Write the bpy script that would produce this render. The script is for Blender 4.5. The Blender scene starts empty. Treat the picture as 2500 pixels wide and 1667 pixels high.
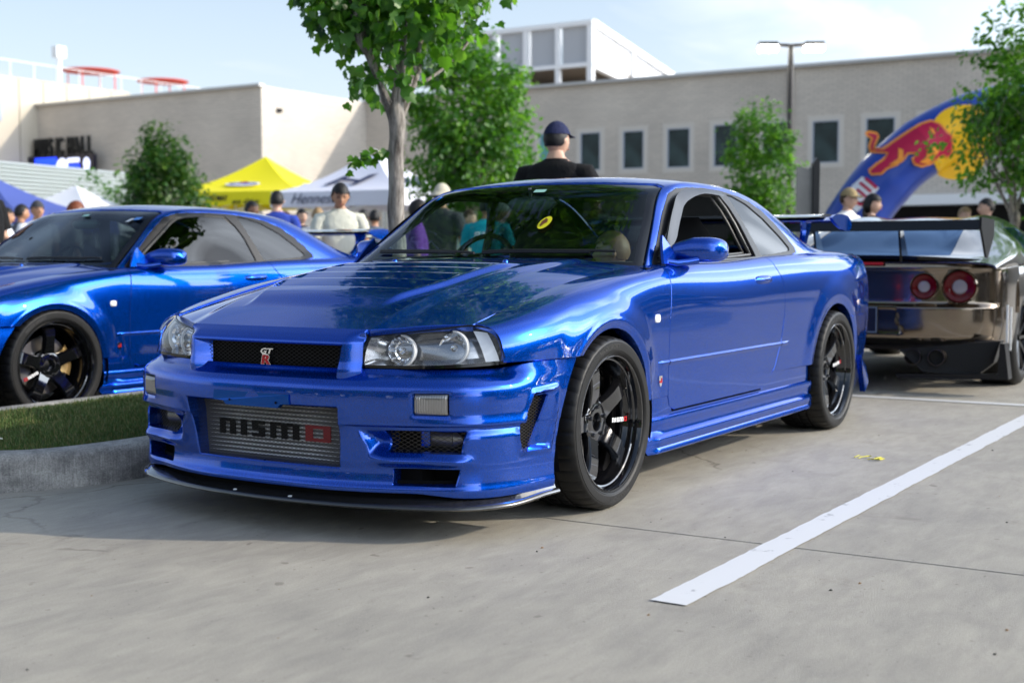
import bpy, bmesh, math, random
import numpy as np
from mathutils import Vector, Matrix

# ---------------------------------------------------------------- camera, light, exposure
SC = bpy.context.scene
COL = SC.collection
CAM = np.array([4.33669622, 3.10745772, 0.949313912])
YAW, PITCH, ROLL = 3.69232615, -0.0653726328, -0.000949343734
def cam_axes():
    f = np.array([math.cos(PITCH)*math.cos(YAW), math.cos(PITCH)*math.sin(YAW), math.sin(PITCH)])
    r = np.array([math.sin(YAW), -math.cos(YAW), 0.0]); u = np.cross(r, f)
    c, s = math.cos(ROLL), math.sin(ROLL)
    return c*r+s*u, -s*r+c*u, f
_r, _u, _f = cam_axes()
cd = bpy.data.cameras.new('camera'); cam = bpy.data.objects.new('camera', cd); COL.objects.link(cam)
cam.matrix_world = Matrix(((_r[0], _u[0], -_f[0], CAM[0]), (_r[1], _u[1], -_f[1], CAM[1]), (_r[2], _u[2], -_f[2], CAM[2]), (0, 0, 0, 1)))
cd.sensor_width = 36.0; cd.lens = 3191.93821/2500*36; cd.clip_start = 0.1; cd.clip_end = 1500
cd.dof.use_dof = True; cd.dof.focus_distance = 4.75; cd.dof.aperture_fstop = 2.9
SC.camera = cam
SC.view_settings.view_transform = 'Standard'; SC.view_settings.look = 'None'
SC.view_settings.exposure = 0.98; SC.view_settings.gamma = 1.0
SC.view_settings.use_curve_mapping = False
SC.cycles.max_bounces = 10; SC.cycles.transparent_max_bounces = 24
SC.cycles.sample_clamp_indirect = 6.0

SUN_EL = math.radians(27.0); SUN_AZ = math.atan2(0.89, -0.45)   # azimuth of the sun, from +X towards +Y
world = bpy.data.worlds.new('World'); SC.world = world; world.use_nodes = True
wn = world.node_tree; wn.nodes.clear()
def wnode(t, **kw):
    n = wn.nodes.new(t)
    for k, v in kw.items(): setattr(n, k, v)
    return n
sky = wnode('ShaderNodeTexSky', sky_type='NISHITA'); sky.sun_disc = False
sky.sun_elevation = SUN_EL; sky.sun_rotation = math.pi/2 - SUN_AZ
sky.air_density = 1.0; sky.dust_density = 1.0; sky.ozone_density = 1.5
bg = wnode('ShaderNodeBackground'); bg.inputs['Strength'].default_value = 0.10
wo = wnode('ShaderNodeOutputWorld')
tc = wnode('ShaderNodeTexCoord'); sep = wnode('ShaderNodeSeparateXYZ')
wn.links.new(tc.outputs['Generated'], sep.inputs[0])
mx = wnode('ShaderNodeMath', operation='MAXIMUM'); mx.inputs[1].default_value = 0.0
ad = wnode('ShaderNodeMath', operation='ADD'); ad.inputs[1].default_value = 0.12
wn.links.new(sep.outputs['Z'], mx.inputs[0]); wn.links.new(mx.outputs[0], ad.inputs[0])
dx = wnode('ShaderNodeMath', operation='DIVIDE'); dy = wnode('ShaderNodeMath', operation='DIVIDE')
wn.links.new(sep.outputs['X'], dx.inputs[0]); wn.links.new(ad.outputs[0], dx.inputs[1])
wn.links.new(sep.outputs['Y'], dy.inputs[0]); wn.links.new(ad.outputs[0], dy.inputs[1])
cmb = wnode('ShaderNodeCombineXYZ'); wn.links.new(dx.outputs[0], cmb.inputs[0]); wn.links.new(dy.outputs[0], cmb.inputs[1])
mp = wnode('ShaderNodeMapping'); mp.inputs['Scale'].default_value = (0.55, 1.1, 1); mp.inputs['Rotation'].default_value = (0, 0, 0.6); mp.inputs['Location'].default_value = (3.1, 1.7, 0)
wn.links.new(cmb.outputs[0], mp.inputs[0])
no = wnode('ShaderNodeTexNoise'); no.inputs['Scale'].default_value = 1.25; no.inputs['Detail'].default_value = 7; no.inputs['Roughness'].default_value = 0.55; no.inputs['Distortion'].default_value = 0.5
wn.links.new(mp.outputs[0], no.inputs['Vector'])
cr = wnode('ShaderNodeValToRGB'); cr.color_ramp.elements[0].position = 0.45; cr.color_ramp.elements[1].position = 0.66
wn.links.new(no.outputs['Fac'], cr.inputs[0])
mul = wnode('ShaderNodeMath', operation='MULTIPLY'); mul.inputs[1].default_value = 0.85
ov = wnode('ShaderNodeMapRange'); ov.interpolation_type = 'SMOOTHSTEP'; ov.inputs['From Min'].default_value = .42; ov.inputs['From Max'].default_value = .72; ov.inputs['To Min'].default_value = 1.0; ov.inputs['To Max'].default_value = .12; wn.links.new(sep.outputs['Z'], ov.inputs['Value'])
om = wnode('ShaderNodeMath', operation='MULTIPLY'); wn.links.new(cr.outputs[0], om.inputs[0]); wn.links.new(ov.outputs[0], om.inputs[1]); wn.links.new(om.outputs[0], mul.inputs[0])
mixc = wnode('ShaderNodeMixRGB')
hz = wnode('ShaderNodeMath', operation='MULTIPLY'); hz.inputs[1].default_value = -4.0; wn.links.new(mx.outputs[0], hz.inputs[0])
hx = wnode('ShaderNodeMath', operation='EXPONENT'); wn.links.new(hz.outputs[0], hx.inputs[0])
hm = wnode('ShaderNodeMath', operation='MULTIPLY'); hm.inputs[1].default_value = 0.90; wn.links.new(hx.outputs[0], hm.inputs[0])
hmax = wnode('ShaderNodeMath', operation='MAXIMUM'); wn.links.new(mul.outputs[0], hmax.inputs[0]); wn.links.new(hm.outputs[0], hmax.inputs[1])
wn.links.new(hmax.outputs[0], mixc.inputs['Fac']); wn.links.new(sky.outputs[0], mixc.inputs['Color1'])
vd = wnode('ShaderNodeVectorMath', operation='DOT_PRODUCT'); vd.inputs[1].default_value = (math.cos(SUN_AZ)*math.cos(SUN_EL), math.sin(SUN_AZ)*math.cos(SUN_EL), math.sin(SUN_EL)); wn.links.new(tc.outputs['Generated'], vd.inputs[0])
vm = wnode('ShaderNodeMath', operation='MAXIMUM'); vm.inputs[1].default_value = 0.0; wn.links.new(vd.outputs['Value'], vm.inputs[0])
vp_ = wnode('ShaderNodeMath', operation='POWER'); vp_.inputs[1].default_value = 2.7; wn.links.new(vm.outputs[0], vp_.inputs[0])
vk = wnode('ShaderNodeMath', operation='MULTIPLY_ADD'); vk.inputs[1].default_value = 17.0; vk.inputs[2].default_value = 1.0; wn.links.new(vp_.outputs[0], vk.inputs[0])
vs = wnode('ShaderNodeVectorMath', operation='SCALE'); vs.inputs[0].default_value = (4.75, 5.2, 5.8); wn.links.new(vk.outputs[0], vs.inputs['Scale']); wn.links.new(vs.outputs[0], mixc.inputs['Color2'])
wn.links.new(mixc.outputs[0], bg.inputs['Color']); wn.links.new(bg.outputs[0], wo.inputs['Surface'])

sl = bpy.data.lights.new('sun', 'SUN'); sl.energy = 2.0; sl.angle = math.radians(1.0); sl.color = (1.0, 0.90, 0.75)
so = bpy.data.objects.new('sun', sl); COL.objects.link(so)
sdir = Vector((math.cos(SUN_AZ)*math.cos(SUN_EL), math.sin(SUN_AZ)*math.cos(SUN_EL), math.sin(SUN_EL)))
so.rotation_euler = sdir.to_track_quat('Z', 'Y').to_euler(); so.location = (0, 0, 30)

# ---------------------------------------------------------------- materials
def mat(name, base=(.5, .5, .5), rough=.5, metal=0., coat=0., spec=.5, trans=0., emit=None, estr=0., ior=1.45, bump=None, noise=None, coat_rough=.03, alpha=1., sss=None):
    """principled material; noise=(scale, amount, colour2), bump=(scale, strength)"""
    m = bpy.data.materials.new(name); m.use_nodes = True
    nt = m.node_tree; p = nt.nodes['Principled BSDF']
    p.inputs['Base Color'].default_value = (*base, 1); p.inputs['Roughness'].default_value = rough
    p.inputs['Metallic'].default_value = metal; p.inputs['Coat Weight'].default_value = coat
    p.inputs['Coat Roughness'].default_value = coat_rough; p.inputs['Specular IOR Level'].default_value = spec
    p.inputs['Transmission Weight'].default_value = trans; p.inputs['IOR'].default_value = ior
    p.inputs['Alpha'].default_value = alpha
    if emit: p.inputs['Emission Color'].default_value = (*emit, 1); p.inputs['Emission Strength'].default_value = estr
    if noise or bump:
        t = nt.nodes.new('ShaderNodeTexCoord')
    if noise:
        n = nt.nodes.new('ShaderNodeTexNoise'); n.inputs['Scale'].default_value = noise[0]; n.inputs['Detail'].default_value = 6
        nt.links.new(t.outputs['Object'], n.inputs['Vector'])
        r = nt.nodes.new('ShaderNodeValToRGB'); r.color_ramp.elements[0].position = .35; r.color_ramp.elements[1].position = .65
        r.color_ramp.elements[0].color = (*base, 1); r.color_ramp.elements[1].color = (*noise[1], 1)
        nt.links.new(n.outputs['Fac'], r.inputs[0]); nt.links.new(r.outputs[0], p.inputs['Base Color'])
    if bump:
        n2 = nt.nodes.new('ShaderNodeTexNoise'); n2.inputs['Scale'].default_value = bump[0]; n2.inputs['Detail'].default_value = 5
        nt.links.new(t.outputs['Object'], n2.inputs['Vector'])
        b = nt.nodes.new('ShaderNodeBump'); b.inputs['Strength'].default_value = bump[1]; b.inputs['Distance'].default_value = bump[2] if len(bump) > 2 else .01
        nt.links.new(n2.outputs['Fac'], b.inputs['Height']); nt.links.new(b.outputs[0], p.inputs['Normal'])
    return m

# ---------------------------------------------------------------- mesh tools
def mesh(name, V, F, m, smooth=True, edge=None):
    me = bpy.data.meshes.new(name)
    me.from_pydata([tuple(map(float, v)) for v in V], [], [list(map(int, f)) for f in F])
    if m is not None:
        for k in (m if isinstance(m, (list, tuple)) else [m]): me.materials.append(k)
    if smooth:
        me.polygons.foreach_set('use_smooth', [True]*len(me.polygons))
        if edge: me.set_sharp_from_angle(angle=math.radians(edge))
    me.update()
    return me
def obj(name, V, F, m, parent=None, smooth=True, edge=40, label=None):
    me = V if isinstance(V, bpy.types.Mesh) else mesh(name, V, F, m, smooth, edge)
    o = bpy.data.objects.new(name, me); COL.objects.link(o)
    if parent is not None: o.parent = parent
    if label: o['label'] = label
    return o
def empty(name, loc=(0, 0, 0), rz=0.):
    o = bpy.data.objects.new(name, None); COL.objects.link(o); o.location = loc; o.rotation_euler = (0, 0, rz)
    o.empty_display_size = .2
    return o
def tag(o, label, cat, group=None, kind=None):
    if kind: o['kind'] = kind
    if label: o['label'] = label
    if cat: o['category'] = cat
    if group: o['group'] = group
    return o
def struct(name, V, F, m, **kw):
    o = obj(name, V, F, m, **kw)
    if kw.get('parent') is None: o['kind'] = 'structure'
    return o
def copy_tree(o, parent=None):
    c = o.copy(); COL.objects.link(c); c.parent = parent
    for ch in list(o.children): copy_tree(ch, c)
    return c

class MB:
    """collects simple solids into one mesh"""
    def __init__(s): s.V = []; s.F = []; s.M = []
    def add(s, V, F, mi=0):
        o = len(s.V); s.V += [tuple(v) for v in V]; s.F += [[i+o for i in f] for f in F]; s.M += [mi]*len(F); return s
    def box(s, c, d, R=None, mi=0, bev=0.):
        x, y, z = [k/2 for k in d]
        P = np.array([(a*x, b*y, e*z) for a in (-1, 1) for b in (-1, 1) for e in (-1, 1)])
        if R is not None: P = P @ np.array(R).T
        return s.add(P+np.array(c), [[0, 1, 3, 2], [4, 6, 7, 5], [0, 4, 5, 1], [2, 3, 7, 6], [0, 2, 6, 4], [1, 5, 7, 3]], mi)
    def tube(s, pts, r, n=8, cap=True, mi=0, sq=None):
        pts = np.array(pts, float); k = len(pts); r = np.ones(k)*r if np.isscalar(r) else np.array(r)
        T = np.gradient(pts, axis=0); T /= np.linalg.norm(T, axis=1)[:, None]+1e-12
        up = np.array([0, 0, 1.]) if abs(T[0][2]) < .9 else np.array([1., 0, 0])
        V = []
        a = np.cross(T[0], up); a /= np.linalg.norm(a)
        for i in range(k):
            a = a-T[i]*(a@T[i]); a /= np.linalg.norm(a); b = np.cross(T[i], a)
            for j in range(n):
                t = 2*math.pi*(j+.5)/n
                V.append(pts[i]+r[i]*(math.cos(t)*a+math.sin(t)*b*(sq or 1.)))
        F = [[i*n+j, i*n+(j+1) % n, (i+1)*n+(j+1) % n, (i+1)*n+j] for i in range(k-1) for j in range(n)]
        if cap: F += [list(range(n))[::-1], [(k-1)*n+j for j in range(n)]]
        return s.add(V, F, mi)
    def lathe(s, prof, n=48, axis='y', mi=0, c=(0, 0, 0), close=False):
        """prof: (radius, height) pairs turned about the axis"""
        V = []; k = len(prof)
        for i in range(n):
            t = 2*math.pi*i/n
            for r, h in prof:
                if axis == 'y': V.append((c[0]+r*math.cos(t), c[1]+h, c[2]+r*math.sin(t)))
                elif axis == 'z': V.append((c[0]+r*math.cos(t), c[1]+r*math.sin(t), c[2]+h))
                else: V.append((c[0]+h, c[1]+r*math.cos(t), c[2]+r*math.sin(t)))
        F = [[i*k+j, i*k+j+1, ((i+1) % n)*k+j+1, ((i+1) % n)*k+j] for i in range(n) for j in range(k-1)]
        return s.add(V, F, mi)
    def prism(s, poly, h0, h1, fn=None, mi=0):
        """poly (a,b) extruded from h0 to h1; fn maps (a,b,h) to xyz"""
        fn = fn or (lambda a, b, h: (a, b, h)); n = len(poly)
        V = [fn(a, b, h0) for a, b in poly]+[fn(a, b, h1) for a, b in poly]
        F = [list(range(n))[::-1], list(range(n, 2*n))]+[[i, (i+1) % n, n+(i+1) % n, n+i] for i in range(n)]
        return s.add(V, F, mi)
    def grid(s, P, mi=0, flip=False):
        n, m = P.shape[:2]; V = P.reshape(-1, 3)
        F = [[i*m+j, (i+1)*m+j, (i+1)*m+j+1, i*m+j+1] for i in range(n-1) for j in range(m-1)]
        if flip: F = [f[::-1] for f in F]
        return s.add(V, F, mi)
    def build(s, name, m, parent=None, smooth=True, edge=40, label=None):
        o = obj(name, s.V, s.F, m, parent, smooth, edge, label)
        if any(s.M): o.data.polygons.foreach_set('material_index', s.M)
        return o

def ncs(xs, ys):
    """natural cubic spline"""
    xs = np.array(xs, float); ys = np.array(ys, float); o = np.argsort(xs); xs = xs[o]; ys = ys[o]; n = len(xs); h = np.diff(xs)
    A = np.zeros((n, n)); b = np.zeros(ys.shape); A[0, 0] = A[-1, -1] = 1
    for i in range(1, n-1):
        A[i, i-1] = h[i-1]; A[i, i] = 2*(h[i-1]+h[i]); A[i, i+1] = h[i]; b[i] = 3*((ys[i+1]-ys[i])/h[i]-(ys[i]-ys[i-1])/h[i-1])
    m = np.linalg.solve(A, b)
    def f(x):
        x = np.asarray(x, float); i = np.clip(np.searchsorted(xs, x)-1, 0, n-2); d = x-xs[i]; hh = h[i]
        if ys.ndim > 1: d = d[..., None]; hh = hh[..., None]
        B = (ys[i+1]-ys[i])/hh-hh*(2*m[i]+m[i+1])/3
        return ys[i]+B*d+m[i]*d*d+(m[i+1]-m[i])/(3*hh)*d**3
    return f
def pchip(xs, ys):
    xs = np.array(xs, float); ys = np.array(ys, float); o = np.argsort(xs); xs = xs[o]; ys = ys[o]; h = np.diff(xs); dl = np.diff(ys)/h
    m = np.zeros(len(xs)); m[0] = dl[0]; m[-1] = dl[-1]
    for i in range(1, len(xs)-1):
        if dl[i-1]*dl[i] > 0: m[i] = 3*(h[i-1]+h[i])/((2*h[i]+h[i-1])/dl[i-1]+(h[i]+2*h[i-1])/dl[i])
    def f(x):
        x = np.asarray(x, float); i = np.clip(np.searchsorted(xs, x)-1, 0, len(xs)-2); hh = h[i]; t = np.clip((x-xs[i])/hh, 0, 1)
        return ys[i]*(1+2*t)*(1-t)**2+hh*m[i]*t*(1-t)**2+ys[i+1]*t*t*(3-2*t)+hh*m[i+1]*t*t*(t-1)
    return f
def sst(a, b, x):
    t = np.clip((np.asarray(x, float)-a)/(b-a), 0, 1); return t*t*(3-2*t)
def sdpoly(A, B, poly):
    """signed distance of the points (A,B) to a polygon, negative inside"""
    A = np.asarray(A, float); B = np.asarray(B, float); poly = np.array(poly, float); d = np.full(A.shape, 1e9); ins = np.zeros(A.shape, bool)
    n = len(poly)
    for i in range(n):
        p, q = poly[i], poly[(i+1) % n]; e = q-p; L = e@e+1e-12
        t = np.clip(((A-p[0])*e[0]+(B-p[1])*e[1])/L, 0, 1)
        d = np.minimum(d, np.hypot(A-p[0]-t*e[0], B-p[1]-t*e[1]))
        c = ((p[1] > B) != (q[1] > B)) & (A < (q[0]-p[0])*(B-p[1])/(q[1]-p[1]+1e-15)+p[0]); ins ^= c
    return np.where(ins, -d, d)
def gridF(n, m, flip=False):
    i, j = np.meshgrid(np.arange(n-1), np.arange(m-1), indexing='ij'); a = (i*m+j).ravel()
    F = np.stack([a, a+m, a+m+1, a+1], 1)
    return (F[:, ::-1] if flip else F).tolist()
def clip(V, F, g):
    """keep the part of the mesh where g(V) >= 0, cutting faces exactly"""
    V = np.asarray(V, float); G = g(V) if callable(g) else np.asarray(g); V2 = [*V]; cache = {}; out = []
    pos = G >= 0
    for f in F:
        k = [pos[i] for i in f]
        if all(k): out.append(f); continue
        if not any(k): continue
        nf = []
        for a, b in zip(f, f[1:]+f[:1]):
            if pos[a]: nf.append(a)
            if pos[a] != pos[b]:
                key = (min(a, b), max(a, b))
                if key not in cache:
                    t = G[a]/(G[a]-G[b]); t = min(max(t, .001), .999); cache[key] = len(V2); V2.append(V[a]+(V[b]-V[a])*t)
                nf.append(cache[key])
        if len(nf) >= 3: out.append(nf)
    used = sorted({i for f in out for i in f}); mp_ = {u: n for n, u in enumerate(used)}
    return np.array([V2[i] for i in used]) if used else np.zeros((0, 3)), [[mp_[i] for i in f] for f in out]
def vnormals(V, F):
    V = np.asarray(V); N = np.zeros_like(V)
    for f in F:
        n = np.cross(V[f[1]]-V[f[0]], V[f[-1]]-V[f[0]]) if len(f) < 4 else np.cross(V[f[2]]-V[f[0]], V[f[3]]-V[f[1]])
        for i in f: N[i] += n
    return N/(np.linalg.norm(N, axis=1)[:, None]+1e-12)
def orient(V, F, ax, sgn=1):
    return F if vnormals(V, F)[:, ax].mean()*sgn > 0 else [f[::-1] for f in F]
def flange(V, F, depth=.018, rnd=.0022, dirfn=None):
    """round over the open edges of a panel and return them inwards, so it has thickness"""
    V = np.asarray(V, float); ec = {}
    for f in F:
        for a, b in zip(f, f[1:]+f[:1]): ec[(a, b)] = ec.get((a, b), 0)+1
    bd = [(a, b) for (a, b) in ec if (b, a) not in ec]
    if not bd: return V, F
    N = vnormals(V, F); out = {}
    for a, b in bd:
        for i in (a, b):
            e = V[b]-V[a]; o = np.cross(e, N[i]); out[i] = out.get(i, 0)+o/(np.linalg.norm(o)+1e-9)
    idx = list(out); r1 = {}; r2 = {}; VV = [*V]
    for i in idx:
        o = out[i]/(np.linalg.norm(out[i])+1e-9); n = N[i]
        r1[i] = len(VV); VV.append(V[i]+o*rnd-n*rnd)
        if dirfn is not None: d = dirfn(V[i], o, n)
        else: d = -n*depth
        r2[i] = len(VV); VV.append(V[i]+o*rnd-n*rnd+d)
    FF = list(F)
    for a, b in bd:
        FF.append([b, a, r1[a], r1[b]]); FF.append([r1[b], r1[a], r2[a], r2[b]])
    return np.array(VV), FF
def text_mesh(body, size, depth=.002, bold=0., shear=0., align='CENTER'):
    cu = bpy.data.curves.new('lettering', 'FONT'); cu.body = body; cu.size = size; cu.extrude = depth; cu.offset = bold*size; cu.shear = shear
    cu.align_x = align; cu.align_y = 'CENTER'; cu.resolution_u = 3
    o = bpy.data.objects.new('lettering', cu); me = bpy.data.meshes.new_from_object(o)
    bpy.data.objects.remove(o); bpy.data.curves.remove(cu)
    return me
def text_obj(name, body, size, m, M4, parent=None, depth=.002, bold=0., shear=0., sx=1., fn=None):
    me = text_mesh(body, size, depth, bold, shear)
    V = np.array([v.co for v in me.vertices]); F = [list(p.vertices) for p in me.polygons]
    V[:, 0] *= sx
    if fn is not None: V = np.array([fn(*v) for v in V])
    else: V = V @ np.array(M4)[:3, :3].T + np.array(M4)[:3, 3]
    bpy.data.meshes.remove(me)
    return obj(name, V, F, m, parent, smooth=False)
def frame4(o, ax, ay):
    """matrix with origin o, text-x along ax, text-y along ay"""
    ax = np.array(ax, float); ax /= np.linalg.norm(ax); ay = np.array(ay, float); ay -= ax*(ay@ax); ay /= np.linalg.norm(ay); az = np.cross(ax, ay)
    M = np.eye(4); M[:3, 0] = ax; M[:3, 1] = ay; M[:3, 2] = az; M[:3, 3] = o
    return M
def rotm(ax, t):
    return np.array(Matrix.Rotation(t, 3, ax))
# ---------------------------------------------------------------- car materials
def schlick(nt, f0=.04):
    N = nt.nodes.new; L = nt.links.new; g = N('ShaderNodeNewGeometry'); d = N('ShaderNodeVectorMath'); d.operation = 'DOT_PRODUCT'; L(g.outputs['Normal'], d.inputs[0]); L(g.outputs['Incoming'], d.inputs[1])
    def M(op, a, b=None):
        n = N('ShaderNodeMath'); n.operation = op; n.use_clamp = op == 'SUBTRACT'
        for i, k in enumerate((a, b)):
            if k is None: continue
            if hasattr(k, 'links'): L(k, n.inputs[i])
            else: n.inputs[i].default_value = k
        return n.outputs[0]
    return M('ADD', M('MULTIPLY', M('POWER', M('SUBTRACT', 1.0, M('ABSOLUTE', d.outputs['Value'])), 5.0), 1-f0), f0)
def paint_mat(name, col, rough=.28, coat=1.0, diff=.12):
    """flake layer (glossy, its own colour at every angle) under a clear lacquer"""
    m = bpy.data.materials.new(name); m.use_nodes = True; nt = m.node_tree; nt.nodes.clear(); L = nt.links.new; N = nt.nodes.new
    o = N('ShaderNodeOutputMaterial'); t = N('ShaderNodeTexCoord')
    g = N('ShaderNodeBsdfGlossy'); g.inputs['Color'].default_value = (*col, 1); d = N('ShaderNodeBsdfDiffuse'); d.inputs[0].default_value = (*col, 1)
    v = N('ShaderNodeTexVoronoi'); v.inputs['Scale'].default_value = 900; L(t.outputs['Object'], v.inputs['Vector']); s = N('ShaderNodeSeparateColor'); L(v.outputs['Color'], s.inputs[0])
    r = N('ShaderNodeMapRange'); r.inputs['To Min'].default_value = rough-.04; r.inputs['To Max'].default_value = rough+.05; L(s.outputs[0], r.inputs['Value']); L(r.outputs[0], g.inputs['Roughness'])
    a = N('ShaderNodeMixShader'); a.inputs[0].default_value = diff; L(g.outputs[0], a.inputs[1]); L(d.outputs[0], a.inputs[2])
    c = N('ShaderNodeBsdfGlossy'); c.inputs['Color'].default_value = (coat, coat, coat, 1); c.inputs['Roughness'].default_value = .012
    n = N('ShaderNodeTexNoise'); n.inputs['Scale'].default_value = 160; n.inputs['Detail'].default_value = 1; L(t.outputs['Object'], n.inputs['Vector']); b = N('ShaderNodeBump'); b.inputs['Strength'].default_value = .02; b.inputs['Distance'].default_value = .002; L(n.outputs['Fac'], b.inputs['Height']); L(b.outputs[0], c.inputs['Normal'])
    x = N('ShaderNodeMixShader'); L(schlick(nt, .05), x.inputs[0]); L(a.outputs[0], x.inputs[1]); L(c.outputs[0], x.inputs[2]); L(x.outputs[0], o.inputs[0])
    return m
def glass_mat(name, tint, refl=1.0, ior=1.5, rough=0.):
    m = bpy.data.materials.new(name); m.use_nodes = True; nt = m.node_tree; nt.nodes.clear()
    o = nt.nodes.new('ShaderNodeOutputMaterial'); mx_ = nt.nodes.new('ShaderNodeMixShader'); tr = nt.nodes.new('ShaderNodeBsdfTransparent'); gl = nt.nodes.new('ShaderNodeBsdfGlossy')
    tr.inputs[0].default_value = (*tint, 1); gl.inputs['Roughness'].default_value = rough; gl.inputs['Color'].default_value = (refl, refl, refl, 1)
    nt.links.new(schlick(nt, ((ior-1)/(ior+1))**2), mx_.inputs[0]); nt.links.new(tr.outputs[0], mx_.inputs[1]); nt.links.new(gl.outputs[0], mx_.inputs[2]); nt.links.new(mx_.outputs[0], o.inputs[0])
    return m
PAINT = paint_mat('bayside_paint', (0.0006, 0.066, 0.45), rough=.24)
BLACKG = mat('gloss_black', (.004, .004, .005), .06)
BLACKP = mat('black_plastic', (.012, .012, .013), .45)
TRIMP = mat('trim_rubber', (.016, .0155, .017), .42, spec=.35)
VOID = mat('matte_black', (.006, .006, .006), .9, spec=.1)
RUBBER = mat('tyre_rubber', (.0085, .0082, .008), .5, spec=.35, bump=(180, .25, .002))
RUBTXT = mat('tyre_lettering', (.03, .029, .028), .6)
RIMG = mat('rim_gloss_black', (.004, .004, .005), .05, coat=1., spec=.6)
CHROME = mat('chrome', (.85, .85, .86), .07, 1.)
ALU = mat('aluminium', (.82, .82, .80), .45, .25)
ALUD = mat('aluminium_fins', (.10, .10, .10), .6, .3)
STEEL = mat('steel_disc', (.35, .33, .31), .3, 1.)
GOLD = mat('caliper_gold', (.45, .30, .12), .35, .7)
WSG = glass_mat('windshield_glass', (.46, .60, .56), ior=1.5)
TINTG = glass_mat('tinted_glass', (.05, .055, .06), ior=1.7)
CLEARG = glass_mat('lens_glass', (.93, .94, .95), ior=1.45)
QTRG = glass_mat('quarter_glass', (.10, .11, .12), refl=.75, ior=1.6)
WHITEP = mat('white_print', (.8, .8, .8), .4)
REDP = mat('red_print', (.45, .01, .015), .35)
REDI = mat('red_print_dark', (.26, .008, .012), .5)
AMBER = mat('amber_lens', (.7, .25, .08), .15, coat=1.)
WHITEL = mat('marker_lens', (.75, .74, .70), .15, coat=1.)
FABRIC = mat('seat_fabric', (.018, .018, .02), .85)
LENSG = mat('lamp_prism', (.30, .29, .28), .12, .6, coat=1.)
RINGW = mat('lamp_ring', (.72, .72, .72), .22, coat=.6)
HSG = mat('lamp_housing', (.42, .42, .425), .16, .85)
def carbon_mat():
    m = mat('carbon_weave', (.02, .02, .022), .25, .3, coat=1.)
    nt = m.node_tree; p = nt.nodes['Principled BSDF']; t = nt.nodes.new('ShaderNodeTexCoord'); c = nt.nodes.new('ShaderNodeTexChecker')
    c.inputs['Scale'].default_value = 260; c.inputs['Color1'].default_value = (.012, .012, .013, 1); c.inputs['Color2'].default_value = (.035, .035, .037, 1)
    nt.links.new(t.outputs['Object'], c.inputs['Vector']); nt.links.new(c.outputs[0], p.inputs['Base Color'])
    return m
CARBON = carbon_mat()

def sky_sheen_glass(name):  # blue of the sky is put into the reflection colour
    m = bpy.data.materials.new(name); m.use_nodes = True; nt = m.node_tree; nt.nodes.clear(); N = nt.nodes.new; L = nt.links.new; o = N('ShaderNodeOutputMaterial'); x = N('ShaderNodeMixShader'); d = N('ShaderNodeBsdfDiffuse'); g = N('ShaderNodeBsdfGlossy')
    d.inputs[0].default_value = (.006, .010, .016, 1); g.inputs['Color'].default_value = (.30, .48, .80, 1); g.inputs['Roughness'].default_value = .03; L(schlick(nt, .06), x.inputs[0]); L(d.outputs[0], x.inputs[1]); L(g.outputs[0], x.inputs[2]); L(x.outputs[0], o.inputs[0]); return m
# ---------------------------------------------------------------- side surface of the coupe (fender, door, quarter)
KX = {.80: [(.62, .17), (.64, .31), (.66, .48), (.685, .585), (.675, .655), (.655, .69), (.61, .705)],
      .65: [(.78, .17), (.79, .31), (.798, .48), (.805, .592), (.795, .66), (.762, .703), (.695, .722)],
      .50: [(.85, .17), (.855, .31), (.858, .48), (.862, .60), (.856, .675), (.812, .735), (.699, .757)],
      .33: [(.872, .17), (.876, .31), (.882, .48), (.885, .61), (.880, .70), (.826, .772), (.701, .793)],
      .15: [(.872, .17), (.876, .31), (.884, .48), (.886, .64), (.882, .73), (.832, .806), (.704, .828)],
      -.05: [(.866, .17), (.870, .31), (.878, .48), (.883, .65), (.880, .75), (.838, .832), (.708, .860)],
      -.25: [(.862, .17), (.866, .31), (.872, .50), (.877, .67), (.874, .77), (.842, .856), (.716, .882)],
      -.45: [(.860, .17), (.864, .31), (.868, .51), (.872, .68), (.870, .79), (.842, .876), (.730, .902)],
      -.62: [(.860, .17), (.864, .31), (.867, .51), (.871, .69), (.869, .80), (.840, .889), (.752, .915)],
      -1.2: [(.858, .17), (.864, .31), (.867, .51), (.872, .69), (.869, .80), (.840, .893), (.792, .922)],
      -1.75: [(.860, .17), (.864, .31), (.868, .51), (.875, .70), (.872, .82), (.843, .910), (.796, .944)],
      -2.2: [(.866, .17), (.870, .31), (.878, .51), (.886, .71), (.882, .835), (.846, .930), (.780, .962)],
      -2.65: [(.870, .17), (.876, .31), (.888, .51), (.893, .71), (.888, .84), (.842, .942), (.765, .972)],
      -3.05: [(.850, .17), (.864, .31), (.882, .51), (.889, .71), (.882, .835), (.836, .938), (.752, .970)],
      -3.34: [(.79, .17), (.82, .31), (.848, .51), (.858, .71), (.850, .82), (.812, .918), (.735, .955)]}
_kx = sorted(KX); _K = np.array([KX[k] for k in _kx])
_KS = ncs(_kx, _K.reshape(len(_kx), -1))
_vp = np.array([0, .16, .36, .56, .70, .84, 1.0])
F_AX, R_AX, WZ = (.015, .326), (-2.655, .330), .326
def side_section(x, n):
    K = _KS(np.atleast_1d(x)).reshape(-1, 7, 2)
    return np.array([ncs(_vp, k)(np.linspace(0, 1, n)) for k in K])      # (nx, n, 2)
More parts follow.
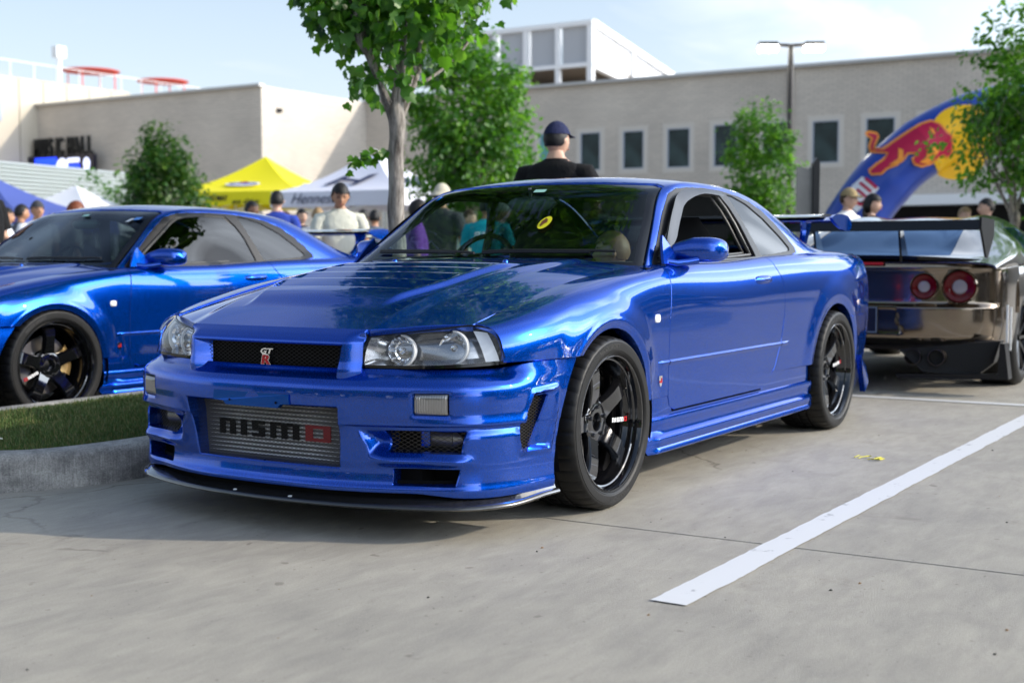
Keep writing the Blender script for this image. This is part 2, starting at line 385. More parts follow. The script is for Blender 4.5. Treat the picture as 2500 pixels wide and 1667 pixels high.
def side_disp(x, z):
    rf = np.hypot(x-F_AX[0], z-F_AX[1]); rr = np.hypot(x-R_AX[0], z-R_AX[1])
    d = .014*(1-sst(.385, .50, rf))*(z > .0) + .010*(1-sst(.40, .52, rr))
    d = d + .004*sst(.372, .384, rf)*(1-sst(.384, .40, rf)) - .005*(1-sst(.362, .378, rf)) - .005*(1-sst(.374, .39, rr))
    # fender tucks in behind the front wheel
    d = d - .012*sst(-.28, -.36, x)*(1-sst(-.36, -.52, x))*(1-sst(.42, .62, z))
    return d
def side_grid(x0, x1, nx, n):
    xs = np.linspace(x0, x1, nx); S = side_section(xs, n)
    P = np.zeros((nx, n, 3)); P[..., 0] = xs[:, None]; P[..., 1] = S[..., 0]; P[..., 2] = S[..., 1]
    P[..., 1] += side_disp(P[..., 0], P[..., 2])
    return P
def ysurf(x, z):
    S = side_section([x], 90)[0]; i = np.where(S[:, 1] <= z)[0]; i = min(max(i[-1], 0), 88) if len(i) else 0
    t = (z-S[i, 1])/(S[i+1, 1]-S[i, 1]+1e-9); return float(S[i, 0]+(S[i+1, 0]-S[i, 0])*t + side_disp(np.array(x), np.array(z)))
DOOR = [(-.575, .96), (-.565, .89), (-.54, .70), (-.535, .50), (-.535, .38), (-.55, .330), (-.60, .313), (-1.60, .313), (-1.70, .345), (-1.78, .42), (-1.845, .53), (-1.872, .65), (-1.872, .75), (-1.85, .83), (-1.80, .89), (-1.765, .96)]

# ---------------------------------------------------------------- hood surface
_zc = ncs([.95, .86, .685, .526, .3, .09, -.212, -.5, -.7], [.668, .703, .769, .816, .862, .896, .930, .948, .955])
_zg = ncs([.95, .80, .65, .29, -.1, -.35, -.52, -.7], [.64, .682, .721, .798, .861, .889, .910, .925])
_yg = ncs([.95, .65, .29, -.1, -.5, -.7], [.69, .695, .702, .709, .742, .76])
def hoodz(x, y):
    a = np.abs(y); yg = _yg(x); t = a/yg; zc = _zc(x); zg = _zg(x)
    tr = .585 + .06*sst(.8, -.4, x); s = np.clip((t-tr)/(1-tr), 0, 1.3)
    zp = zc - .007*(t/tr)**2*np.where(t < tr, 1, 1)
    zp = np.where(t < tr, zp, zc-.007-.012*(t-tr))
    D = np.maximum(zc-.007-zg, .004)
    z = zp - D*(.30*sst(-.10, .26, s)*1.0 + .70*np.clip(s, 0, 2)**1.45) + D*.30*sst(-.10, .26, 0)*0
    # raised duct panel with louvre steps
    hw = .305 + .085*sst(.69, .35, x)
    ins = 1-sst(-.010, .022, a-hw)
    up = .019*sst(.70, .55, x)*(1-sst(.02, -.22, x))
    z = z + ins*up
    lou = 0
    for i, (xa, xb) in enumerate([(.50, .375), (.355, .245), (.225, .125), (.105, .015), (-.005, -.085)]):
        hi, lo = xa, xb
        # blade starts low at its front (hi) and comes level with the panel at its rear (lo)
        f = np.clip((x-lo)/(hi-lo), 0, 1)*sst(hi+.004, hi-.002, x)*(x > lo-.001)
        lou = lou - .014*f
    w2 = (1-sst(-.026, -.020, a-hw))
    return z + lou*w2
# ---------------------------------------------------------------- bumper contour
BPL = np.array([(0, .984), (.106, .981), (.3, .966), (.45, .930), (.6, .872), (.69, .827), (.76, .777), (.81, .715), (.845, .63), (.868, .53), (.882, .42), (.886, .32), (.886, .20)])
def contour(pl, n):
    d = np.r_[0, np.cumsum(np.hypot(*np.diff(pl, axis=0).T))]; f = ncs(d, pl); s = np.linspace(0, d[-1], n); P = f(s)
    T = np.gradient(P, axis=0); T /= np.linalg.norm(T, axis=1)[:, None]; N = np.stack([-T[:, 1], T[:, 0]], 1)   # (y,x) pairs
    return P, N
def wrap_grid(pl, rows, n, m):
    """rows(s_x, s_y) -> list of (z, inset); returns the full width grid (2n-1, m, 3)"""
    P, N = contour(pl, n)
    G = np.zeros((n, m, 3))
    for i in range(n):
        R = np.array(rows(P[i, 1], P[i, 0])); w = np.linspace(0, 1, len(R)); ww = np.linspace(0, 1, m)
        z = pchip(w, R[:, 0])(ww); o = pchip(w, R[:, 1])(ww)
        G[i, :, 0] = P[i, 1]-N[i, 1]*o; G[i, :, 1] = P[i, 0]-N[i, 0]*o; G[i, :, 2] = z
    G[0, :, 1] = 0
    L = G[::-1].copy(); L[..., 1] *= -1
    return np.concatenate([L[:-1], G])
def rpoly(poly, r=.012):
    return lambda a, b: sdpoly(a, b, poly)
IC = [(-.345, .444), (.345, .444), (.322, .240), (-.322, .240)]
FOG = [(.485, .368), (.738, .370), (.728, .300), (.490, .300)]
LOWV = [(.512, .240), (.724, .243), (.712, .190), (.512, .190)]
TURN = [(.598, .495), (.700, .495), (.700, .429), (.598, .429)]
BRK = [(.470, .476), (.524, .468), (.583, .305), (.572, .298), (.517, .301), (.455, .474)]
BRKL = [(.40, .497), (.545, .487), (.582, .417), (.600, .343), (.588, .290), (.44, .286)]
def bumper_rows(x, y):
    k = float(sst(.66, .50, x)); a = abs(y); oc = float(sst(.36, .44, a)); m = lambda p, q: p+(q-p)*k
    kk = float(sst(.53, .60, x))
    c = 1-.60*float(sst(.58, .74, a))
    return [(.128, .062*c), (.150, .040*c), (.172, .032*c), (.195, .041*c), (.232, .046*c), (.262, .040*c), (.30, .036*c), (.345, .024*c+.004*kk), (.378, .014*oc*kk+.018*c), (.3870, .013*oc*kk+.012*c), (.3905, -.005*oc*kk+.010*c), (.398, -.007*oc*kk+.009*c),
            (.430, .003*c), (.465, .000), (.495, m(.001, .001)), (m(.517, .520), m(.005, .003)), (m(.533, .540), m(.018, .005)), (m(.545, .556), m(.036, .007)), (m(.556, .572), m(.055, .009)), (m(.572, .590), m(.072, .011))]
def nose_x(y, z):
    p = pchip([.50, .535, .56, .60, .645, .660, .680, .705], [.935, .940, .942, .935, .931, .929, .908, .868])
    return p(z) - .10*y*y

def lattice(name, poly, fn, m, parent, pitch=.016, w=.0016, label=None):
    """diamond wire mesh filling a polygon (a,b); fn maps (a,b,h) to xyz"""
    P = np.array(poly); a0, a1, b0, b1 = P[:, 0].min(), P[:, 0].max(), P[:, 1].min(), P[:, 1].max(); mb = MB()
    L = (a1-a0)+(b1-b0)
    for sgn in (1, -1):
        k = -L
        while k < 2*L:
            t = np.linspace(0, L*1.2, 90); A = a0+k+sgn*0+t*.866 if sgn > 0 else a0+k+t*.866; B = b0+t*.5 if sgn > 0 else b1-t*.5
            ins = sdpoly(A, B, poly) < 0
            if ins.any():
                i = np.where(ins)[0]; s, e = i[0], i[-1]
                if e > s:
                    seg = np.linspace(0, 1, 5); aa = A[s]+(A[e]-A[s])*seg; bb = B[s]+(B[e]-B[s])*seg; V = []
                    for q, r in zip(aa, bb): V += [fn(q, r-w, .0006*sgn), fn(q, r+w, .0006*sgn)]
                    mb.add(V, [[2*j, 2*j+2, 2*j+3, 2*j+1] for j in range(4)])
            k += pitch*1.732
    return mb.build(name, m, parent, smooth=False, label=label)

# ---------------------------------------------------------------- canopy (windshield, roof, pillars)
CN = {-.40: [.925, (.42, .885), (.793, .811), (.847, .72), (.86, .68)],
      -.54: [1.019, (.40, .985), (.745, .917), (.800, .83), (.83, .78)],
      -.65: [1.093, (.375, 1.063), (.707, 1.000), (.769, .911), (.805, .85)],
      -.80: [1.192, (.35, 1.165), (.655, 1.113), (.722, 1.035), (.787, .90)],
      -.93: [1.272, (.33, 1.252), (.615, 1.208), (.682, 1.130), (.789, .905)],
      -1.06: [1.308, (.32, 1.296), (.597, 1.262), (.645, 1.222), (.790, .908)],
      -1.3: [1.326, (.32, 1.319), (.590, 1.292), (.645, 1.258), (.795, .913)],
      -1.6: [1.326, (.32, 1.319), (.592, 1.291), (.650, 1.252), (.800, .925)],
      -1.8: [1.317, (.32, 1.310), (.595, 1.280), (.655, 1.240), (.803, .934)],
      -2.0: [1.297, (.32, 1.290), (.603, 1.257), (.672, 1.200), (.806, .945)],
      -2.2: [1.257, (.32, 1.250), (.614, 1.214), (.697, 1.140), (.808, .953)],
      -2.4: [1.195, (.33, 1.187), (.628, 1.142), (.715, 1.078), (.806, .958)],
      -2.6: [1.110, (.34, 1.102), (.645, 1.056), (.728, 1.015), (.800, .963)],
      -2.8: [1.020, (.35, 1.015), (.655, .995), (.735, .982), (.785, .966)],
      -2.95: [.972, (.36, .972), (.66, .972), (.735, .968), (.77, .962)]}
_cx = sorted(CN); _CA = []
for k in _cx:
    zc, M_, E_, T_, B_ = CN[k]; _CA.append([(0, zc), M_, E_, T_, B_])
_CA = np.array(_CA); _CS = ncs(_cx, _CA.reshape(len(_cx), -1))
def canopy_grid(x0, x1, nx, n):
    xs = np.linspace(x0, x1, nx); K = _CS(xs).reshape(nx, 5, 2); G = np.zeros((nx, 2*n-1, 3)); G[..., 0] = xs[:, None]
    vp = np.array([0, .30, .58, .72, 1.0]); v = np.r_[-vp[::-1], vp[1:]]; vv = np.linspace(-1, 1, 2*n-1)
    for i in range(nx):
        k = K[i]; full = np.vstack([k[::-1]*[-1, 1], k[1:]]); G[i, :, 1:] = ncs(v, full)(vv)
    return G
TRIM = [(-.585, .912), (-.741, 1.028), (-.86, 1.12), (-.935, 1.172), (-1.015, 1.225), (-1.10, 1.252), (-1.204, 1.262), (-1.387, 1.267), (-1.60, 1.262), (-1.80, 1.243), (-1.92, 1.218), (-2.034, 1.180), (-2.130, 1.118), (-2.205, 1.050), (-2.250, .992), (-2.240, .967), (-2.148, .954), (-1.812, .933), (-1.36, .915), (-.80, .903)]
DOORW = [(-.620, .920), (-.796, 1.035), (-.97, 1.148), (-1.04, 1.195), (-1.11, 1.228), (-1.20, 1.243), (-1.32, 1.250), (-1.535, 1.246), (-1.60, 1.180), (-1.645, 1.100), (-1.690, .945), (-1.363, .932), (-.90, .919)]
QTRW = [(-1.640, 1.246), (-1.71, 1.240), (-1.851, 1.205), (-1.993, 1.136), (-2.115, 1.045), (-2.168, .991), (-2.150, .973), (-2.05, .965), (-1.823, .950), (-1.76, .948), (-1.705, 1.09)]
WSP = [(-.745, .905), (.745, .905), (.592, 1.250), (.55, 1.262), (.30, 1.272), (0, 1.276), (-.30, 1.272), (-.55, 1.262), (-.592, 1.250)]
RWP = [(-2.03, -.50), (-2.03, .50), (-2.82, .575), (-2.82, -.575)]

def letters_nismo(w, h):
    """heavy block lettering as polygons: returns [(poly, is_red)] in a box w x h"""
    out = []
    def R(x0, y0, x1, y1, red=False): out.append(([(x0*w, y0*h), (x1*w, y0*h), (x1*w, y1*h), (x0*w, y1*h)], red))
    # n
    R(.00, 0, .055, 1); R(.055, .78, .10, 1); R(.10, 0, .155, .93)
    # i
    R(.205, 0, .262, 1)
    # s
    R(.312, 0, .43, .22); R(.375, .22, .43, .42); R(.312, .40, .43, .60); R(.312, .60, .365, .80); R(.312, .78, .43, 1)
    # m
    R(.48, 0, .532, 1); R(.532, .78, .58, 1); R(.58, 0, .632, .93); R(.632, .78, .68, 1); R(.68, 0, .735, .93)
    # o
    R(.79, 0, .85, 1, True); R(.94, 0, 1., 1, True); R(.85, .80, .94, 1, True); R(.85, 0, .94, .2, True)
    return out

def make_wheel(caliper=True):
    w = empty('wheel')
    n = 240; prof = [(.246, -.016), (.252, -.004), (.258, .003), (.2595, .0015), (.2615, .0055), (.2665, .0085), (.2675, .0070), (.2690, .0090), (.2740, .0100), (.3000, .0098), (.3015, .0078), (.3035, .0085), (.3105, .0045), (.3180, -.0060), (.3218, -.022), (.3245, -.040), (.3255, -.060), (.3255, -.080), (.3185, -.082), (.3185, -.090), (.3258, -.092), (.326, -.125), (.319, -.127), (.319, -.137), (.326, -.139), (.3258, -.172), (.3185, -.174), (.3185, -.182), (.3255, -.184), (.3245, -.225), (.3165, -.255), (.296, -.270), (.262, -.262), (.246, -.245)]
    k = len(prof); V = []
    for i in range(n):
        t = 2*math.pi*i/n
        for j, (r, h) in enumerate(prof):
            if i % 6 < 1 and j in (13, 14, 15, 16, 17, 29): r -= .0055
            if (i+3) % 6 < 1 and j in (20, 21, 24, 25): r -= .0045
            V.append((r*math.cos(t), h, r*math.sin(t)))
    F = [[i*k+j, i*k+j+1, ((i+1) % n)*k+j+1, ((i+1) % n)*k+j] for i in range(n) for j in range(k-1)]
    ty = obj('tyre', V, F, RUBBER, w, edge=50)
    rim = MB(); rim.lathe([(.2455, -.020), (.2545, -.006), (.2560, -.0005), (.2530, .0025), (.2485, .0015), (.2455, -.004), (.2425, -.015), (.2400, -.026), (.2350, -.029), (.2330, -.034), (.2315, -.046), (.2270, -.058), (.2235, -.064), (.2200, -.085), (.2150, -.12), (.2150, -.20), (.235, -.225), (.245, -.235)], 96)
    rim.lathe([(.0, -.094), (.031, -.094), (.033, -.070), (.036, -.066), (.040, -.066), (.070, -.066), (.080, -.071), (.084, -.085), (.084, -.11), (.0, -.11)], 48)
    ro = rim.build('rim', RIMG, w, edge=35)
    sp = MB()
    for s_ in [(0,)]:
        st = [(.056, .0420, -.069), (.080, .0370, -.063), (.110, .0335, -.055), (.145, .0325, -.0475), (.180, .0340, -.0435), (.203, .0355, -.0450), (.214, .0370, -.0520), (.2215, .0380, -.0690)]
        V = []
        for r, hw, yf in st:
            for a, b in [(-hw-.003, -.030), (-hw, -.007), (-hw+.0045, 0), (hw-.0045, 0), (hw, -.007), (hw+.003, -.030)]: V.append((r, yf+b, a))
        F = [[i*6+j, i*6+j+1, (i+1)*6+j+1, (i+1)*6+j] for i in range(len(st)-1) for j in range(5)]+[[i*6+5, i*6, (i+1)*6, (i+1)*6+5] for i in range(len(st)-1)]
        sp.add(V, F)
    sme = mesh('spoke', sp.V, sp.F, RIMG, True, 28)
    for i in range(5):
        s = obj('spoke', sme, None, None, w); s.rotation_euler = (0, -math.radians(2+72*i), 0)
        s.parent = w
    nut = MB(); nut.lathe([(.0, .008), (.006, .008), (.0085, .004), (.0095, -.012)], 8)
    nme = mesh('lug_nut', nut.V, nut.F, mat('nut_steel', (.08, .08, .085), .2, .9), True, 30) if 'lug_nut' not in bpy.data.meshes else bpy.data.meshes['lug_nut']
    for i in range(5):
        t = math.radians(18+72*i); s = obj('lug_nut', nme, None, None, w); s.location = (.0572*math.cos(t), -.064, .0572*math.sin(t))
    # lettering on one spoke, running outwards
    for poly, red in letters_nismo(.085, .0145):
        pass
    mbw, mbr = MB(), MB()
    for poly, red in letters_nismo(.105, .0175):
        (mbr if red else mbw).prism(poly, 0, .0012, fn=lambda a, b, h: (-(a+.098), -.0525+.0092*min(1, a/.08)+h, b-.009))
    a = mbw.build('spoke_lettering', WHITEP, w, smooth=False); b = mbr.build('spoke_lettering', REDP, w, smooth=False, label='red last letter of the spoke lettering')
    a.rotation_euler = (0, -math.radians(2), 0); b.rotation_euler = (0, -math.radians(2), 0)
    d = MB().lathe([(.09, -.125), (.165, -.125), (.168, -.130), (.168, -.155), (.09, -.155)], 64); d.build('brake_disc', STEEL, w)
    # sidewall lettering
    def arc(body, size, r, mid, name='tyre_lettering'):
        def fn(x, y, z): t = mid+x/r; return ((r+y)*-math.sin(t), .0098+z, (r+y)*math.cos(t))
        text_obj(name, body, size, RUBTXT, None, w, depth=.0009, bold=.012, fn=fn)
    arc('MAXX SPORT', .026, .287, -.15); arc('MAXX SPORT', .026, .287, math.pi-.15)
    return w

def mirror_obj(o):
    c = o.copy(); COL.objects.link(c); c.parent = o.parent; c.scale = (1, -1, 1)
    for ch in o.children:
        d = ch.copy(); COL.objects.link(d); d.parent = c
    return c

def build_coupe(name):
    root = empty(name)
    # ---- side panels
    P = side_grid(.664, -3.34, 400, 76); n, m = P.shape[:2]; V = P.reshape(-1, 3); F = orient(P.reshape(-1, 3), gridF(n, m), 1)
    sd = lambda V: sdpoly(V[:, 0], V[:, 2], DOOR)
    arch_f = lambda V: np.hypot(V[:, 0]-F_AX[0], V[:, 2]-F_AX[1])-.357
    arch_r = lambda V: np.hypot(V[:, 0]-R_AX[0], V[:, 2]-R_AX[1])-.362
    in_d = lambda a, o, nn: -nn*.02
    # fender
    Vf, Ff = clip(V, F, lambda V: V[:, 0]+.62); Vf, Ff = clip(Vf, Ff, lambda V: sd(V)-.0038)
    Vf, Ff = clip(Vf, Ff, arch_f)
    Vf, Ff = clip(Vf, Ff, lambda V: np.where(V[:, 0] < -.1, V[:, 2]-.378, V[:, 2]-.5960))
    Vf, Ff = clip(Vf, Ff, lambda V: .644-V[:, 0]+.0*V[:, 2])
    Vf, Ff = clip(Vf, Ff, lambda V: np.where(V[:, 2] > .85, V[:, 0]+.575, 1.))
    fn_arch = lambda p, o, nn: (np.array([0, -.05, 0]) if min(abs(math.hypot(p[0]-F_AX[0], p[2]-F_AX[1])-.357), abs(math.hypot(p[0]-R_AX[0], p[2]-R_AX[1])-.362)) < .004 else -nn*.016)
    Vf, Ff = flange(Vf, Ff, rnd=.002, dirfn=fn_arch)
    fe = obj('fender', Vf, Ff, PAINT, root)
    # door
    Vd, Fd = clip(V, F, lambda V: -sd(V)-.0038); Vd, Fd = flange(Vd, Fd, rnd=.002, dirfn=in_d)
    do = obj('door', Vd, Fd, PAINT, root)
    # quarter
    Vq, Fq = clip(V, F, lambda V: -1.62-V[:, 0]); Vq, Fq = clip(Vq, Fq, lambda V: sd(V)-.0038); Vq, Fq = clip(Vq, Fq, arch_r)
    Vq, Fq = clip(Vq, Fq, lambda V: np.where(V[:, 0] > -2.6, V[:, 2]-.383-.0*V[:, 0], V[:, 2]-.615))
    Vq, Fq = flange(Vq, Fq, rnd=.002, dirfn=fn_arch); qu = obj('quarter_panel', Vq, Fq, PAINT, root)
    # rear corner below the quarter belongs to the rear bumper
    Vr, Fr = clip(V, F, lambda V: -2.6-V[:, 0]); Vr, Fr = clip(Vr, Fr, arch_r); Vr, Fr = clip(Vr, Fr, lambda V: .611-V[:, 2])
    Vr, Fr = flange(Vr, Fr, rnd=.002, dirfn=fn_arch)
    Vrm = Vr*[1, -1, 1]; Frm = [f[::-1] for f in Fr]
    # ---- sill and blade
    xs = np.linspace(-.345, -2.30, 120); sk = MB()
    prof = [(.000, .385), (.000, .345), (.001, .318), (-.001, .309), (-.001, .300), (.008, .294), (.012, .280), (.007, .262), (.004, .244), (.008, .230), (.020, .2225), (.0305, .2185), (.033, .212), (.031, .198), (.026, .182), (.031, .172), (.032, .162), (.026, .157), (-.06, .155)]
    G = np.zeros((120, len(prof), 3))
    for i, x in enumerate(xs):
        lim = .383 if x < -1.6 else (.376 if x > -.56 else .309)
        e = float(sst(-.345, -.40, x))*float(sst(-2.30, -2.20, x))
        for j, (o, z) in enumerate(prof):
            zz = min(z, lim); G[i, j] = (x + (.055*(1-abs(z-.19)/.045) if (i == 0 and .15 < z < .235) else 0), .862+.0035*math.sin((x+.3)*1.5)*0+o*(.35+.65*e if z < .24 else 1)-.010*(1-float(sst(-.345, -.50, x)))*(z > .24), zz)
    sk.grid(G)
    so_ = sk.build('side_skirt', PAINT, root, edge=35)
    # ---- handle, marker, badge on the side
    hd = MB(); yh = ysurf(-1.6, .83)
    for (x0, x1, z0, z1, y0, y1) in [(-1.50, -1.72, .813, .852, yh-.004, yh+.020)]:
        ts = np.linspace(0, 1, 14); G = []
        for t in ts:
            x = x0+(x1-x0)*t; w = .5*(z1-z0)*(1-abs(2*t-1)**4)**.5+.001; b = (1-abs(2*t-1)**3)
            cz = .5*(z0+z1)+.004*t; G.append([(x, y0+(y1-y0)*b*max(0, math.cos(a)), cz+w*math.sin(a)) for a in np.linspace(-1.57, 1.57, 9)])
        hd.grid(np.array(G), flip=True)
    hdo = hd.build('door_handle', PAINT, do)
    rec = MB(); G = []
    for t in np.linspace(0, 1, 12):
        x = -1.575-.085*t; w = .034*(1-abs(2*t-1)**2.5)**.5+.0005
        G.append([(x, yh+.0015, .815), (x, yh+.0018, .815-w*.6), (x, yh+.0012, .815-w)])
    rec.grid(np.array(G), flip=True); rec.build('handle_recess', PAINT, hdo)
    mk = MB(); ym = ysurf(-.412, .70)
    for a in [0]:
        G = []
        for t in np.linspace(0, 1, 10):
            x = -.388-.052*t; w = .0165*(1-abs(2*t-1)**5)**.5+.0006; G.append([(x, ym-.001+.009*(1-abs(2*t-1)**4)*max(0, math.cos(b))**.6, .699+w*math.sin(b)) for b in np.linspace(-1.57, 1.57, 9)])
        mk.grid(np.array(G), flip=True)
    mko = mk.build('side_marker', WHITEL, root)
    yb = ysurf(-.46, .443); bd = MB()
    shield = [(-.018, .028), (.018, .028), (.018, -.004), (.008, -.022), (0, -.028), (-.008, -.022), (-.018, -.004)]
    bd.prism([(-.46+a*.8, .443+b*.8) for a, b in shield][::-1], yb-.004, yb+.004, fn=lambda a, b, h: (a, h, b)); bo = bd.build('fender_badge', CHROME, root, smooth=False)
    b2 = MB(); b2.prism([(-.46-.010, .443-.006), (-.46-.003, .443-.006), (-.46-.003, .443+.014), (-.46-.010, .443+.014)], yb+.004, yb+.0055, fn=lambda a, b, h: (a, h, b)); b2.prism([(-.46+.002, .443-.006), (-.46+.011, .443-.006), (-.46+.011, .443+.003), (-.46+.002, .443+.003)], yb+.004, yb+.0055, fn=lambda a, b, h: (a, h, b)); b2.build('badge_print', REDP, bo, smooth=False)
    # ---- mirror and its foot
    mi = MB(); G = []
    for t in np.linspace(0, 1, 26):
        y = .768+.212*t
        s = (1-max(0, (t-.55)/.45)**3.2)**.42 if t > .55 else 1.
        grow = .50+.50*min(1, (t/.42))**.7
        hz = .060*s*grow; hx = .070*s*(.65+.35*grow); cz = .962+.012*(grow-.5)
        row = []
        for a in np.linspace(0, 2*math.pi, 29):
            ca, sa = math.cos(a), math.sin(a); ex = .52
            zz = hz*abs(sa)**ex*(1 if sa > 0 else -1); xx = hx*abs(ca)**.75*(1 if ca > 0 else -1)
            if sa < 0: zz *= .80
            row.append((-.795-.075*t+xx, y, cz+zz))
        G.append(row)
    G = np.array(G); G[-1, :, :] = G[-1].mean(0)*[1, 1, 1]; mi.grid(G, flip=True)
    G0 = G[0].copy(); c0 = G0.mean(0); mi.grid(np.stack([np.repeat(c0[None], len(G0), 0), G0]), flip=True)
    mio = mi.build('mirror', PAINT, root, edge=60)
    arm = MB(); arm.tube([(-.655, .790, .925), (-.69, .825, .918), (-.735, .85, .922), (-.775, .88, .930)], [.022, .021, .022, .026], 12, sq=.7); arm.build('mirror_arm', PAINT, mio, edge=60)
    seam = MB().box((-.84, .88, .9395), (.118, .165, .0022)); 
    foot = MB(); foot.prism([(-.60, .915), (-.755, .925), (-.735, .975), (-.690, 1.035), (-.665, 1.010), (-.615, .94)], 0, .012, fn=lambda a, b, h: (a, .792-.42*(b-.93)+.004+h*1.0, b)); foot.build('mirror_foot', PAINT, mio, smooth=False)
    for o in (fe, do, qu, so_, mko, bo, mio): mirror_obj(o)
    # ---- hood
    nx, ny = 300, 201; xs = np.linspace(.89, -.52, nx); G = np.zeros((nx, ny, 3)); vv = np.linspace(-1, 1, ny)
    for i, x in enumerate(xs): G[i, :, 0] = x; G[i, :, 1] = vv*(_yg(x)+.004)
    G[..., 2] = hoodz(G[..., 0], G[..., 1])
    Vh = G.reshape(-1, 3); Fh = gridF(nx, ny, True)
    Vh, Fh = clip(Vh, Fh, lambda V: _yg(V[:, 0])-.0075-np.abs(V[:, 1]))
    fx = lambda y: np.where(np.abs(y) < .40, .8615-.13*y*y, .8405-(np.abs(y)-.40)*.66)
    Vh, Fh = clip(Vh, Fh, lambda V: fx(V[:, 1])-V[:, 0])
    Vh, Fh = clip(Vh, Fh, lambda V: V[:, 0]+.405+.14*(V[:, 1]/.74)**2)
    Fh = [f[::-1] for f in Fh] if vnormals(Vh, Fh)[len(Vh)//2][2] < 0 else Fh
    Vh, Fh = flange(Vh, Fh, rnd=.003, dirfn=lambda p, o, nn: -nn*.02)
    ho = obj('hood', Vh, Fh, PAINT, root, edge=30)
    for y in (-.281, .281):
        nz = MB(); nz.lathe([(0, .009), (.007, .007), (.011, .002), (.012, -.006)], 14, axis='z', c=(-.215, y, float(hoodz(np.array(-.215), np.array(y)))+.002)); nz.build('washer_nozzle', PAINT, root)
    MB().box((.838, 0, .678), (.05, .78, .024)).build('hood_gap_backing', VOID, root, smooth=False)  # black strip standing in for the shade in the hood's front gap
    # ---- nose frame round the grille
    ys = np.linspace(-.396, .396, 150); zs = np.linspace(.518, .7035, 52); G = np.zeros((150, 52, 3)); G[..., 1] = ys[:, None]; G[..., 2] = zs[None]
    G[..., 0] = nose_x(G[..., 1], G[..., 2]) - .055*sst(.340, .425, np.abs(G[..., 1]))*sst(.70, .67, G[..., 2])
    GR = [(-.342, .655), (.342, .655), (.320, .50), (-.320, .50)]
    sg = lambda V: sdpoly(V[:, 1], V[:, 2], GR)-.0
    Vn, Fn = clip(G.reshape(-1, 3), gridF(150, 52), sg); 
    Fn = [f[::-1] for f in Fn] if vnormals(Vn, Fn)[:, 0].mean() < 0 else Fn
    Vn, Fn = flange(Vn, Fn, rnd=.004, dirfn=lambda p, o, nn: np.array([-.045, -.12*p[1]*(abs(p[1]) < .37), 0]) if abs(p[1]) < .365 and p[2] < .68 else -nn*.012)
    obj('grille_frame', Vn, Fn, PAINT, root)
    MB().box((.83, 0, .60), (.01, .70, .16)).build('grille_backing', VOID, root, smooth=False)
    lattice('grille_mesh', [(-.315, .656), (.315, .656), (.300, .535), (-.300, .535)], lambda a, b, h: (.893-.12*a*a+h, a, b), mat('mesh_wire', (.03, .03, .032), .35, .6), root, pitch=.013, w=.0009)
    bg_ = empty('badge'); bg_.parent = root; bg_['label'] = 'silver and red GT R badge in the grille'
    M4 = frame4((.907, -.006, .6185), (0, 1, 0), (0, 0, 1)); text_obj('badge_letters', 'GT', .026, CHROME, M4, bg_, .003, .035, .25, sx=1.55)
    M4 = frame4((.905, -.012, .5875), (0, 1, 0), (0, 0, 1)); text_obj('badge_letter_rim', 'R', .048, CHROME, M4, bg_, .002, .075, .15, sx=1.35)
    M4 = frame4((.9085, -.012, .5875), (0, 1, 0), (0, 0, 1)); text_obj('badge_letters', 'R', .045, REDP, M4, bg_, .002, .02, .15, sx=1.35)
    MB().box((.868, -.012, .600), (.05, .006, .050)).build('badge_stalk', BLACKP, bg_, smooth=False)
    # ---- bumper
    B = wrap_grid(BPL, bumper_rows, 220, 110); nb, mbb = B.shape[:2]
    X, Y, Z = B[..., 0], B[..., 1], B[..., 2]; A = np.abs(Y)
    # licence plate recess step, pocket of the brake vent, lips round the openings
    front = X > .62
    sv = sdpoly(X, Z, BRKL); side = (X < .66)
    push = np.where(side, -.030*sst(.0, .014, -sv)*sst(.40, .545, X)+.006*np.exp(-(sv/.010)**2)*sst(.39, .42, X), 0)
    st_ = sdpoly(A, Z, TURN); push = push+np.where(front, -.004*(1-sst(.0, .010, st_)), 0)
    sf = sdpoly(A, Z, [(.392, .384), (.76, .384), (.74, .278), (.43, .278)]); push = push+np.where(front, -(.045-.030*sst(.46, .70, A))*sst(0, .055, -sf), 0)
    bl = np.exp(-((Z-.270)/.016)**2)*sst(.42, .50, A)*(1-sst(.70, .78, A)); push = push+np.where(front, .016*bl, 0)
    ll = np.exp(-((Z-(.205+.05*sst(.70, .50, X)))/.013)**2)*sst(.72, .66, X)*sst(.41, .46, X); push = push+0*ll
    Pc, Nc = contour(BPL, 220); Nf = np.concatenate([(Nc[::-1]*[-1, 1])[:-1], Nc])
    B[..., 0] += Nf[:, None, 1]*push; B[..., 1] += Nf[:, None, 0]*push
    Vb = B.reshape(-1, 3); Fb = gridF(nb, mbb)
    Fb = orient(Vb, Fb, 0)
    pool = lambda V, poly: sdpoly(np.abs(V[:, 1]), V[:, 2], poly)
    for poly in (IC, FOG, LOWV, TURN):
        Vb, Fb = clip(Vb, Fb, lambda V: np.where(V[:, 0] > .60, pool(V, poly)-.004, 1.) if poly is not IC else np.where(V[:, 0] > .80, sdpoly(V[:, 1], V[:, 2], IC)-.006, 1.))
    Vb, Fb = clip(Vb, Fb, lambda V: np.where(V[:, 0] < .66, sdpoly(V[:, 0], V[:, 2], BRK)-.002, 1.))
    Vb, Fb = clip(Vb, Fb, lambda V: V[:, 2]-.163+.014*sst(.55, .80, np.abs(V[:, 1])))
    xb = pchip([.12, .29, .399, .492, .593, .62], [.412, .402, .385, .345, .262, .24])
    Vb, Fb = clip(Vb, Fb, lambda V: V[:, 0]-xb(V[:, 2]))
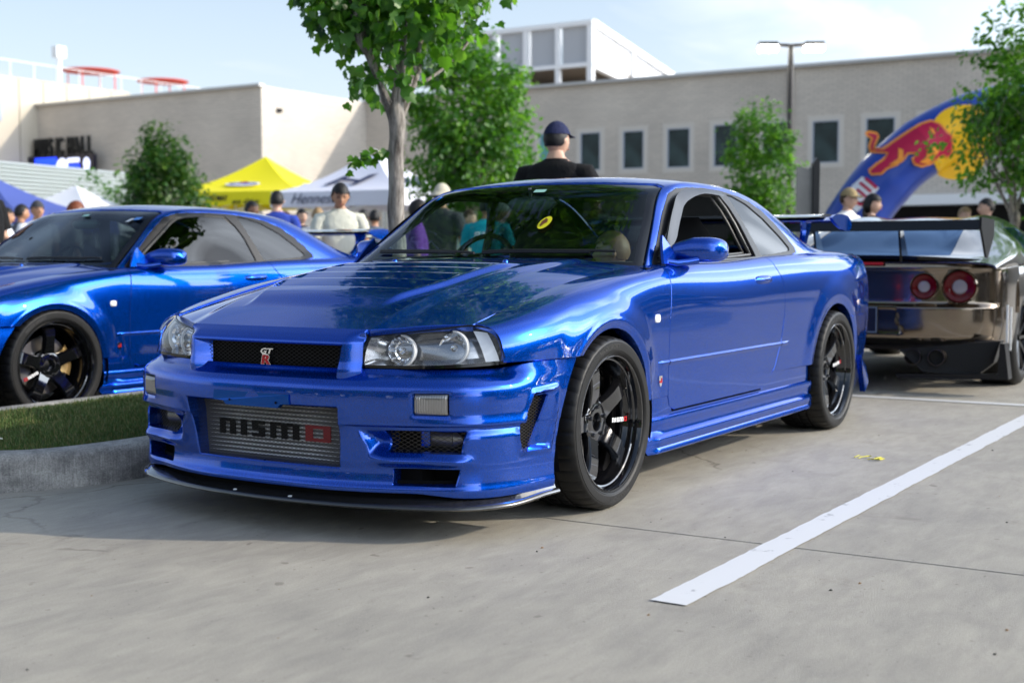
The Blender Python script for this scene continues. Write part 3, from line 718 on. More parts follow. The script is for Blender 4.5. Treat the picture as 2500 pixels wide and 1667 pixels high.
    def bdir(p, o, nn):
        a = abs(p[1])
        if p[0] > .60 and min(abs(float(sdpoly(a, p[2], q))-.004) for q in (FOG, LOWV)) < .006: return np.array([-.075, -.02*math.copysign(1, p[1]), 0])
        if p[0] > .60 and abs(float(sdpoly(a, p[2], TURN))-.004) < .004: return np.array([-.015, 0, 0])
        if p[0] > .80 and abs(float(sdpoly(p[1], p[2], IC))-.006) < .008: return np.array([-.070, -.012*np.sign(p[1]), 0])
        if p[0] < .66 and abs(float(sdpoly(p[0], p[2], BRK))) < .008: return np.array([-.02, -.05*np.sign(p[1]), 0])
        return -nn*.014
    Vb, Fb = flange(Vb, Fb, rnd=.0045, dirfn=bdir)
    obj('front_bumper', Vb, Fb, PAINT, root)
    Pq, Nq = contour(BPL, 90); G = []
    for (y, x), (ny_, nx_) in zip(Pq, Nq):
        if x > .42: G.append([(x-nx_*.075, y-ny_*.075, z) for z in (.095, .20)])
    G = np.array(G); Lq = G[::-1].copy(); Lq[..., 1] *= -1; MB().grid(np.concatenate([Lq[:-1], G])).build('lip_backing', VOID, root)
    # plate bracket
    pb = MB(); poly = [(-.185, .482), (.160, .482), (.163, .449), (.125, .447), (.112, .4335), (-.125, .4335), (-.140, .447), (-.188, .449)]
    pb.prism(poly, .970, .988, fn=lambda a, b, h: (h-.16*a*a, a, b)); pbo = pb.build('plate_bracket', paint_mat('bracket_paint', (.002, .075, .36), .35, .35), root, smooth=False)
    for y in (-.106, .106): MB().lathe([(0, 0), (.0045, 0)], 10, axis='x', c=(.9895-.16*y*y, y, .4515)).build('bracket_hole', VOID, pbo, smooth=False)
    # intercooler with lettering and mesh
    ic = MB().box((.850, 0, .340), (.05, .70, .23)).build('intercooler', ALUD, root, smooth=False)
    bar = MB()
    nb_ = 13
    for i in range(nb_):
        z = .248+i*.0148; V = []
        for y in np.linspace(-.325, .325, 9): V += [(.878-.10*y*y, y, z), (.885-.10*y*y, y, z+.0032), (.878-.10*y*y, y, z+.0068)]
        bar.add(V, [[3*j+k, 3*j+3+k, 3*j+4+k, 3*j+1+k] for j in range(8) for k in (0, 1)])
    bar.build('intercooler_bars', ALU, ic, smooth=False)
    kb, kr = MB(), MB()
    for poly, red in letters_nismo(.515, .056):
        ctr = np.mean(poly, 0)
        (kr if red else kb).prism(poly, 0, .0035, fn=lambda a, b, h: (.8835-.10*(a-.258)**2+h, (a-.258), .312+b))
    kb.build('intercooler_lettering', VOID, ic, smooth=False); kr.build('intercooler_lettering', REDI, ic, smooth=False, label='red last letter of the intercooler lettering')
    lattice('intercooler_mesh', [(-.35, .45), (.35, .45), (.33, .235), (-.33, .235)], lambda a, b, h: (.925-.12*a*a+h, a, b), mat('mesh_black', (.01, .01, .01), .5), root, pitch=.0105, w=.0007)
    # fog area: duct backing, oil cooler, mesh
    for s in (1, -1):
        MB().box((.700, s*.60, .285), (.05, .30, .20)).build('duct_backing', VOID, root, smooth=False)
        oc = MB(); oc.tube([(.72, s*.47, .335), (.715, s*.665, .335)], .030, 16); oc.tube([(.715, s*.665, .335), (.71, s*.70, .335)], [.030, .012], 16); oc.build('oil_cooler', mat('cast_alu', (.33, .31, .28), .35, .8) if s > 0 else bpy.data.materials['cast_alu'], root)
        MB().box((.752, s*.565, .335), (.004, .035, .06)).build('cooler_bracket', PAINT, root, smooth=False)
        lattice('duct_mesh', [(.48, .374), (.75, .374), (.74, .294), (.485, .294)], lambda a, b, h: (.845-.32*(a-.46)-.25*(a-.46)**2+h, s*a, b), mat('mesh_grey', (.07, .065, .06), .4, .7) if 'mesh_grey' not in bpy.data.materials else bpy.data.materials['mesh_grey'], root, pitch=.0135, w=.0009)
        # brake vent mesh
        def bv(a, b, h):
            y = .885-.30*max(0, a-.40)**1.6-.035-.02*(a-.45)/.12
            return (a, s*(y+h), b)
        lattice('vent_mesh', [(.43, .49), (.54, .49), (.60, .29), (.50, .29)], bv, bpy.data.materials['mesh_grey'], root, pitch=.011, w=.0007)
        MB().prism([(.42, .50), (.55, .50), (.61, .28), (.49, .28)], 0, .004, fn=lambda a, b, h: (a-.01, s*(bv(a, b, h)[1]*s-.018), b)).build('vent_backing', VOID, root, smooth=False)
        # turn signal
        tn = MB(); G = []
        for t in np.linspace(0, 1, 40):
            y = .598+.102*t; x = .868-.38*(y-.6)-.35*(y-.6)**2-.004+.0016*(math.cos(t*math.pi*26)); G.append([(x-.006*(abs(2*q-1)**6)-.004*abs(2*t-1)**8, s*y, .429+.066*q) for q in np.linspace(0, 1, 14)])
        tn.grid(np.array(G), flip=(s > 0)); tno = tn.build('turn_signal', LENSG, root, edge=80)
        MB().prism([(.592, .423), (.706, .423), (.706, .501), (.592, .501)], 0, .006, fn=lambda a, b, h: (.868-.38*(a-.6)-.35*(a-.6)**2-.020+h, s*a, b)).build('turn_bezel', VOID, tno, smooth=False)
    # ---- carbon splitter
    spl = MB(); SP = np.array([(0, .952), (.106, .949), (.3, .932), (.45, .903), (.6, .859), (.69, .825), (.76, .777), (.81, .715), (.845, .63), (.868, .53), (.882, .42), (.886, .32), (.886, .20)]); Pc2, Nc2 = contour(SP, 90); G = []
    for i in range(90):
        y, x = Pc2[i]; ny_, nx_ = Nc2[i]; 
        if x < .40: break
        e = .014-.010*float(sst(.50, .78, abs(y))); k = float(sst(.66, .45, x)); z0 = .107+.004*abs(y)/.9+.014*k
        row = [(x-nx_*.20, y-ny_*.20, z0+.004), (x-nx_*.05+0, y-ny_*.05, z0), (x+nx_*(e-.004), y+ny_*(e-.004), z0), (x+nx_*(e+.002), y+ny_*(e+.002), z0+.005), (x+nx_*(e+.001), y+ny_*(e+.001), z0+.012), (x+nx_*(e-.005), y+ny_*(e-.005), z0+.0165), (x+nx_*(e-.016-.0), y+ny_*(e-.016), z0+.018), (x-nx_*.02, y-ny_*.02, z0+.030+.004*k), (x-nx_*.05, y-ny_*.05, z0+.034)]
        G.append(row)
    G = np.array(G); L = G[::-1].copy(); L[..., 1] *= -1; G = np.concatenate([L[:-1], G]); spl.grid(G)
    if True:
        spo = spl.build('splitter', CARBON, root, edge=50)
    for y in (-.127, .127):
        MB().lathe([(0, .012), (.010, .011), (.016, .006), (.021, 0)], 18, axis='z', c=(.935, y, .118)).build('splitter_bolt', ALU, spo)
    # ---- headlights
    tB = np.array([(.874, .385, .578), (.833, .536, .5775), (.761, .697, .582), (.655, .800, .590), (.636, .8135, .5925)])
    tT = np.array([(.850, .402, .681), (.778, .555, .701), (.705, .655, .7145), (.655, .722, .7165), (.640, .770, .705)])
    dB = np.linspace(0, 1, 5)
    fB, fT = ncs([0, .25, .6, .9, 1], tB), ncs([0, .30, .62, .88, 1], tT)
    def lens_pt(t, q, inset=0.):
        a, b = fB(t), fT(t); p = a+(b-a)*q; out = np.array([.62, .55*min(1, .3+t*1.3), .35]); out /= np.linalg.norm(out)
        return p+out*(.020*math.sin(math.pi*min(1, q*.92+.04))-.006-inset)
    for s in (1, -1):
        hl = empty('headlight'); hl.parent = root
        G = np.array([[lens_pt(t, q)*[1, s, 1] for q in np.linspace(0, 1, 16)] for t in np.linspace(0, 1, 44)])
        MB().grid(G, flip=(s < 0)).build('lens', CLEARG, hl)
        G = np.array([[lens_pt(t, .5+(q-.5)*1.02, -.0015 if (t < .03 or t > .97 or q < .06 or q > .96) else -.0015)*[1, s, 1] for q in (0, .07)] for t in np.linspace(0, 1, 44)])
        sm = MB(); sm.grid(G, flip=(s < 0)); G = np.array([[lens_pt(t, q, -.0012)*[1, s, 1] for q in (.945, 1.0)] for t in np.linspace(0, 1, 44)]); sm.grid(G, flip=(s < 0))
        for t0, t1 in ((0, .018), (.985, 1.)): sm.grid(np.array([[lens_pt(t, q, -.0012)*[1, s, 1] for q in np.linspace(0, 1, 12)] for t in (t0, t1)]), flip=(s < 0))
        sm.build('lens_seal', BLACKG, hl)
        # bowl behind the lens
        def bk(t, q):
            p = lens_pt(t, q, 0)*[1, s, 1]; e = min(1, min(t, 1-t)/.10)*min(1, min(q, 1-q)/.12); e = e**.6
            return p-np.array([.085*e+.004, s*.012*e, .0])
        MB().grid(np.array([[bk(t, q) for q in np.linspace(0, 1, 15)] for t in np.linspace(0, 1, 40)]), flip=(s < 0)).build('lamp_housing', HSG, hl)
        for (cx_, cy_, cz_, r) in ((.786, .488, .630, .047), (.700, .640, .640, .050)):
            ax = np.array([1., s*.18, .05]); ax /= np.linalg.norm(ax)
            q = Vector(ax).to_track_quat('X', 'Z').to_matrix(); q = np.array(q)
            def pl(mb): V = np.array(mb.V) @ q.T + np.array([cx_, s*cy_, cz_]); mb.V = [tuple(v) for v in V]; return mb
            bow = MB(); nseg = 30; prof = [(r*k, -.05*(1-k*k)) for k in np.linspace(.12, 1, 8)]; bow.lathe(prof, nseg, axis='x')
            V = np.array(bow.V); rr = np.hypot(V[:, 1], V[:, 2]); an = np.arctan2(V[:, 2], V[:, 1]); V[:, 0] += .0035*np.cos(an*11)*(rr/r)+.003*np.cos(rr*420); bow.V = [tuple(v) for v in V]
            pl(bow).build('reflector', CHROME, hl, edge=12)
            rg_ = MB().lathe([(r*1.14, -.016), (r*1.20, .002), (r*1.16, .010), (r*1.06, .010), (r*1.0, -.002)], 48, axis='x'); rv_, rf_ = clip(rg_.V, rg_.F, lambda V: s*V[:, 1]-.35*r+.25*np.abs(V[:, 2])); pl(MB().add(rv_, rf_)).build('lamp_ring', RINGW, hl)
            pl(MB().lathe([(0, .004), (.007, .002), (.011, -.004), (.012, -.012), (.006, -.04)], 16, axis='x')).build('bulb', CHROME, hl)
        G = np.array([[lens_pt(t, q, .022)*[1, s, 1] for q in np.linspace(.12, .88, 9)] for t in np.linspace(.80, .93, 12)]); MB().grid(G, flip=(s < 0)).build('corner_reflector', RINGW, hl)
    # ---- canopy
    C = canopy_grid(-.42, -2.95, 230, 80); nc, mc = C.shape[:2]; Vc = C.reshape(-1, 3); Fc = gridF(nc, mc)
    if vnormals(Vc, Fc)[:, 2].mean() < 0: Fc = [f[::-1] for f in Fc]
    ws = lambda V: np.where(V[:, 0] > -1.12, sdpoly(V[:, 1], V[:, 2], WSP), .5)
    rw = lambda V: np.where(V[:, 0] < -1.95, sdpoly(V[:, 0], V[:, 1], RWP), .5)
    tr_ = lambda V: np.where(np.abs(V[:, 1]) > .56, sdpoly(V[:, 0], V[:, 2], TRIM), .5)
    dw = lambda V: np.where(np.abs(V[:, 1]) > .56, sdpoly(V[:, 0], V[:, 2], DOORW), .5)
    qw = lambda V: np.where(np.abs(V[:, 1]) > .56, sdpoly(V[:, 0], V[:, 2], QTRW), .5)
    Vp, Fp = clip(Vc, Fc, lambda V: ws(V)-.012); Vp, Fp = clip(Vp, Fp, lambda V: rw(V)-.01); Vp, Fp = clip(Vp, Fp, lambda V: tr_(V)-.0)
    Vp, Fp = clip(Vp, Fp, lambda V: np.where(V[:, 0] > -.58, np.abs(V[:, 1])-.70, 1.))
    Vp, Fp = flange(Vp, Fp, rnd=.003, dirfn=lambda p, o, nn: -nn*.014); obj('roof_shell', Vp, Fp, PAINT, root, edge=50)
    off = lambda V, F, d: V-vnormals(V, F)*d
    Vw, Fw = clip(Vc, Fc, lambda V: -ws(V)+.006); Vg, Fg = clip(Vw, Fw, lambda V: -ws(V)-.022); Vs, Fs = clip(Vw, Fw, lambda V: ws(V)+.022)
    obj('windshield', off(Vg, Fg, .006), Fg, WSG, root); obj('windshield_seal', off(Vs, Fs, .0055), Fs, BLACKG, root)
    Vw, Fw = clip(Vc, Fc, lambda V: -rw(V)+.006); obj('rear_window', off(Vw, Fw, .006), Fw, TINTG, root)
    Vt, Ft = clip(Vc, Fc, lambda V: -tr_(V)-.001); Vt, Ft = clip(Vt, Ft, dw); Vt, Ft = clip(Vt, Ft, qw)
    for s in (1, -1):
        a, b = clip(Vt, Ft, lambda V: s*V[:, 1]); a, b = flange(a-vnormals(a, b)*-.001, b, rnd=.002, dirfn=lambda p, o, nn: -nn*.012); obj('window_trim', a, b, TRIMP, root)
        a, b = clip(Vc, Fc, lambda V: np.where(s*V[:, 1] > 0, -qw(V)+.002, -1.)); obj('quarter_window', off(a, b, .004), b, QTRG, root)
    Vo, Fo = clip(Vc, Fc, lambda V: -dw(V)+.002)
    gl = {}
    for s in (1, -1):
        a, b = clip(Vo, Fo, lambda V: s*V[:, 1]); gl[s] = (off(a, b, .006), b)
    root['_'] = 0; del root['_']
    # door frame inside the opening
    for s in (1, -1):
        ring = [(p[0], p[1]) for p in DOORW]; fr = MB(); c_ = np.array(ring).mean(0)
        for k, (sc, dep) in enumerate([(.955, .012), (.90, .035)]):
            pts = []
            for p in ring+[ring[0], ring[1]]:
                q = c_+(np.array(p)-c_)*sc; q[1] = max(q[1], .925); pts.append((q[0], s*(.79-.42*(q[1]-.93)-dep), q[1]))
            fr.tube(pts, .009-.002*k, 8)
        fr.build('door_frame', mat('frame_grey', (.06, .058, .055), .4) if 'frame_grey' not in bpy.data.materials else bpy.data.materials['frame_grey'], root)
    # belt strip
    for s in (1, -1):
        pts = [(x, s*(.7905+.006*((x+.6)/-1.6)), .916+.030*((x+.62)/-1.6)**1.4) for x in np.linspace(-.64, -2.16, 30)]
        MB().tube(pts, .0105, 8).build('belt_moulding', mat('belt_grey', (.10, .10, .105), .3, .4) if 'belt_grey' not in bpy.data.materials else bpy.data.materials['belt_grey'], root)
    # ---- deck, rear cap
    xs = np.linspace(-2.80, -3.60, 40); G = np.zeros((40, 61, 3)); vv = np.linspace(-1, 1, 61)
    for i, x in enumerate(xs):
        hw = .765-.05*float(sst(-3.1, -3.6, x)); G[i, :, 0] = x; G[i, :, 1] = vv*hw; G[i, :, 2] = .972-.012*np.abs(vv)**4+.0-.03*float(sst(-3.45, -3.62, x))
    MB().grid(G, flip=False).build('trunk_lid', PAINT, root)
    RPL = np.array([(0, 3.67), (.4, 3.66), (.62, 3.625), (.74, 3.56), (.81, 3.47), (.845, 3.40), (.861, 3.30)])
    rr_ = lambda x, y: [(.20, .06), (.33, .03), (.50, .006), (.60, .0), (.72, .0), (.82, .008), (.90, .030), (.945, .070), (.952, .13)]
    R_ = wrap_grid(RPL, rr_, 70, 40); R_[..., 0] *= -1; Vx = R_.reshape(-1, 3); Fx = gridF(*R_.shape[:2]); 
    if vnormals(Vx, Fx)[:, 0].mean() > 0: Fx = [f[::-1] for f in Fx]
    a, b = clip(Vx, Fx, lambda V: V[:, 2]-.611); obj('tail_panel', a, b, PAINT, root)
    a, b = clip(Vx, Fx, lambda V: .609-V[:, 2]); mbr_ = MB(); mbr_.add(a, b); mbr_.add(Vr, Fr); mbr_.add(Vrm, Frm); rb = mbr_.build('rear_bumper', PAINT, root)
    for s in (1, -1):
        for yy, r_ in ((.66, .082), (.46, .070)):
            tl = MB().lathe([(0, 0), (r_*.45, -.003), (r_*.5, .006), (r_*.9, -.004), (r_, .012)], 32, axis='x', c=(-3.655+.25*max(0, yy-.5), s*yy, .79)); tl.build('tail_light', REDP, root)
        sp_ = MB(); sp_.prism([(-3.10, .38), (-3.21, .30), (-3.19, .22), (-3.08, .17)], 0, .03, fn=lambda a, b, h: (a, s*(.865+h+.25*(.30-b)*(b < .3)), b)); sp_.build('rear_spat', PAINT, root, smooth=False)
    # ---- wing
    wg = empty('rear_wing'); wg.parent = root; wgp = [(-2.93, 1.148), (-3.00, 1.166), (-3.10, 1.172), (-3.17, 1.160), (-3.10, 1.146), (-3.00, 1.135)]
    MB().prism(wgp, -.775, .775, fn=lambda a, b, h: (a, h, b)).build('wing_blade', PAINT, wg, edge=50)
    MB().prism([(-2.90, 1.168), (-2.98, 1.183), (-3.06, 1.188), (-3.15, 1.186), (-3.15, 1.178), (-3.0, 1.173)], -.70, .70, fn=lambda a, b, h: (a, h, b)).build('wing_flap', CARBON, wg, edge=50)
    ep = [(-2.87, 1.160), (-2.93, 1.178), (-3.05, 1.186), (-3.17, 1.178), (-3.23, 1.150), (-3.24, 1.115), (-3.20, 1.092), (-3.12, 1.090), (-3.0, 1.112), (-2.92, 1.138)]
    for s in (1, -1):
        MB().prism(ep, s*.768, s*.786, fn=lambda a, b, h: (a, h, b)).build('end_plate', PAINT, wg, edge=50)
        st = MB(); G = []
        for t in np.linspace(0, 1, 12):
            z = .955+.195*t; xc = -2.86-.16*t**.7-.03*math.sin(t*3.1); w = .085-.045*math.sin(t*math.pi)**.8; G.append([(xc-w, s*.585, z), (xc-w*.7, s*.602, z), (xc+w*.7, s*.602, z), (xc+w, s*.585, z), (xc+w*.7, s*.568, z), (xc-w*.7, s*.568, z), (xc-w, s*.585, z)])
        st.grid(np.array(G)); st.build('wing_stand', PAINT, wg)
    # ---- interior
    it = MB(); it.prism([(-.50, .78), (-.62, .915), (-.80, .925), (-.90, .88), (-.93, .70), (-.55, .60)], -.70, .70, fn=lambda a, b, h: (a, h, b)); it.build('dashboard', FABRIC, root)
    MB().box((-1.6, 0, .33), (2.4, 1.5, .08)).build('cabin_floor', VOID, root, smooth=False)
    MB().box((-.52, 0, .60), (.10, 1.60, .50)).build('firewall', VOID, root, smooth=False)
    for s in (1, -1):
        MB().box((-1.35, s*.79, .62), (1.8, .03, .56)).build('door_card', VOID, root, smooth=False)
        se = empty('seat'); se.parent = root
        cs = MB(); cs.prism([(-1.10, .50), (-1.12, .62), (-1.50, .58), (-1.60, .56), (-1.60, .46), (-1.15, .42)], s*.36-.23, s*.36+.23, fn=lambda a, b, h: (a, h, b)); cs.build('seat_cushion', FABRIC, se)
        cs = MB(); G = []
        for t in np.linspace(0, 1, 16):
            z = .52+.62*t; x = -1.52-.20*t; w = .24-.05*sst(.55, .95, t)-.07*sst(.85, 1., t); G.append([(x+.05*math.cos(a)*(1-.6*sst(.9, 1, t)), s*.36+w*math.sin(a), z) for a in np.linspace(0, 2*math.pi, 20)])
        cs.grid(np.array(G)); cs.build('seat_back', FABRIC, se)
    sw = MB(); ring = []; ctr = np.array([-1.02, -.36, .89]); nrm = np.array([.90, 0, .44]); uu = np.array([0, 1, 0]); vv_ = np.cross(nrm, uu); vv_ /= np.linalg.norm(vv_)
    for t in np.linspace(0, 2*math.pi, 33): ring.append(ctr+.175*(math.cos(t)*uu+math.sin(t)*vv_))
    sw.tube(ring, .013, 8); 
    for t in (math.pi/2, math.pi*7/6, -math.pi/6): sw.tube([ctr, ctr+.17*(math.cos(t)*uu+math.sin(t)*vv_)], .014, 6)
    sw.build('steering_wheel', BLACKP, root)
    mr = MB(); G = []
    for t in np.linspace(0, 1, 14):
        y = -.13+.26*t; w = .032*(1-abs(2*t-1)**5)**.5+.001; G.append([(-.935+.016*math.cos(a), y-.02, 1.190+w*math.sin(a)) for a in np.linspace(0, 2*math.pi, 13)])
    mr.grid(np.array(G)); mr.tube([(-.93, -.02, 1.20), (-.915, -.02, 1.262)], .008, 6); mr.build('rear_view_mirror', mat('mirror_back', (.10, .11, .12), .4) if 'mirror_back' not in bpy.data.materials else bpy.data.materials['mirror_back'], root)
    # cowl and wipers
    cw = MB(); G = []
    for t in np.linspace(-1, 1, 40):
        y = t*.735; x0 = -.405-.14*(y/.74)**2; zz = .938-.030*(y/.74)**2; G.append([(x0+.015, y, zz-.012), (x0-.03, y, zz-.010), (x0-.08, y, zz-.005)])
    cw.grid(np.array(G), flip=False); cw.build('cowl', BLACKP, root)
    def wsz(x, y):
        K = _CS(np.array([x])).reshape(5, 2); f = np.vstack([K[::-1]*[-1, 1], K[1:]]); v = np.linspace(-1, 1, 160); vp = np.array([0, .30, .58, .72, 1.0]); s_ = ncs(np.r_[-vp[::-1], vp[1:]], f)(v); return float(np.interp(y, s_[:, 0], s_[:, 1]))
    for (ya, yb_) in ((.62, .02), (-.02, -.60)):
        wp = empty('wiper'); wp.parent = root; pts = []
        for t in np.linspace(0, 1, 12):
            y = ya+(yb_-ya)*t; x = -.440-.135*(y/.74)**2-.020*math.sin(math.pi*t)-.008*t; pts.append((x, y, wsz(x, y)+.010+.004*math.sin(math.pi*t)))
        MB().tube(pts, .006, 6).build('wiper_arm', BLACKP, wp)
        MB().tube([(p[0]+.004, p[1], p[2]-.008) for p in pts[2:]], .005, 5).build('wiper_blade', BLACKP, wp)
    # underbody and wheel wells
    ub = MB(); ub.box((-1.35, 0, .235), (4.3, 1.16, .13)); ub.box((-1.33, 0, .235), (1.86, 1.68, .13)); ub.box((.60, 0, .33), (.30, 1.1, .30)); ub.box((.1, 0, .60), (1.1, 1.15, .10)); ub.box((-3.1, 0, .5), (.9, 1.3, .5)); ub.build('underbody', VOID, root, smooth=False)
    for (cx_, cz_) in (F_AX, R_AX):
        for s in (1, -1):
            V = []; an = np.linspace(-.35, math.pi+.35, 30)
            for a in an: V += [(cx_+.385*math.cos(a), s*.872, cz_+.385*math.sin(a)), (cx_+.40*math.cos(a), s*.55, cz_+.40*math.sin(a))]
            F_ = [[2*i, 2*i+1, 2*i+3, 2*i+2] for i in range(29)]
            V.append((cx_, s*.55, cz_)); F_ += [[2*i+1, len(V)-1, 2*i+3] for i in range(29)]
            obj('wheel_well', V, F_, VOID, root)
    # ---- wheels
    w = make_wheel(); w.parent = root; w.location = (0, .885, WZ)
    for (x, y, rz) in ((-2.665, .893, 0), (0, -.885, math.pi), (-2.665, -.893, math.pi)):
        c = copy_tree(w, root); c.location = (x, y, WZ); c.rotation_euler = (0, math.radians(11) if x < -1 else 0, rz)
    return root, gl
coupe, GL = build_coupe('parked_car')
tag(coupe, 'blue sports coupe in the foreground with open side window and GT R badge', 'car', 'blue coupes of the same model')
# ================================================================ ground
rng = np.random.default_rng(7); random.seed(7)
def concrete_mat():
    m = bpy.data.materials.new('brushed_concrete'); m.use_nodes = True; nt = m.node_tree; p = nt.nodes['Principled BSDF']; L = nt.links.new
    g = nt.nodes.new('ShaderNodeNewGeometry')
    def N(scale, det, sx=1., sy=1., rough=.55, rot=0., dist=0.):
        mp_ = nt.nodes.new('ShaderNodeMapping'); mp_.inputs['Scale'].default_value = (sx, sy, 1); mp_.inputs['Rotation'].default_value = (0, 0, rot); L(g.outputs['Position'], mp_.inputs[0])
        n = nt.nodes.new('ShaderNodeTexNoise'); n.inputs['Scale'].default_value = scale; n.inputs['Detail'].default_value = det; n.inputs['Roughness'].default_value = rough; n.inputs['Distortion'].default_value = dist; L(mp_.outputs[0], n.inputs['Vector']); return n.outputs['Fac']
    def ramp(f, a, b, ca, cb):
        r = nt.nodes.new('ShaderNodeValToRGB'); r.color_ramp.elements[0].position = a; r.color_ramp.elements[1].position = b; r.color_ramp.elements[0].color = (*ca, 1); r.color_ramp.elements[1].color = (*cb, 1); L(f, r.inputs[0]); return r.outputs[0]
    def mix(t, a, b, f): 
        n = nt.nodes.new('ShaderNodeMixRGB'); n.blend_type = t; n.inputs[0].default_value = f if not hasattr(f, 'links') else 0
        if hasattr(f, 'links'): L(f, n.inputs[0])
        L(a, n.inputs[1]); L(b, n.inputs[2]); return n.outputs[0]
    base = ramp(N(.9, 4, rot=.4), .35, .68, (.345, .320, .272), (.41, .378, .315))
    st = ramp(N(14, 7, .35, 1.6, .7, rot=-.35), .30, .70, (.86, .86, .865), (1.06, 1.055, 1.05))
    blot = ramp(N(5.5, 8, .6, 1.3, .65, rot=.2, dist=.6), .36, .60, (.84, .84, .85), (1.04, 1.04, 1.035))
    fine = ramp(N(190, 3, 1, 1, .7), .30, .70, (.80, .80, .80), (1.16, 1.16, 1.16))
    c = mix('MULTIPLY', base, st, .85); c = mix('MULTIPLY', c, blot, .8); c = mix('MULTIPLY', c, fine, .7)
    pit = ramp(N(42, 2, 1, 1, .5), .26, .30, (.35, .33, .30), (1, 1, 1)); c = mix('MULTIPLY', c, pit, .6); st2 = ramp(N(1.7, 9, 1, 1, .72, dist=1.2), .60, .72, (1, 1, 1), (.62, .60, .57)); c = mix('MULTIPLY', c, st2, .55); spot = ramp(N(11, 2, 1, 1, .4), .735, .76, (1, 1, 1), (.45, .43, .41)); c = mix('MULTIPLY', c, spot, .6)
    # hairline cracks
    v = nt.nodes.new('ShaderNodeTexVoronoi'); v.feature = 'DISTANCE_TO_EDGE'; v.inputs['Scale'].default_value = .33
    nn = nt.nodes.new('ShaderNodeTexNoise'); nn.inputs['Scale'].default_value = 2.2; nn.inputs['Detail'].default_value = 6; L(g.outputs['Position'], nn.inputs['Vector'])
    va = nt.nodes.new('ShaderNodeVectorMath'); va.operation = 'MULTIPLY_ADD'; va.inputs[1].default_value = (.55, .55, .55); L(nn.outputs['Color'], va.inputs[0]); L(g.outputs['Position'], va.inputs[2]); L(va.outputs[0], v.inputs['Vector'])
    ck = ramp(v.outputs['Distance'], .0, .0022, (.5, .49, .47), (1, 1, 1))
    ckm = ramp(N(.5, 2), .57, .60, (0, 0, 0), (1, 1, 1)); c2 = mix('MULTIPLY', c, ck, 1.); c = mix('MIX', c, c2, ckm)
    L(c, p.inputs['Base Color']); p.inputs['Roughness'].default_value = .72; p.inputs['Specular IOR Level'].default_value = .35
    b = nt.nodes.new('ShaderNodeBump'); b.inputs['Strength'].default_value = .8; b.inputs['Distance'].default_value = .004; L(N(170, 5, .6, 1.4, .85), b.inputs['Height']); L(b.outputs[0], p.inputs['Normal'])
    return m
CONC = concrete_mat()
JOINT = mat('joint_sealant', (.015, .014, .013), .8)
lot = empty('parking_lot'); lot['kind'] = 'structure'
struct('joint_bed', [(-60, -60, -.012), (40, -60, -.012), (40, 60, -.012), (-60, 60, -.012)], [[0, 1, 2, 3]], JOINT, parent=lot)
slab_x = [10.1, 5.2, .27, -4.62, -9.5, -14.4, -19.3, -24.2]; slab_y = [-26.8, -19.8, -12.8, -5.8, 5.6, 12.6, 19.6]
for i in range(len(slab_x)-1):
    for j in range(len(slab_y)-1):
        x1, x0, y0, y1 = slab_x[i]-.004, slab_x[i+1]+.004, slab_y[j]+.004, slab_y[j+1]-.004
        b = .004; o = obj('slab', [(x0, y0, -.05), (x1, y0, -.05), (x1, y1, -.05), (x0, y1, -.05), (x0, y0, -b), (x1, y0, -b), (x1, y1, -b), (x0, y1, -b), (x0+b, y0+b, 0), (x1-b, y0+b, 0), (x1-b, y1-b, 0), (x0+b, y1-b, 0)],
            [[8, 9, 10, 11], [4, 5, 9, 8], [5, 6, 10, 9], [6, 7, 11, 10], [7, 4, 8, 11], [0, 1, 5, 4], [1, 2, 6, 5], [2, 3, 7, 6], [3, 0, 4, 7]], CONC, lot, smooth=False)
X0, X1, Y0, Y1 = slab_x[-1], slab_x[0], slab_y[0], slab_y[-1]
struct('ground', [(-600, -600, -.004), (600, -600, -.004), (600, Y0, -.004), (-600, Y0, -.004), (-600, Y1, -.004), (600, Y1, -.004), (600, 600, -.004), (-600, 600, -.004), (-600, Y0, -.004), (X0, Y0, -.004), (X0, Y1, -.004), (X1, Y0, -.004), (600, Y1, -.004), (X1, Y1, -.004)],
       [[0, 1, 2, 11, 9, 3], [4, 10, 13, 12, 6, 7], [8, 9, 10, 4], [11, 2, 12, 13]], CONC, smooth=False)
def line_mat():
    m = mat('road_paint', (.78, .79, .80), .6); nt = m.node_tree; p = nt.nodes['Principled BSDF']; g = nt.nodes.new('ShaderNodeNewGeometry')
    n = nt.nodes.new('ShaderNodeTexNoise'); n.inputs['Scale'].default_value = 9; n.inputs['Detail'].default_value = 9; n.inputs['Roughness'].default_value = .72; nt.links.new(g.outputs['Position'], n.inputs['Vector'])
    r = nt.nodes.new('ShaderNodeValToRGB'); r.color_ramp.elements[0].position = .365; r.color_ramp.elements[1].position = .395; r.color_ramp.elements[0].color = (.36, .36, .36, 1); r.color_ramp.elements[1].color = (.60, .60, .595, 1)
    nt.links.new(n.outputs['Fac'], r.inputs[0]); nt.links.new(r.outputs[0], p.inputs['Base Color']); return m
LINEM = line_mat()
def ragged_line(name, p0, p1, w, z=.004):
    p0, p1 = np.array(p0, float), np.array(p1, float); L = np.linalg.norm(p1-p0); n = int(L/.03)+2; d = (p1-p0)/L; q = np.array([-d[1], d[0]]); V = []; a = b = 0
    for i in range(n):
        a = a*.6+rng.normal()*.0016; b = b*.6+rng.normal()*.0016; c = p0+d*L*i/(n-1)
        for s, e in ((-1, a), (1, b)): u = c+q*(s*w/2+e); V.append((u[0], u[1], z))
    return struct(name, V, [[2*i, 2*i+2, 2*i+3, 2*i+1] for i in range(n-1)], LINEM, smooth=False)
ragged_line('parking_line', (1.112, 1.628), (-4.33, 1.715), .108)
ragged_line('parking_line', (-4.38, -.9), (-4.38, 14.0), .10)
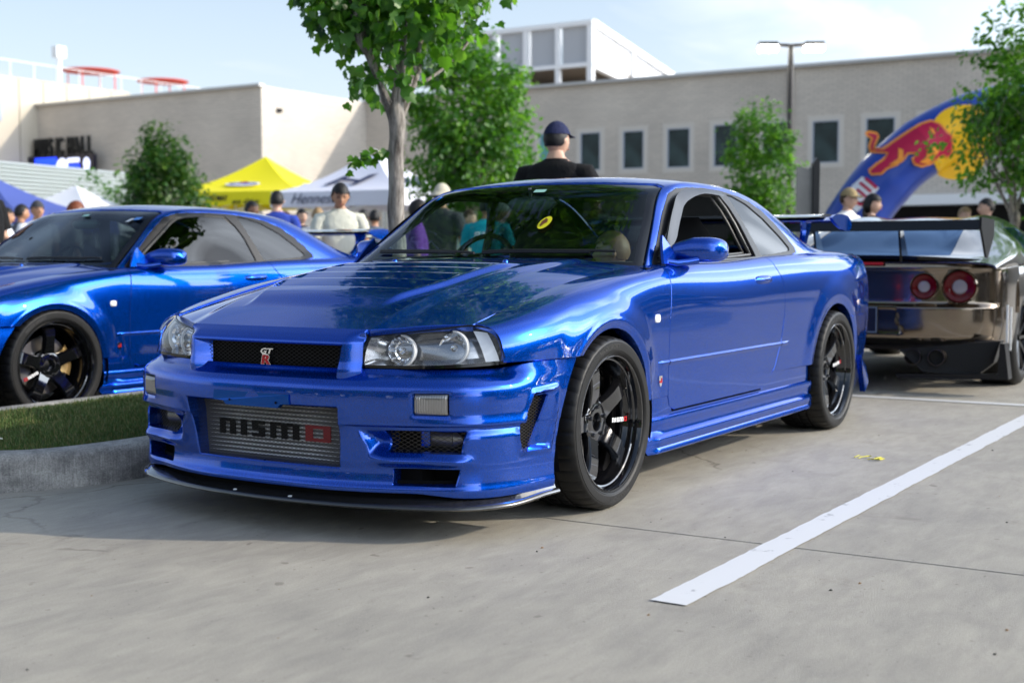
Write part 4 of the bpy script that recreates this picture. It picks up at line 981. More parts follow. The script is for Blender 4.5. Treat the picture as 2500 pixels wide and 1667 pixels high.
for k in range(1, 5):
    ragged_line('parking_line', (1.112, 1.628+2.75*k), (-4.33, 1.715+2.75*k), .108)
    ragged_line('parking_line', (-4.43, 1.715+2.75*(k-1)), (-9.2, 1.715+2.75*(k-1)), .108)

# ---------------------------------------------------------------- planted island
def island_outline(off):
    x1, y0, y1 = 1.95-off, -1.165-off, -2.86+off; pts = []
    # front end bows round from the near side
    near = [(-8.5, y0), (-4, y0), (-1, y0+.005), (0, y0+.01), (.35, y0+.01), (.62, y0-.02), (.82, y0-.09), (1.0-off*.5, y0-.22), (1.28-off, y0-.52), (1.38-off, y0-.80), (1.30-off, y0-1.1+off), (1.0-off*.6, y1+.22), (.6, y1+.06), (.1, y1+.01), (-.6, y1+.0), (-2, y1+.03), (-4, y1+.04), (-8.5, y1+.04)]
    P = np.array(near); d = np.r_[0, np.cumsum(np.hypot(*np.diff(P, axis=0).T))]; return pchip2(d, P)(np.linspace(0, d[-1], 260))
def pchip2(d, P):
    a, b = pchip(d, P[:, 0]), pchip(d, P[:, 1]); return lambda t: np.stack([a(t), b(t)], 1)
def curb_mat():
    m = mat('curb_concrete', (.34, .33, .31), .85); nt = m.node_tree; p = nt.nodes['Principled BSDF']; L = nt.links.new; g = nt.nodes.new('ShaderNodeNewGeometry')
    def N(scale, det, sc): 
        mp_ = nt.nodes.new('ShaderNodeMapping'); mp_.inputs['Scale'].default_value = sc; L(g.outputs['Position'], mp_.inputs[0]); n = nt.nodes.new('ShaderNodeTexNoise'); n.inputs['Scale'].default_value = scale; n.inputs['Detail'].default_value = det; n.inputs['Roughness'].default_value = .7; L(mp_.outputs[0], n.inputs['Vector']); return n.outputs['Fac']
    def ramp(f, a, b, ca, cb):
        r = nt.nodes.new('ShaderNodeValToRGB'); r.color_ramp.elements[0].position = a; r.color_ramp.elements[1].position = b; r.color_ramp.elements[0].color = (*ca, 1); r.color_ramp.elements[1].color = (*cb, 1); L(f, r.inputs[0]); return r.outputs[0]
    def mul(a, b, f=1.): n = nt.nodes.new('ShaderNodeMixRGB'); n.blend_type = 'MULTIPLY'; n.inputs[0].default_value = f; L(a, n.inputs[1]); L(b, n.inputs[2]); return n.outputs[0]
    c = ramp(N(3.2, 8, (1, 1, 1.5)), .38, .62, (.17, .165, .155), (.46, .44, .40)); c = mul(c, ramp(N(70, 4, (1.6, 1.6, .12)), .3, .62, (.62, .62, .62), (1.1, 1.1, 1.1)), .8); c = mul(c, ramp(N(160, 2, (1, 1, 1)), .3, .6, (.6, .6, .6), (1.15, 1.15, 1.15)), .8)
    L(c, p.inputs['Base Color']); b = nt.nodes.new('ShaderNodeBump'); b.inputs['Strength'].default_value = .6; b.inputs['Distance'].default_value = .004; L(N(120, 5, (1, 1, .5)), b.inputs['Height']); L(b.outputs[0], p.inputs['Normal']); return m
isl = empty('planted_island'); isl['kind'] = 'structure'
prof = [(0., -.01), (0., .118), (.006, .136), (.018, .148), (.035, .152), (.145, .154), (.155, .150), (.158, .08)]
G = np.stack([np.c_[island_outline(o), np.full(260, z)] for o, z in prof], 1)
MB().grid(G).build('curb', curb_mat(), isl, edge=60)
inner = island_outline(.157)
soil = [(x, y, .128) for x, y in inner]; n_ = len(soil)
obj('soil', soil, [[i, i+1, n_-2-i, n_-1-i] for i in range(n_//2-1)], mat('turf_soil', (.045, .055, .022), .95, noise=(30, (.07, .065, .035))), isl, smooth=False)
# grass: individual blades
def grass():
    N = 150000; xs = rng.uniform(-3.5, 1.35, N); ys = rng.uniform(-2.72, -1.28, N); poly = inner[(inner[:, 0] > -4)]
    ok = sdpoly(xs, ys, poly) < -.0; xs, ys = xs[ok], ys[ok]; n = len(xs)
    cl = np.sin(xs*9+ys*4)*.5+np.sin(xs*3.1-ys*11)*.5+rng.normal(size=n)*.5
    h = rng.uniform(.018, .040, n)*(1+.22*cl); a = rng.uniform(0, 2*np.pi, n); w = rng.uniform(.0012, .0026, n); le = rng.uniform(.0, .022, n); b = rng.uniform(0, 2*np.pi, n)
    base = np.stack([xs, ys, np.full(n, .127)], 1); d = np.stack([np.cos(a)*w, np.sin(a)*w, 0*w], 1); tip = base+np.stack([np.cos(b)*le, np.sin(b)*le, h], 1); mid = base*.5+tip*.5+np.stack([-np.cos(b)*le*.2, -np.sin(b)*le*.2, h*.12], 1)
    V = np.stack([base-d, base+d, mid+d*.8, mid-d*.8, tip], 1).reshape(-1, 3); k = np.arange(n)*5
    F = np.concatenate([np.stack([k, k+1, k+2, k+3], 1), np.stack([k+3, k+2, k+4, k+4], 1)])
    me = bpy.data.meshes.new('grass'); me.vertices.add(len(V)); me.vertices.foreach_set('co', V.ravel())
    q = np.stack([k, k+1, k+2, k+3], 1); t = np.stack([k+3, k+2, k+4], 1); li = np.concatenate([q.ravel(), t.ravel()]); me.loops.add(len(li)); me.loops.foreach_set('vertex_index', li.astype(np.int32))
    ls = np.concatenate([np.arange(n)*4, n*4+np.arange(n)*3]); me.polygons.add(2*n); me.polygons.foreach_set('loop_start', ls.astype(np.int32)); 
    cols = np.array([(.055, .105, .022), (.075, .125, .03), (.04, .08, .018), (.17, .16, .06)]); mi = rng.choice(4, n, p=[.36, .26, .13, .25])
    for i, c in enumerate(cols):
        m = mat('grass_blade', tuple(c), .55, spec=.3); me.materials.append(m)
    me.polygons.foreach_set('material_index', np.concatenate([mi, mi]).astype(np.int32)); me.update(calc_edges=True); me.validate()
    o = bpy.data.objects.new('grass', me); COL.objects.link(o); return o
tag(grass(), 'short green and straw coloured lawn inside the concrete kerb of the planted island', 'grass', kind='stuff')
lf = MB(); lf.add([(.74, -1.66, .168), (.76, -1.70, .172), (.72, -1.76, .170), (.69, -1.80, .165), (.705, -1.74, .168), (.72, -1.69, .170)], [[0, 1, 2, 3, 4, 5]]); tag(lf.build('fallen_leaf', mat('dry_leaf', (.5, .47, .36), .7), smooth=False), 'pale dry leaf lying on the grass strip near the left edge', 'leaf')
# litter on the concrete
lit = MB(); 
for k in range(7): a = k*.9; lit.tube([(-1.70+.035*math.cos(a), 1.36+.05*math.sin(a*1.7), .006+.004*(k % 3)), (-1.70+.05*math.cos(a+1.2), 1.36+.06*math.sin(a*1.3+1), .010), (-1.70+.03*math.cos(a+2.3), 1.36+.07*math.sin(a+2), .006)], .0025, 5)
tag(lit.build('crumpled_ribbon', mat('yellow_plastic', (.55, .50, .04), .5)), 'small tangle of yellow plastic ribbon on the concrete beside the painted line', 'litter')
deb = MB()
for i in range(60):
    x, y = rng.uniform(-3.2, 3.0), rng.uniform(-1.0, 3.2); s = rng.uniform(.0025, .008); a = rng.uniform(0, 6.28)
    deb.add([(x+s*math.cos(a), y+s*math.sin(a), .001), (x+.6*s*math.cos(a+2), y+.6*s*math.sin(a+2), .001), (x+s*math.cos(a+3.4), y+s*math.sin(a+3.4), .001), (x+.7*s*math.cos(a+4.7), y+.7*s*math.sin(a+4.7), .001), (x, y, s*.7)], [[0, 1, 4], [1, 2, 4], [2, 3, 4], [3, 0, 4]], i % 2)
tag(deb.build('grit', [mat('dark_grit', (.03, .028, .025), .9), mat('tan_grit', (.25, .16, .09), .9)], smooth=False), 'scattered crumbs of grit and bark on the concrete in front', 'debris', kind='stuff')

# ================================================================ trees
LEAFC = [((.050, .155, .010), (.16, .42, .02)), ((.030, .105, .010), (.10, .30, .02)), ((.085, .21, .02), (.24, .50, .04))]
def leaf_mat(name, c, tcol, w=.45):
    m = bpy.data.materials.new(name); m.use_nodes = True; nt = m.node_tree; nt.nodes.clear(); o = nt.nodes.new('ShaderNodeOutputMaterial'); mx_ = nt.nodes.new('ShaderNodeMixShader'); p = nt.nodes.new('ShaderNodeBsdfPrincipled'); t = nt.nodes.new('ShaderNodeBsdfTranslucent')
    p.inputs['Base Color'].default_value = (*c, 1); p.inputs['Roughness'].default_value = .42; t.inputs[0].default_value = (*tcol, 1); mx_.inputs[0].default_value = w
    nt.links.new(p.outputs[0], mx_.inputs[1]); nt.links.new(t.outputs[0], mx_.inputs[2]); nt.links.new(mx_.outputs[0], o.inputs[0]); return m
LEAFM = [leaf_mat('leaf_green', c, t) for c, t in LEAFC]
def bark_mat():
    m = mat('bark', (.24, .215, .19), .9); nt = m.node_tree; p = nt.nodes['Principled BSDF']; g = nt.nodes.new('ShaderNodeTexCoord'); mp_ = nt.nodes.new('ShaderNodeMapping'); mp_.inputs['Scale'].default_value = (1, 1, .16); nt.links.new(g.outputs['Object'], mp_.inputs[0])
    n = nt.nodes.new('ShaderNodeTexNoise'); n.inputs['Scale'].default_value = 26; n.inputs['Detail'].default_value = 8; n.inputs['Roughness'].default_value = .7; nt.links.new(mp_.outputs[0], n.inputs['Vector'])
    r = nt.nodes.new('ShaderNodeValToRGB'); r.color_ramp.elements[0].position = .36; r.color_ramp.elements[1].position = .6; r.color_ramp.elements[0].color = (.075, .062, .052, 1); r.color_ramp.elements[1].color = (.33, .30, .265, 1); nt.links.new(n.outputs['Fac'], r.inputs[0]); nt.links.new(r.outputs[0], p.inputs['Base Color'])
    b = nt.nodes.new('ShaderNodeBump'); b.inputs['Strength'].default_value = .9; b.inputs['Distance'].default_value = .012; nt.links.new(n.outputs['Fac'], b.inputs['Height']); nt.links.new(b.outputs[0], p.inputs['Normal']); return m
BARK = bark_mat()
LOBE = [(0, 0), (.26, -.08), (.50, .10), (.42, .28), (.46, .56), (.24, .58), (.0, .98), (-.24, .58), (-.46, .56), (-.42, .28), (-.50, .10), (-.26, -.08)]
OVAL = [(0, 0), (.28, .35), (.20, .75), (0, 1), (-.20, .75), (-.28, .35)]
def leaves_mesh(name, P, size, shape, up=.5, seed=1, outc=None, mats=None, tone=None):
    """one mesh of folded leaves standing at the points P"""
    r = np.random.default_rng(seed); n = len(P); S = np.array(shape); k = len(S)
    nrm = r.normal(size=(n, 3)); nrm[:, 2] = np.abs(nrm[:, 2])+up
    if outc is not None: d = P-outc; d /= np.linalg.norm(d, axis=1)[:, None]+1e-6; nrm += .8*d
    nrm /= np.linalg.norm(nrm, axis=1)[:, None]
    t = r.normal(size=(n, 3)); t[:, 2] -= .9; t -= nrm*(t*nrm).sum(1)[:, None]; t /= np.linalg.norm(t, axis=1)[:, None]; b = np.cross(nrm, t)
    s = size*r.uniform(.6, 1.2, n)
    fold = r.uniform(.1, .35, n)
    V = np.zeros((n, k, 3))
    for j in range(k):
        h = abs(S[j, 0])*fold - (S[j, 1]**2)*.25*fold
        V[:, j] = P+s[:, None]*(S[j, 0]*b+S[j, 1]*t+h[:, None]*nrm)
    V = V.reshape(-1, 3); me = bpy.data.meshes.new(name); half = k//2
    idx = np.arange(n)*k
    # two halves folded along the midrib (vertex 0 to vertex half)
    L1 = np.stack([idx+j for j in range(0, half+1)], 1); L2 = np.stack([idx]+[idx+j for j in range(half, k)], 1)
    li = np.concatenate([L1.ravel(), L2.ravel()]); me.vertices.add(len(V)); me.vertices.foreach_set('co', V.ravel()); me.loops.add(len(li)); me.loops.foreach_set('vertex_index', li.astype(np.int32))
    ls = np.concatenate([np.arange(n)*(half+1), n*(half+1)+np.arange(n)*(k-half+1)]); me.polygons.add(2*n); me.polygons.foreach_set('loop_start', ls.astype(np.int32))
    for m in (mats or LEAFM): me.materials.append(m)
    if tone is None: mi = r.choice(3, n, p=[.45, .35, .20])
    else: mi = tone
    me.polygons.foreach_set('material_index', np.concatenate([mi, mi]).astype(np.int32)); me.update(calc_edges=True); return me
def grow(base, forks, depth, length, rad, r, spread=.5, up=.4, out=None, tips=None, mb=None):
    """recursive limbs; returns twig points"""
    p = np.array(base, float)
    for d in forks:
        d = np.array(d, float); d /= np.linalg.norm(d); pts = [p.copy()]; q = p.copy(); L = length*r.uniform(.75, 1.2)
        for i in range(5):
            d2 = d+r.normal(size=3)*.10+np.array([0, 0, up*.10]); d = d2/np.linalg.norm(d2); q = q+d*L/5; pts.append(q.copy())
            if depth <= 2: tips.append((q.copy(), d.copy()))
        mb.tube(pts, np.linspace(rad, rad*.5, 6), 7 if rad > .012 else 4)
        if depth > 0:
            k = 3 if depth > 1 else 2; nf = []
            for _ in range(k):
                e = d+r.normal(size=3)*spread; e[2] += up*.35; nf.append(e/np.linalg.norm(e))
            for at_, f in zip((3, 4, 5), nf): grow(pts[at_], [f], depth-1, length*.72, rad*.52, r, spread, up, out, tips, mb)
def tree(name, label, loc, trunk_h, trunk_r, crown_c, crown_r, nleaf, lsize, shape, seed, forks=None, length=.9, depth=3, group=None, up=.4, clump=.20, tones=None, lean=(0, 0), ragged=.25, vase=None):
    t = empty(name, loc); tag(t, label, 'tree', group); r = np.random.default_rng(seed)
    mb = MB(); k = 16; pts = [(lean[0]*(i/k)**2+.012*math.sin(i*1.3), lean[1]*(i/k)**2+.012*math.cos(i*1.7), trunk_h*i/k-.02*(i == 0)) for i in range(k+1)]
    rad = [trunk_r*(1.35-.35*min(1, i/2.5)-.16*i/k)*(1+.05*math.sin(i*2.1)) for i in range(k+1)]; rad[-2] *= 1.10; rad[-1] *= 1.18
    mb.tube(pts, rad, 20)
    V = np.array(mb.V); V[:, :2] += r.normal(size=(len(V), 2))*trunk_r*.035; mb.V = [tuple(v) for v in V]
    mb.build('trunk', BARK, t)
    lb = MB(); tips = []
    top = np.array(pts[-1])
    if forks is None: forks = [(math.cos(a)*.55, math.sin(a)*.55, 1) for a in np.linspace(0, 6.28, 6)[:-1]+r.uniform(0, 1)]+[(0, 0, 1)]
    for f in forks:
        st = top+np.array([0, 0, -r.uniform(0, .28)*min(1, trunk_h/2)])
        grow(st, [f], depth, length, trunk_r*.42, r, .55, up, None, tips, lb)
    lb.build('branches', BARK, t)
    T = np.array([q for q, d in tips]); cc, cr_ = np.array(crown_c), np.array(crown_r)
    e = np.linalg.norm((T-cc)/cr_, axis=1); T = T[e < 1.15]
    # some clumps of their own near the crown's surface, so that the outline stays full
    m = max(12, nleaf//60); u = r.normal(size=(m, 3)); u /= np.linalg.norm(u, axis=1)[:, None]; Rr = r.uniform(.30, 1.0, m)**.42
    lump = 1+ragged*np.sin(u[:, 0]*5+seed)*np.cos(u[:, 1]*4+seed*2)*np.sin(u[:, 2]*6)
    C = cc+u*cr_*(Rr*lump*1.06)[:, None]; C = np.vstack([T[r.permutation(len(T))[:m//3]], C]) if len(T) else C
    w = r.integers(0, len(C), nleaf); P = C[w]+r.normal(size=(nleaf, 3))*clump*np.array([1, 1, .75])
    if not vase:
        k_ = 16; sd_ = r.normal(size=(k_, 3)); sd_[:, 2] = np.abs(sd_[:, 2])*.9+.25; sd_ /= np.linalg.norm(sd_, axis=1)[:, None]; ns = nleaf//9; i_ = r.integers(0, k_, ns); tt = r.uniform(.75, 1.28, ns)
        P[:ns] = cc+sd_[i_]*cr_*tt[:, None]+r.normal(size=(ns, 3))*clump*.32
    if vase: lim = vase[1]+np.clip(P[:, 2]-vase[0], -.5, 3)*vase[2]+r.normal(size=len(P))*.05; zz_ = P[:, 2]-vase[0]; P = P[(np.hypot(P[:, 0]+.06*zz_, P[:, 1]-.10*zz_) < lim) & (P[:, 2] > vase[0]-.05)]; w = np.arange(len(P)) % len(C); nleaf = len(P)
    dens = np.array([r.choice(3, p=[.45, .35, .20]) for _ in range(len(C))]); tone = np.where(r.random(nleaf) < .6, dens[w], r.choice(3, nleaf))
    me = leaves_mesh('crown', P, lsize, shape, .35, seed, cc, tones, tone)
    obj('crown', me, None, None, t)
    return t
forks = [(-.40, .24, 1), (.55, -.25, 1.0), (.25, .10, 1.5), (-.2, -.15, 1.7), (-.60, .3, 1.1), (.1, .45, 1.1), (.0, -.5, 1.1), (.60, -.05, 1.2), (-.5, -.2, 1.2)]
maple = tree('maple_tree', 'nearest maple with pale grey trunk and broad lobed leaves, between the blue cars', (-2.48, -1.95, .12), 1.80, .058, (0.05, 0, 3.55), (1.45, 1.5, 1.85), 15000, .088, LOBE, 11, vase=(1.84, .36, .60), forks=forks, length=.74, depth=3, up=1.1, clump=.13)
# epicormic sprig low on the trunk
sp = MB(); sp.tube([(-.05, -.02, 1.62), (-.10, .0, 1.52), (.10, -.08, 1.49), (.22, -.15, 1.42)], [.006, .005, .004, .003], 5); o = sp.build('sprig_stem', BARK, maple)
P = np.array([(.04+.23*t+.02*rng.normal(), -.05-.12*t+.02*rng.normal(), 1.51-.12*t+.02*rng.normal()) for t in np.linspace(0, 1, 26)]); obj('sprig_leaves', leaves_mesh('sprig_leaves', P, .075, LOBE, .2, 5), None, None, maple)
tree('leafy_tree', 'bright green bushy tree standing behind the pale maple trunk', (-14.2, -9.05, 0), 1.7, .08, (-.05, -.1, 3.0), (.92, .98, 1.50), 13000, .115, OVAL, 21, length=.75, clump=.17, group='young trees in the car park')
tree('leafy_tree', 'dark green round tree left of the yellow tent, in front of the brick wall', (-15.75, -18.0, 0), 1.3, .09, (0, 0, 2.15), (.66, .72, 1.35), 9000, .12, OVAL, 22, length=.7, clump=.16, group='young trees in the car park', tones=[leaf_mat('leaf_dark', (.022, .07, .010), (.06, .18, .02)), leaf_mat('leaf_dark', (.03, .09, .012), (.08, .22, .02)), leaf_mat('leaf_olive', (.07, .13, .02), (.16, .30, .03))])
tree('leafy_tree', 'small sapling beside the lamp post, in front of the brick wall windows', (-20.6, -6.4, 0), 1.3, .06, (0, 0, 2.4), (.55, .62, 1.35), 6500, .11, OVAL, 23, length=.6, clump=.14, group='young trees in the car park', up=.7)
tree('leafy_tree', 'tall young tree at the right edge, half hiding the inflatable arch', (-13.6, -.25, 0), 1.5, .07, (-.1, 1.0, 2.8), (1.3, 1.45, 1.65), 14000, .10, OVAL, 24, length=.85, clump=.13, group='young trees in the car park', up=.8, ragged=.6)
tree('leafy_tree', 'low shrubby tree beside the lit screen, left of the dark round tree', (-17.4, -21.2, 0), 1.0, .06, (0, 0, 1.9), (.95, .95, 1.15), 2200, .12, OVAL, 25, length=.5, clump=.16, group='young trees in the car park')
# ================================================================ buildings
def brick_mat(name, c1, c2, sc=1.0):
    m = mat(name, c1, .85); nt = m.node_tree; p = nt.nodes['Principled BSDF']; L = nt.links.new; g = nt.nodes.new('ShaderNodeNewGeometry'); s = nt.nodes.new('ShaderNodeSeparateXYZ'); L(g.outputs['Position'], s.inputs[0])
    a = nt.nodes.new('ShaderNodeMath'); a.operation = 'ADD'; L(s.outputs['X'], a.inputs[0]); L(s.outputs['Y'], a.inputs[1]); cb = nt.nodes.new('ShaderNodeCombineXYZ'); L(a.outputs[0], cb.inputs[0]); L(s.outputs['Z'], cb.inputs[1])
    b = nt.nodes.new('ShaderNodeTexBrick'); b.inputs['Scale'].default_value = 1.; b.inputs['Brick Width'].default_value = .42*sc; b.inputs['Row Height'].default_value = .125*sc; b.inputs['Mortar Size'].default_value = .012; b.inputs['Color1'].default_value = (*c1, 1); b.inputs['Color2'].default_value = (*c2, 1); b.inputs['Mortar'].default_value = (c1[0]*.62, c1[1]*.62, c1[2]*.62, 1); L(cb.outputs[0], b.inputs['Vector'])
    n = nt.nodes.new('ShaderNodeTexNoise'); n.inputs['Scale'].default_value = .35; n.inputs['Detail'].default_value = 5; L(g.outputs['Position'], n.inputs['Vector']); r = nt.nodes.new('ShaderNodeValToRGB'); r.color_ramp.elements[0].color = (.86, .85, .84, 1); r.color_ramp.elements[1].color = (1.08, 1.07, 1.05, 1); r.color_ramp.elements[0].position = .3; r.color_ramp.elements[1].position = .7; L(n.outputs['Fac'], r.inputs[0])
    mm = nt.nodes.new('ShaderNodeMixRGB'); mm.blend_type = 'MULTIPLY'; mm.inputs[0].default_value = 1; L(b.outputs['Color'], mm.inputs[1]); L(r.outputs[0], mm.inputs[2]); L(mm.outputs[0], p.inputs['Base Color'])
    return m
BRICK = brick_mat('pale_brick', (.60, .54, .47), (.54, .487, .425)); FRAME = mat('window_frame', (.34, .38, .45), .4); STONE = mat('window_surround', (.575, .53, .47), .8)
WGL = mat('window_glass', (.008, .014, .014), .25, spec=.3, noise=(.8, (.03, .055, .055))); WGT = mat('teal_panel', (.10, .30, .31), .3); PANEL = mat('cream_panel', (.47, .42, .34), .7); WSTEEL = mat('white_steel', (.80, .80, .80), .5); SCREENM = mat('perforated_screen', (.42, .43, .45), .6); DARKIN = mat('dark_recess', (.010, .010, .011), .9)
bl = empty('brick_building', (-50.5, -20, 0)); tag(bl, 'long pale brick building across the back, with a row of small dark windows', 'building')
def brel(V): return [(x+50.5, y+20, z) for x, y, z in V]
# front wall with window openings as real holes
wins = [(-28.95, -28.0, 5.0, 6.75, 1), (-26.7, -25.75, 5.0, 6.68, 0), (-24.45, -23.5, 5.0, 6.65, 0), (-22.2, -21.2, 4.97, 6.65, 0), (-19.93, -18.93, 4.95, 6.70, 0), (-17.6, -16.6, 4.95, 6.68, 0), (-15.4, -14.36, 4.93, 6.62, 0), (-13.1, -12.0, 4.92, 6.62, 0), (-10.8, -9.75, 4.92, 6.6, 0), (-8.5, -7.5, 4.92, 6.6, 0), (-31.2, -30.25, 5.0, 6.75, 1), (-33.5, -32.5, 5.0, 6.75, 0)]
wins = [(a-.06, b+.06, z0-.05, z1+.05, t) for a, b, z0, z1, t in wins]; ws_ = sorted(wins); mb = MB(); ycur = -39.5
def quadx(y0, y1, z0, z1, x=-50.5): mb.add(brel([(x, y0, z0), (x, y1, z0), (x, y1, z1), (x, y0, z1)]), [[0, 1, 2, 3]])
for (a, b, z0, z1, t) in ws_: quadx(ycur, a, 3.3, 9.0); quadx(a, b, 3.3, z0); quadx(a, b, z1, 9.0); ycur = b
quadx(ycur, 70, 3.3, 9.0); mb.add(brel([(-50.5, -39.5, 9), (-50.5, 70, 9), (-80, 70, 9), (-80, -39.5, 9), (-50.5, 70, 0), (-80, 70, 0)]), [[0, 1, 2, 3], [1, 4, 5, 2]])
quadx(-39.5, -13.2, 0, 3.3); quadx(-1, 70, 0, 3.3)
mb.build('wall', BRICK, bl, smooth=False)
cp = MB().box((-.0, 35.25, 9.04), (.5, 109.6, .14)).build('coping', mat('coping_metal', (.42, .41, .40), .4, .3), bl, smooth=False)
fb = MB().box((.35, 12.9, 3.2), (.9, 12.4, .42)).build('canopy_fascia', WSTEEL, bl, smooth=False); MB().add(brel([(-52.5, -13.2, 0), (-52.5, -1, 0), (-52.5, -1, 3.3), (-52.5, -13.2, 3.3)]), [[0, 1, 2, 3]]).build('dark_storefront', DARKIN, bl, smooth=False)
MB().box((.02, 6.95, 3.85), (.10, 1.6, .75)).build('louvre_vent', mat('louvre_grey', (.30, .34, .40), .5), bl, smooth=False)
for (a, b, z0, z1, t) in wins:
    w = empty('window', (0.0, (a+b)/2+20, (z0+z1)/2)); w.parent = bl; W_, H_ = b-a, z1-z0
    f = MB(); 
    for s in (1, -1): f.box((-.03, s*(W_/2-.02), 0), (.10, .05, H_)); f.box((-.03, 0, s*(H_/2-.02)), (.10, W_-.09, .05))
    f.build('frame', FRAME, w, smooth=False); MB().box((-.07, 0, 0), (.02, W_-.08, H_-.08)).build('pane', WGT if t else WGL, w, smooth=False)
    sr = MB(); e = .22
    for s in (1, -1): sr.box((.012, s*(W_/2+e/2), 0), (.02, e, H_+2*e)); sr.box((.012, 0, s*(H_/2+e/2)), (.02, W_, e))
    sr.build('surround', STONE, w, smooth=False)
MB().box((.08, 3.55+.0, 7.2), (.10, .22, 3.2)).build('downpipe', mat('pipe_grey', (.33, .31, .30), .6), bl, smooth=False)
# lower left hall
h2 = empty('brick_hall', (-42.5, -39.5, 0)); tag(h2, 'plain pale brick hall at the back left, its side wall sunlit', 'building')
def h2r(V): return [(x+42.5, y+39.5, z) for x, y, z in V]
MB().add(h2r([(-42.5, -39.5, 0), (-42.5, -57, 0), (-42.5, -57, 8.95), (-42.5, -39.5, 8.95), (-50.6, -39.5, 0), (-50.6, -39.5, 8.95), (-60, -57, 8.95), (-60, -39.5, 8.95)]), [[1, 0, 3, 2], [0, 4, 5, 3], [2, 3, 5, 7, 6]]).build('wall', BRICK, h2, smooth=False)
MB().box((.0, -8.75, 8.98), (.4, 17.6, .12)).build('coping', bpy.data.materials['coping_metal'], h2, smooth=False)
MB().box((-1.2, .05, 7.9), (.3, .12, .18)).build('wall_lamp', DARKIN, h2, smooth=False)
h3 = empty('panel_building', (-41, -55.4, 0)); tag(h3, 'tall cream building of vertical concrete panels at the far left', 'building')
for i in range(12):
    x1 = -30.5-1.55*i-.03; x0 = x1-1.49; MB().add([(x1+41, 0, 0), (x0+41, 0, 0), (x0+41, 0, 10.4-(.02*i)), (x1+41, 0, 10.4-(.02*i)), (x1+41, -.3, 10.4), (x0+41, -.3, 10.4), (x1+41, -.3, 0), (x0+41, -.3, 0)], [[0, 3, 2, 1], [3, 4, 5, 2], [0, 6, 4, 3], [1, 2, 5, 7]]).build('panel', PANEL, h3, smooth=False)
MB().box((1.35, .06, 8.6), (1.1, .1, 1.3)).build('louvre_vent', bpy.data.materials['louvre_grey'], h3, smooth=False)
MB().box((-2, -10, 5.1), (26, 19, 10.2)).build('block', PANEL, h3, smooth=False)
# rail on that roof
rl = MB()
for z in (11.2,): rl.tube([(9, -.2, z), (-14, -.2, z)], .022, 5)
for i in range(16): rl.tube([(9-1.5*i, -.2, 10.3), (9-1.5*i, -.2, 11.2)], .018, 4)
tag(rl.build('roof_railing', WSTEEL), 'thin white railing along the roof of the cream panel building', 'railing'); bpy.context.scene.objects['roof_railing'].location = (-41, -55.4, 0)
for nm, (cx, cy, cz, r, zz), lab in (('sun_disc', (-70, -83.0, 16.0, 2.3, 0), 'larger red disc canopy on posts above the far left roof'), ('sun_disc', (-70, -74.8, 14.6, 2.0, 0), 'smaller red disc canopy on posts, right of the other one')):
    d = empty(nm, (cx, cy, cz)); tag(d, lab, 'canopy', 'red disc canopies on the roof'); RC = bpy.data.materials.get('red_disc') or mat('red_disc', (.80, .07, .035), .5)
    MB().lathe([(0, .10), (r*.97, .10), (r, .05), (r*.97, 0), (0, 0)], 40, axis='z').build('disc', RC, d)
    for k in range(4): a = k*1.57+.5; MB().tube([(r*.85*math.cos(a), r*.85*math.sin(a), 0), (r*.85*math.cos(a), r*.85*math.sin(a), -4.5)], .05, 6).build('post', RC, d)
MB_ = MB().tube([(0, 0, 0), (0, 0, 5.5)], .14, 8); MB_.box((0, 0, 5.8), (.7, .5, .7)); o = MB_.build('roof_mast', WSTEEL); o.location = (-52, -65.1, 8); tag(o, 'white mast with a square head on the far left roof', 'mast')
# white steel roof structure
rs = empty('rooftop_pavilion', (-60, -31.3, 9)); tag(rs, 'white steel pavilion with screened upper deck and sloping side on the roof', 'roof structure')
z0, z1, z2 = -.2, 2.45, 4.72
for i in range(7): MB().box((0, -2.05*i, (z2+z0)/2), (.30, .34 if i % 2 == 0 else .26, z2-z0)).build('column', WSTEEL, rs, smooth=False)
MB().box((0, -6.1, z2), (.4, 12.6, .26)).build('top_beam', WSTEEL, rs, smooth=False); MB().box((0, -6.1, z1), (.36, 12.6, .22)).build('deck_beam', WSTEEL, rs, smooth=False)
for i in range(6): MB().box((-.1, -1.02-2.05*i, (z1+z2)/2), (.06, 1.6, z2-z1-.3)).build('screen_panel', SCREENM, rs, smooth=False)
MB().add([(-.2, 0, z2), (-16, .0, z2-2.6), (-16, 0, z1-2.6+.9), (-.2, 0, z1)], [[0, 1, 2, 3]]).build('side_screen', mat('side_screen', (.70, .70, .70), .5), rs, smooth=False)
sb = MB()
def bar(a, b, w): sb.tube([a, b], w, 4, sq=1.)
bar((0, .08, z2), (-17, .08, z2-2.75), .24); bar((0, .08, z1), (-17, .08, z1-1.75), .26); bar((-5, .08, z2-.8), (-5, .08, z1-.6), .16); bar((-10, .08, z2-1.6), (-10, .08, z1-1.1), .14)
for k in (1, 2, 3): bar((-4.5*k, .08, z1-.5*k), (-4.5*k, .08, z0), .15)
sb.build('side_frame', WSTEEL, rs, smooth=False)
MB().box((-9, -6, 1.0), (.2, 14, 2.6)).build('back_wall', mat('wall_brown', (.20, .17, .13), .9), rs, smooth=False)  # dark brown wall set back below the deck
MB().box((-8, -6, z1-.12), (16, 12.2, .08)).build('deck', mat('deck_brown', (.16, .13, .10), .9), rs, smooth=False)
o = MB().box((0, 0, .6), (3, 3.2, 1.6)).build('roof_unit', mat('unit_grey', (.42, .46, .52), .5), smooth=False); o.location = (-68, -27.5, 9.9); tag(o, 'grey plant unit on the roof, right of the white pavilion', 'roof unit')
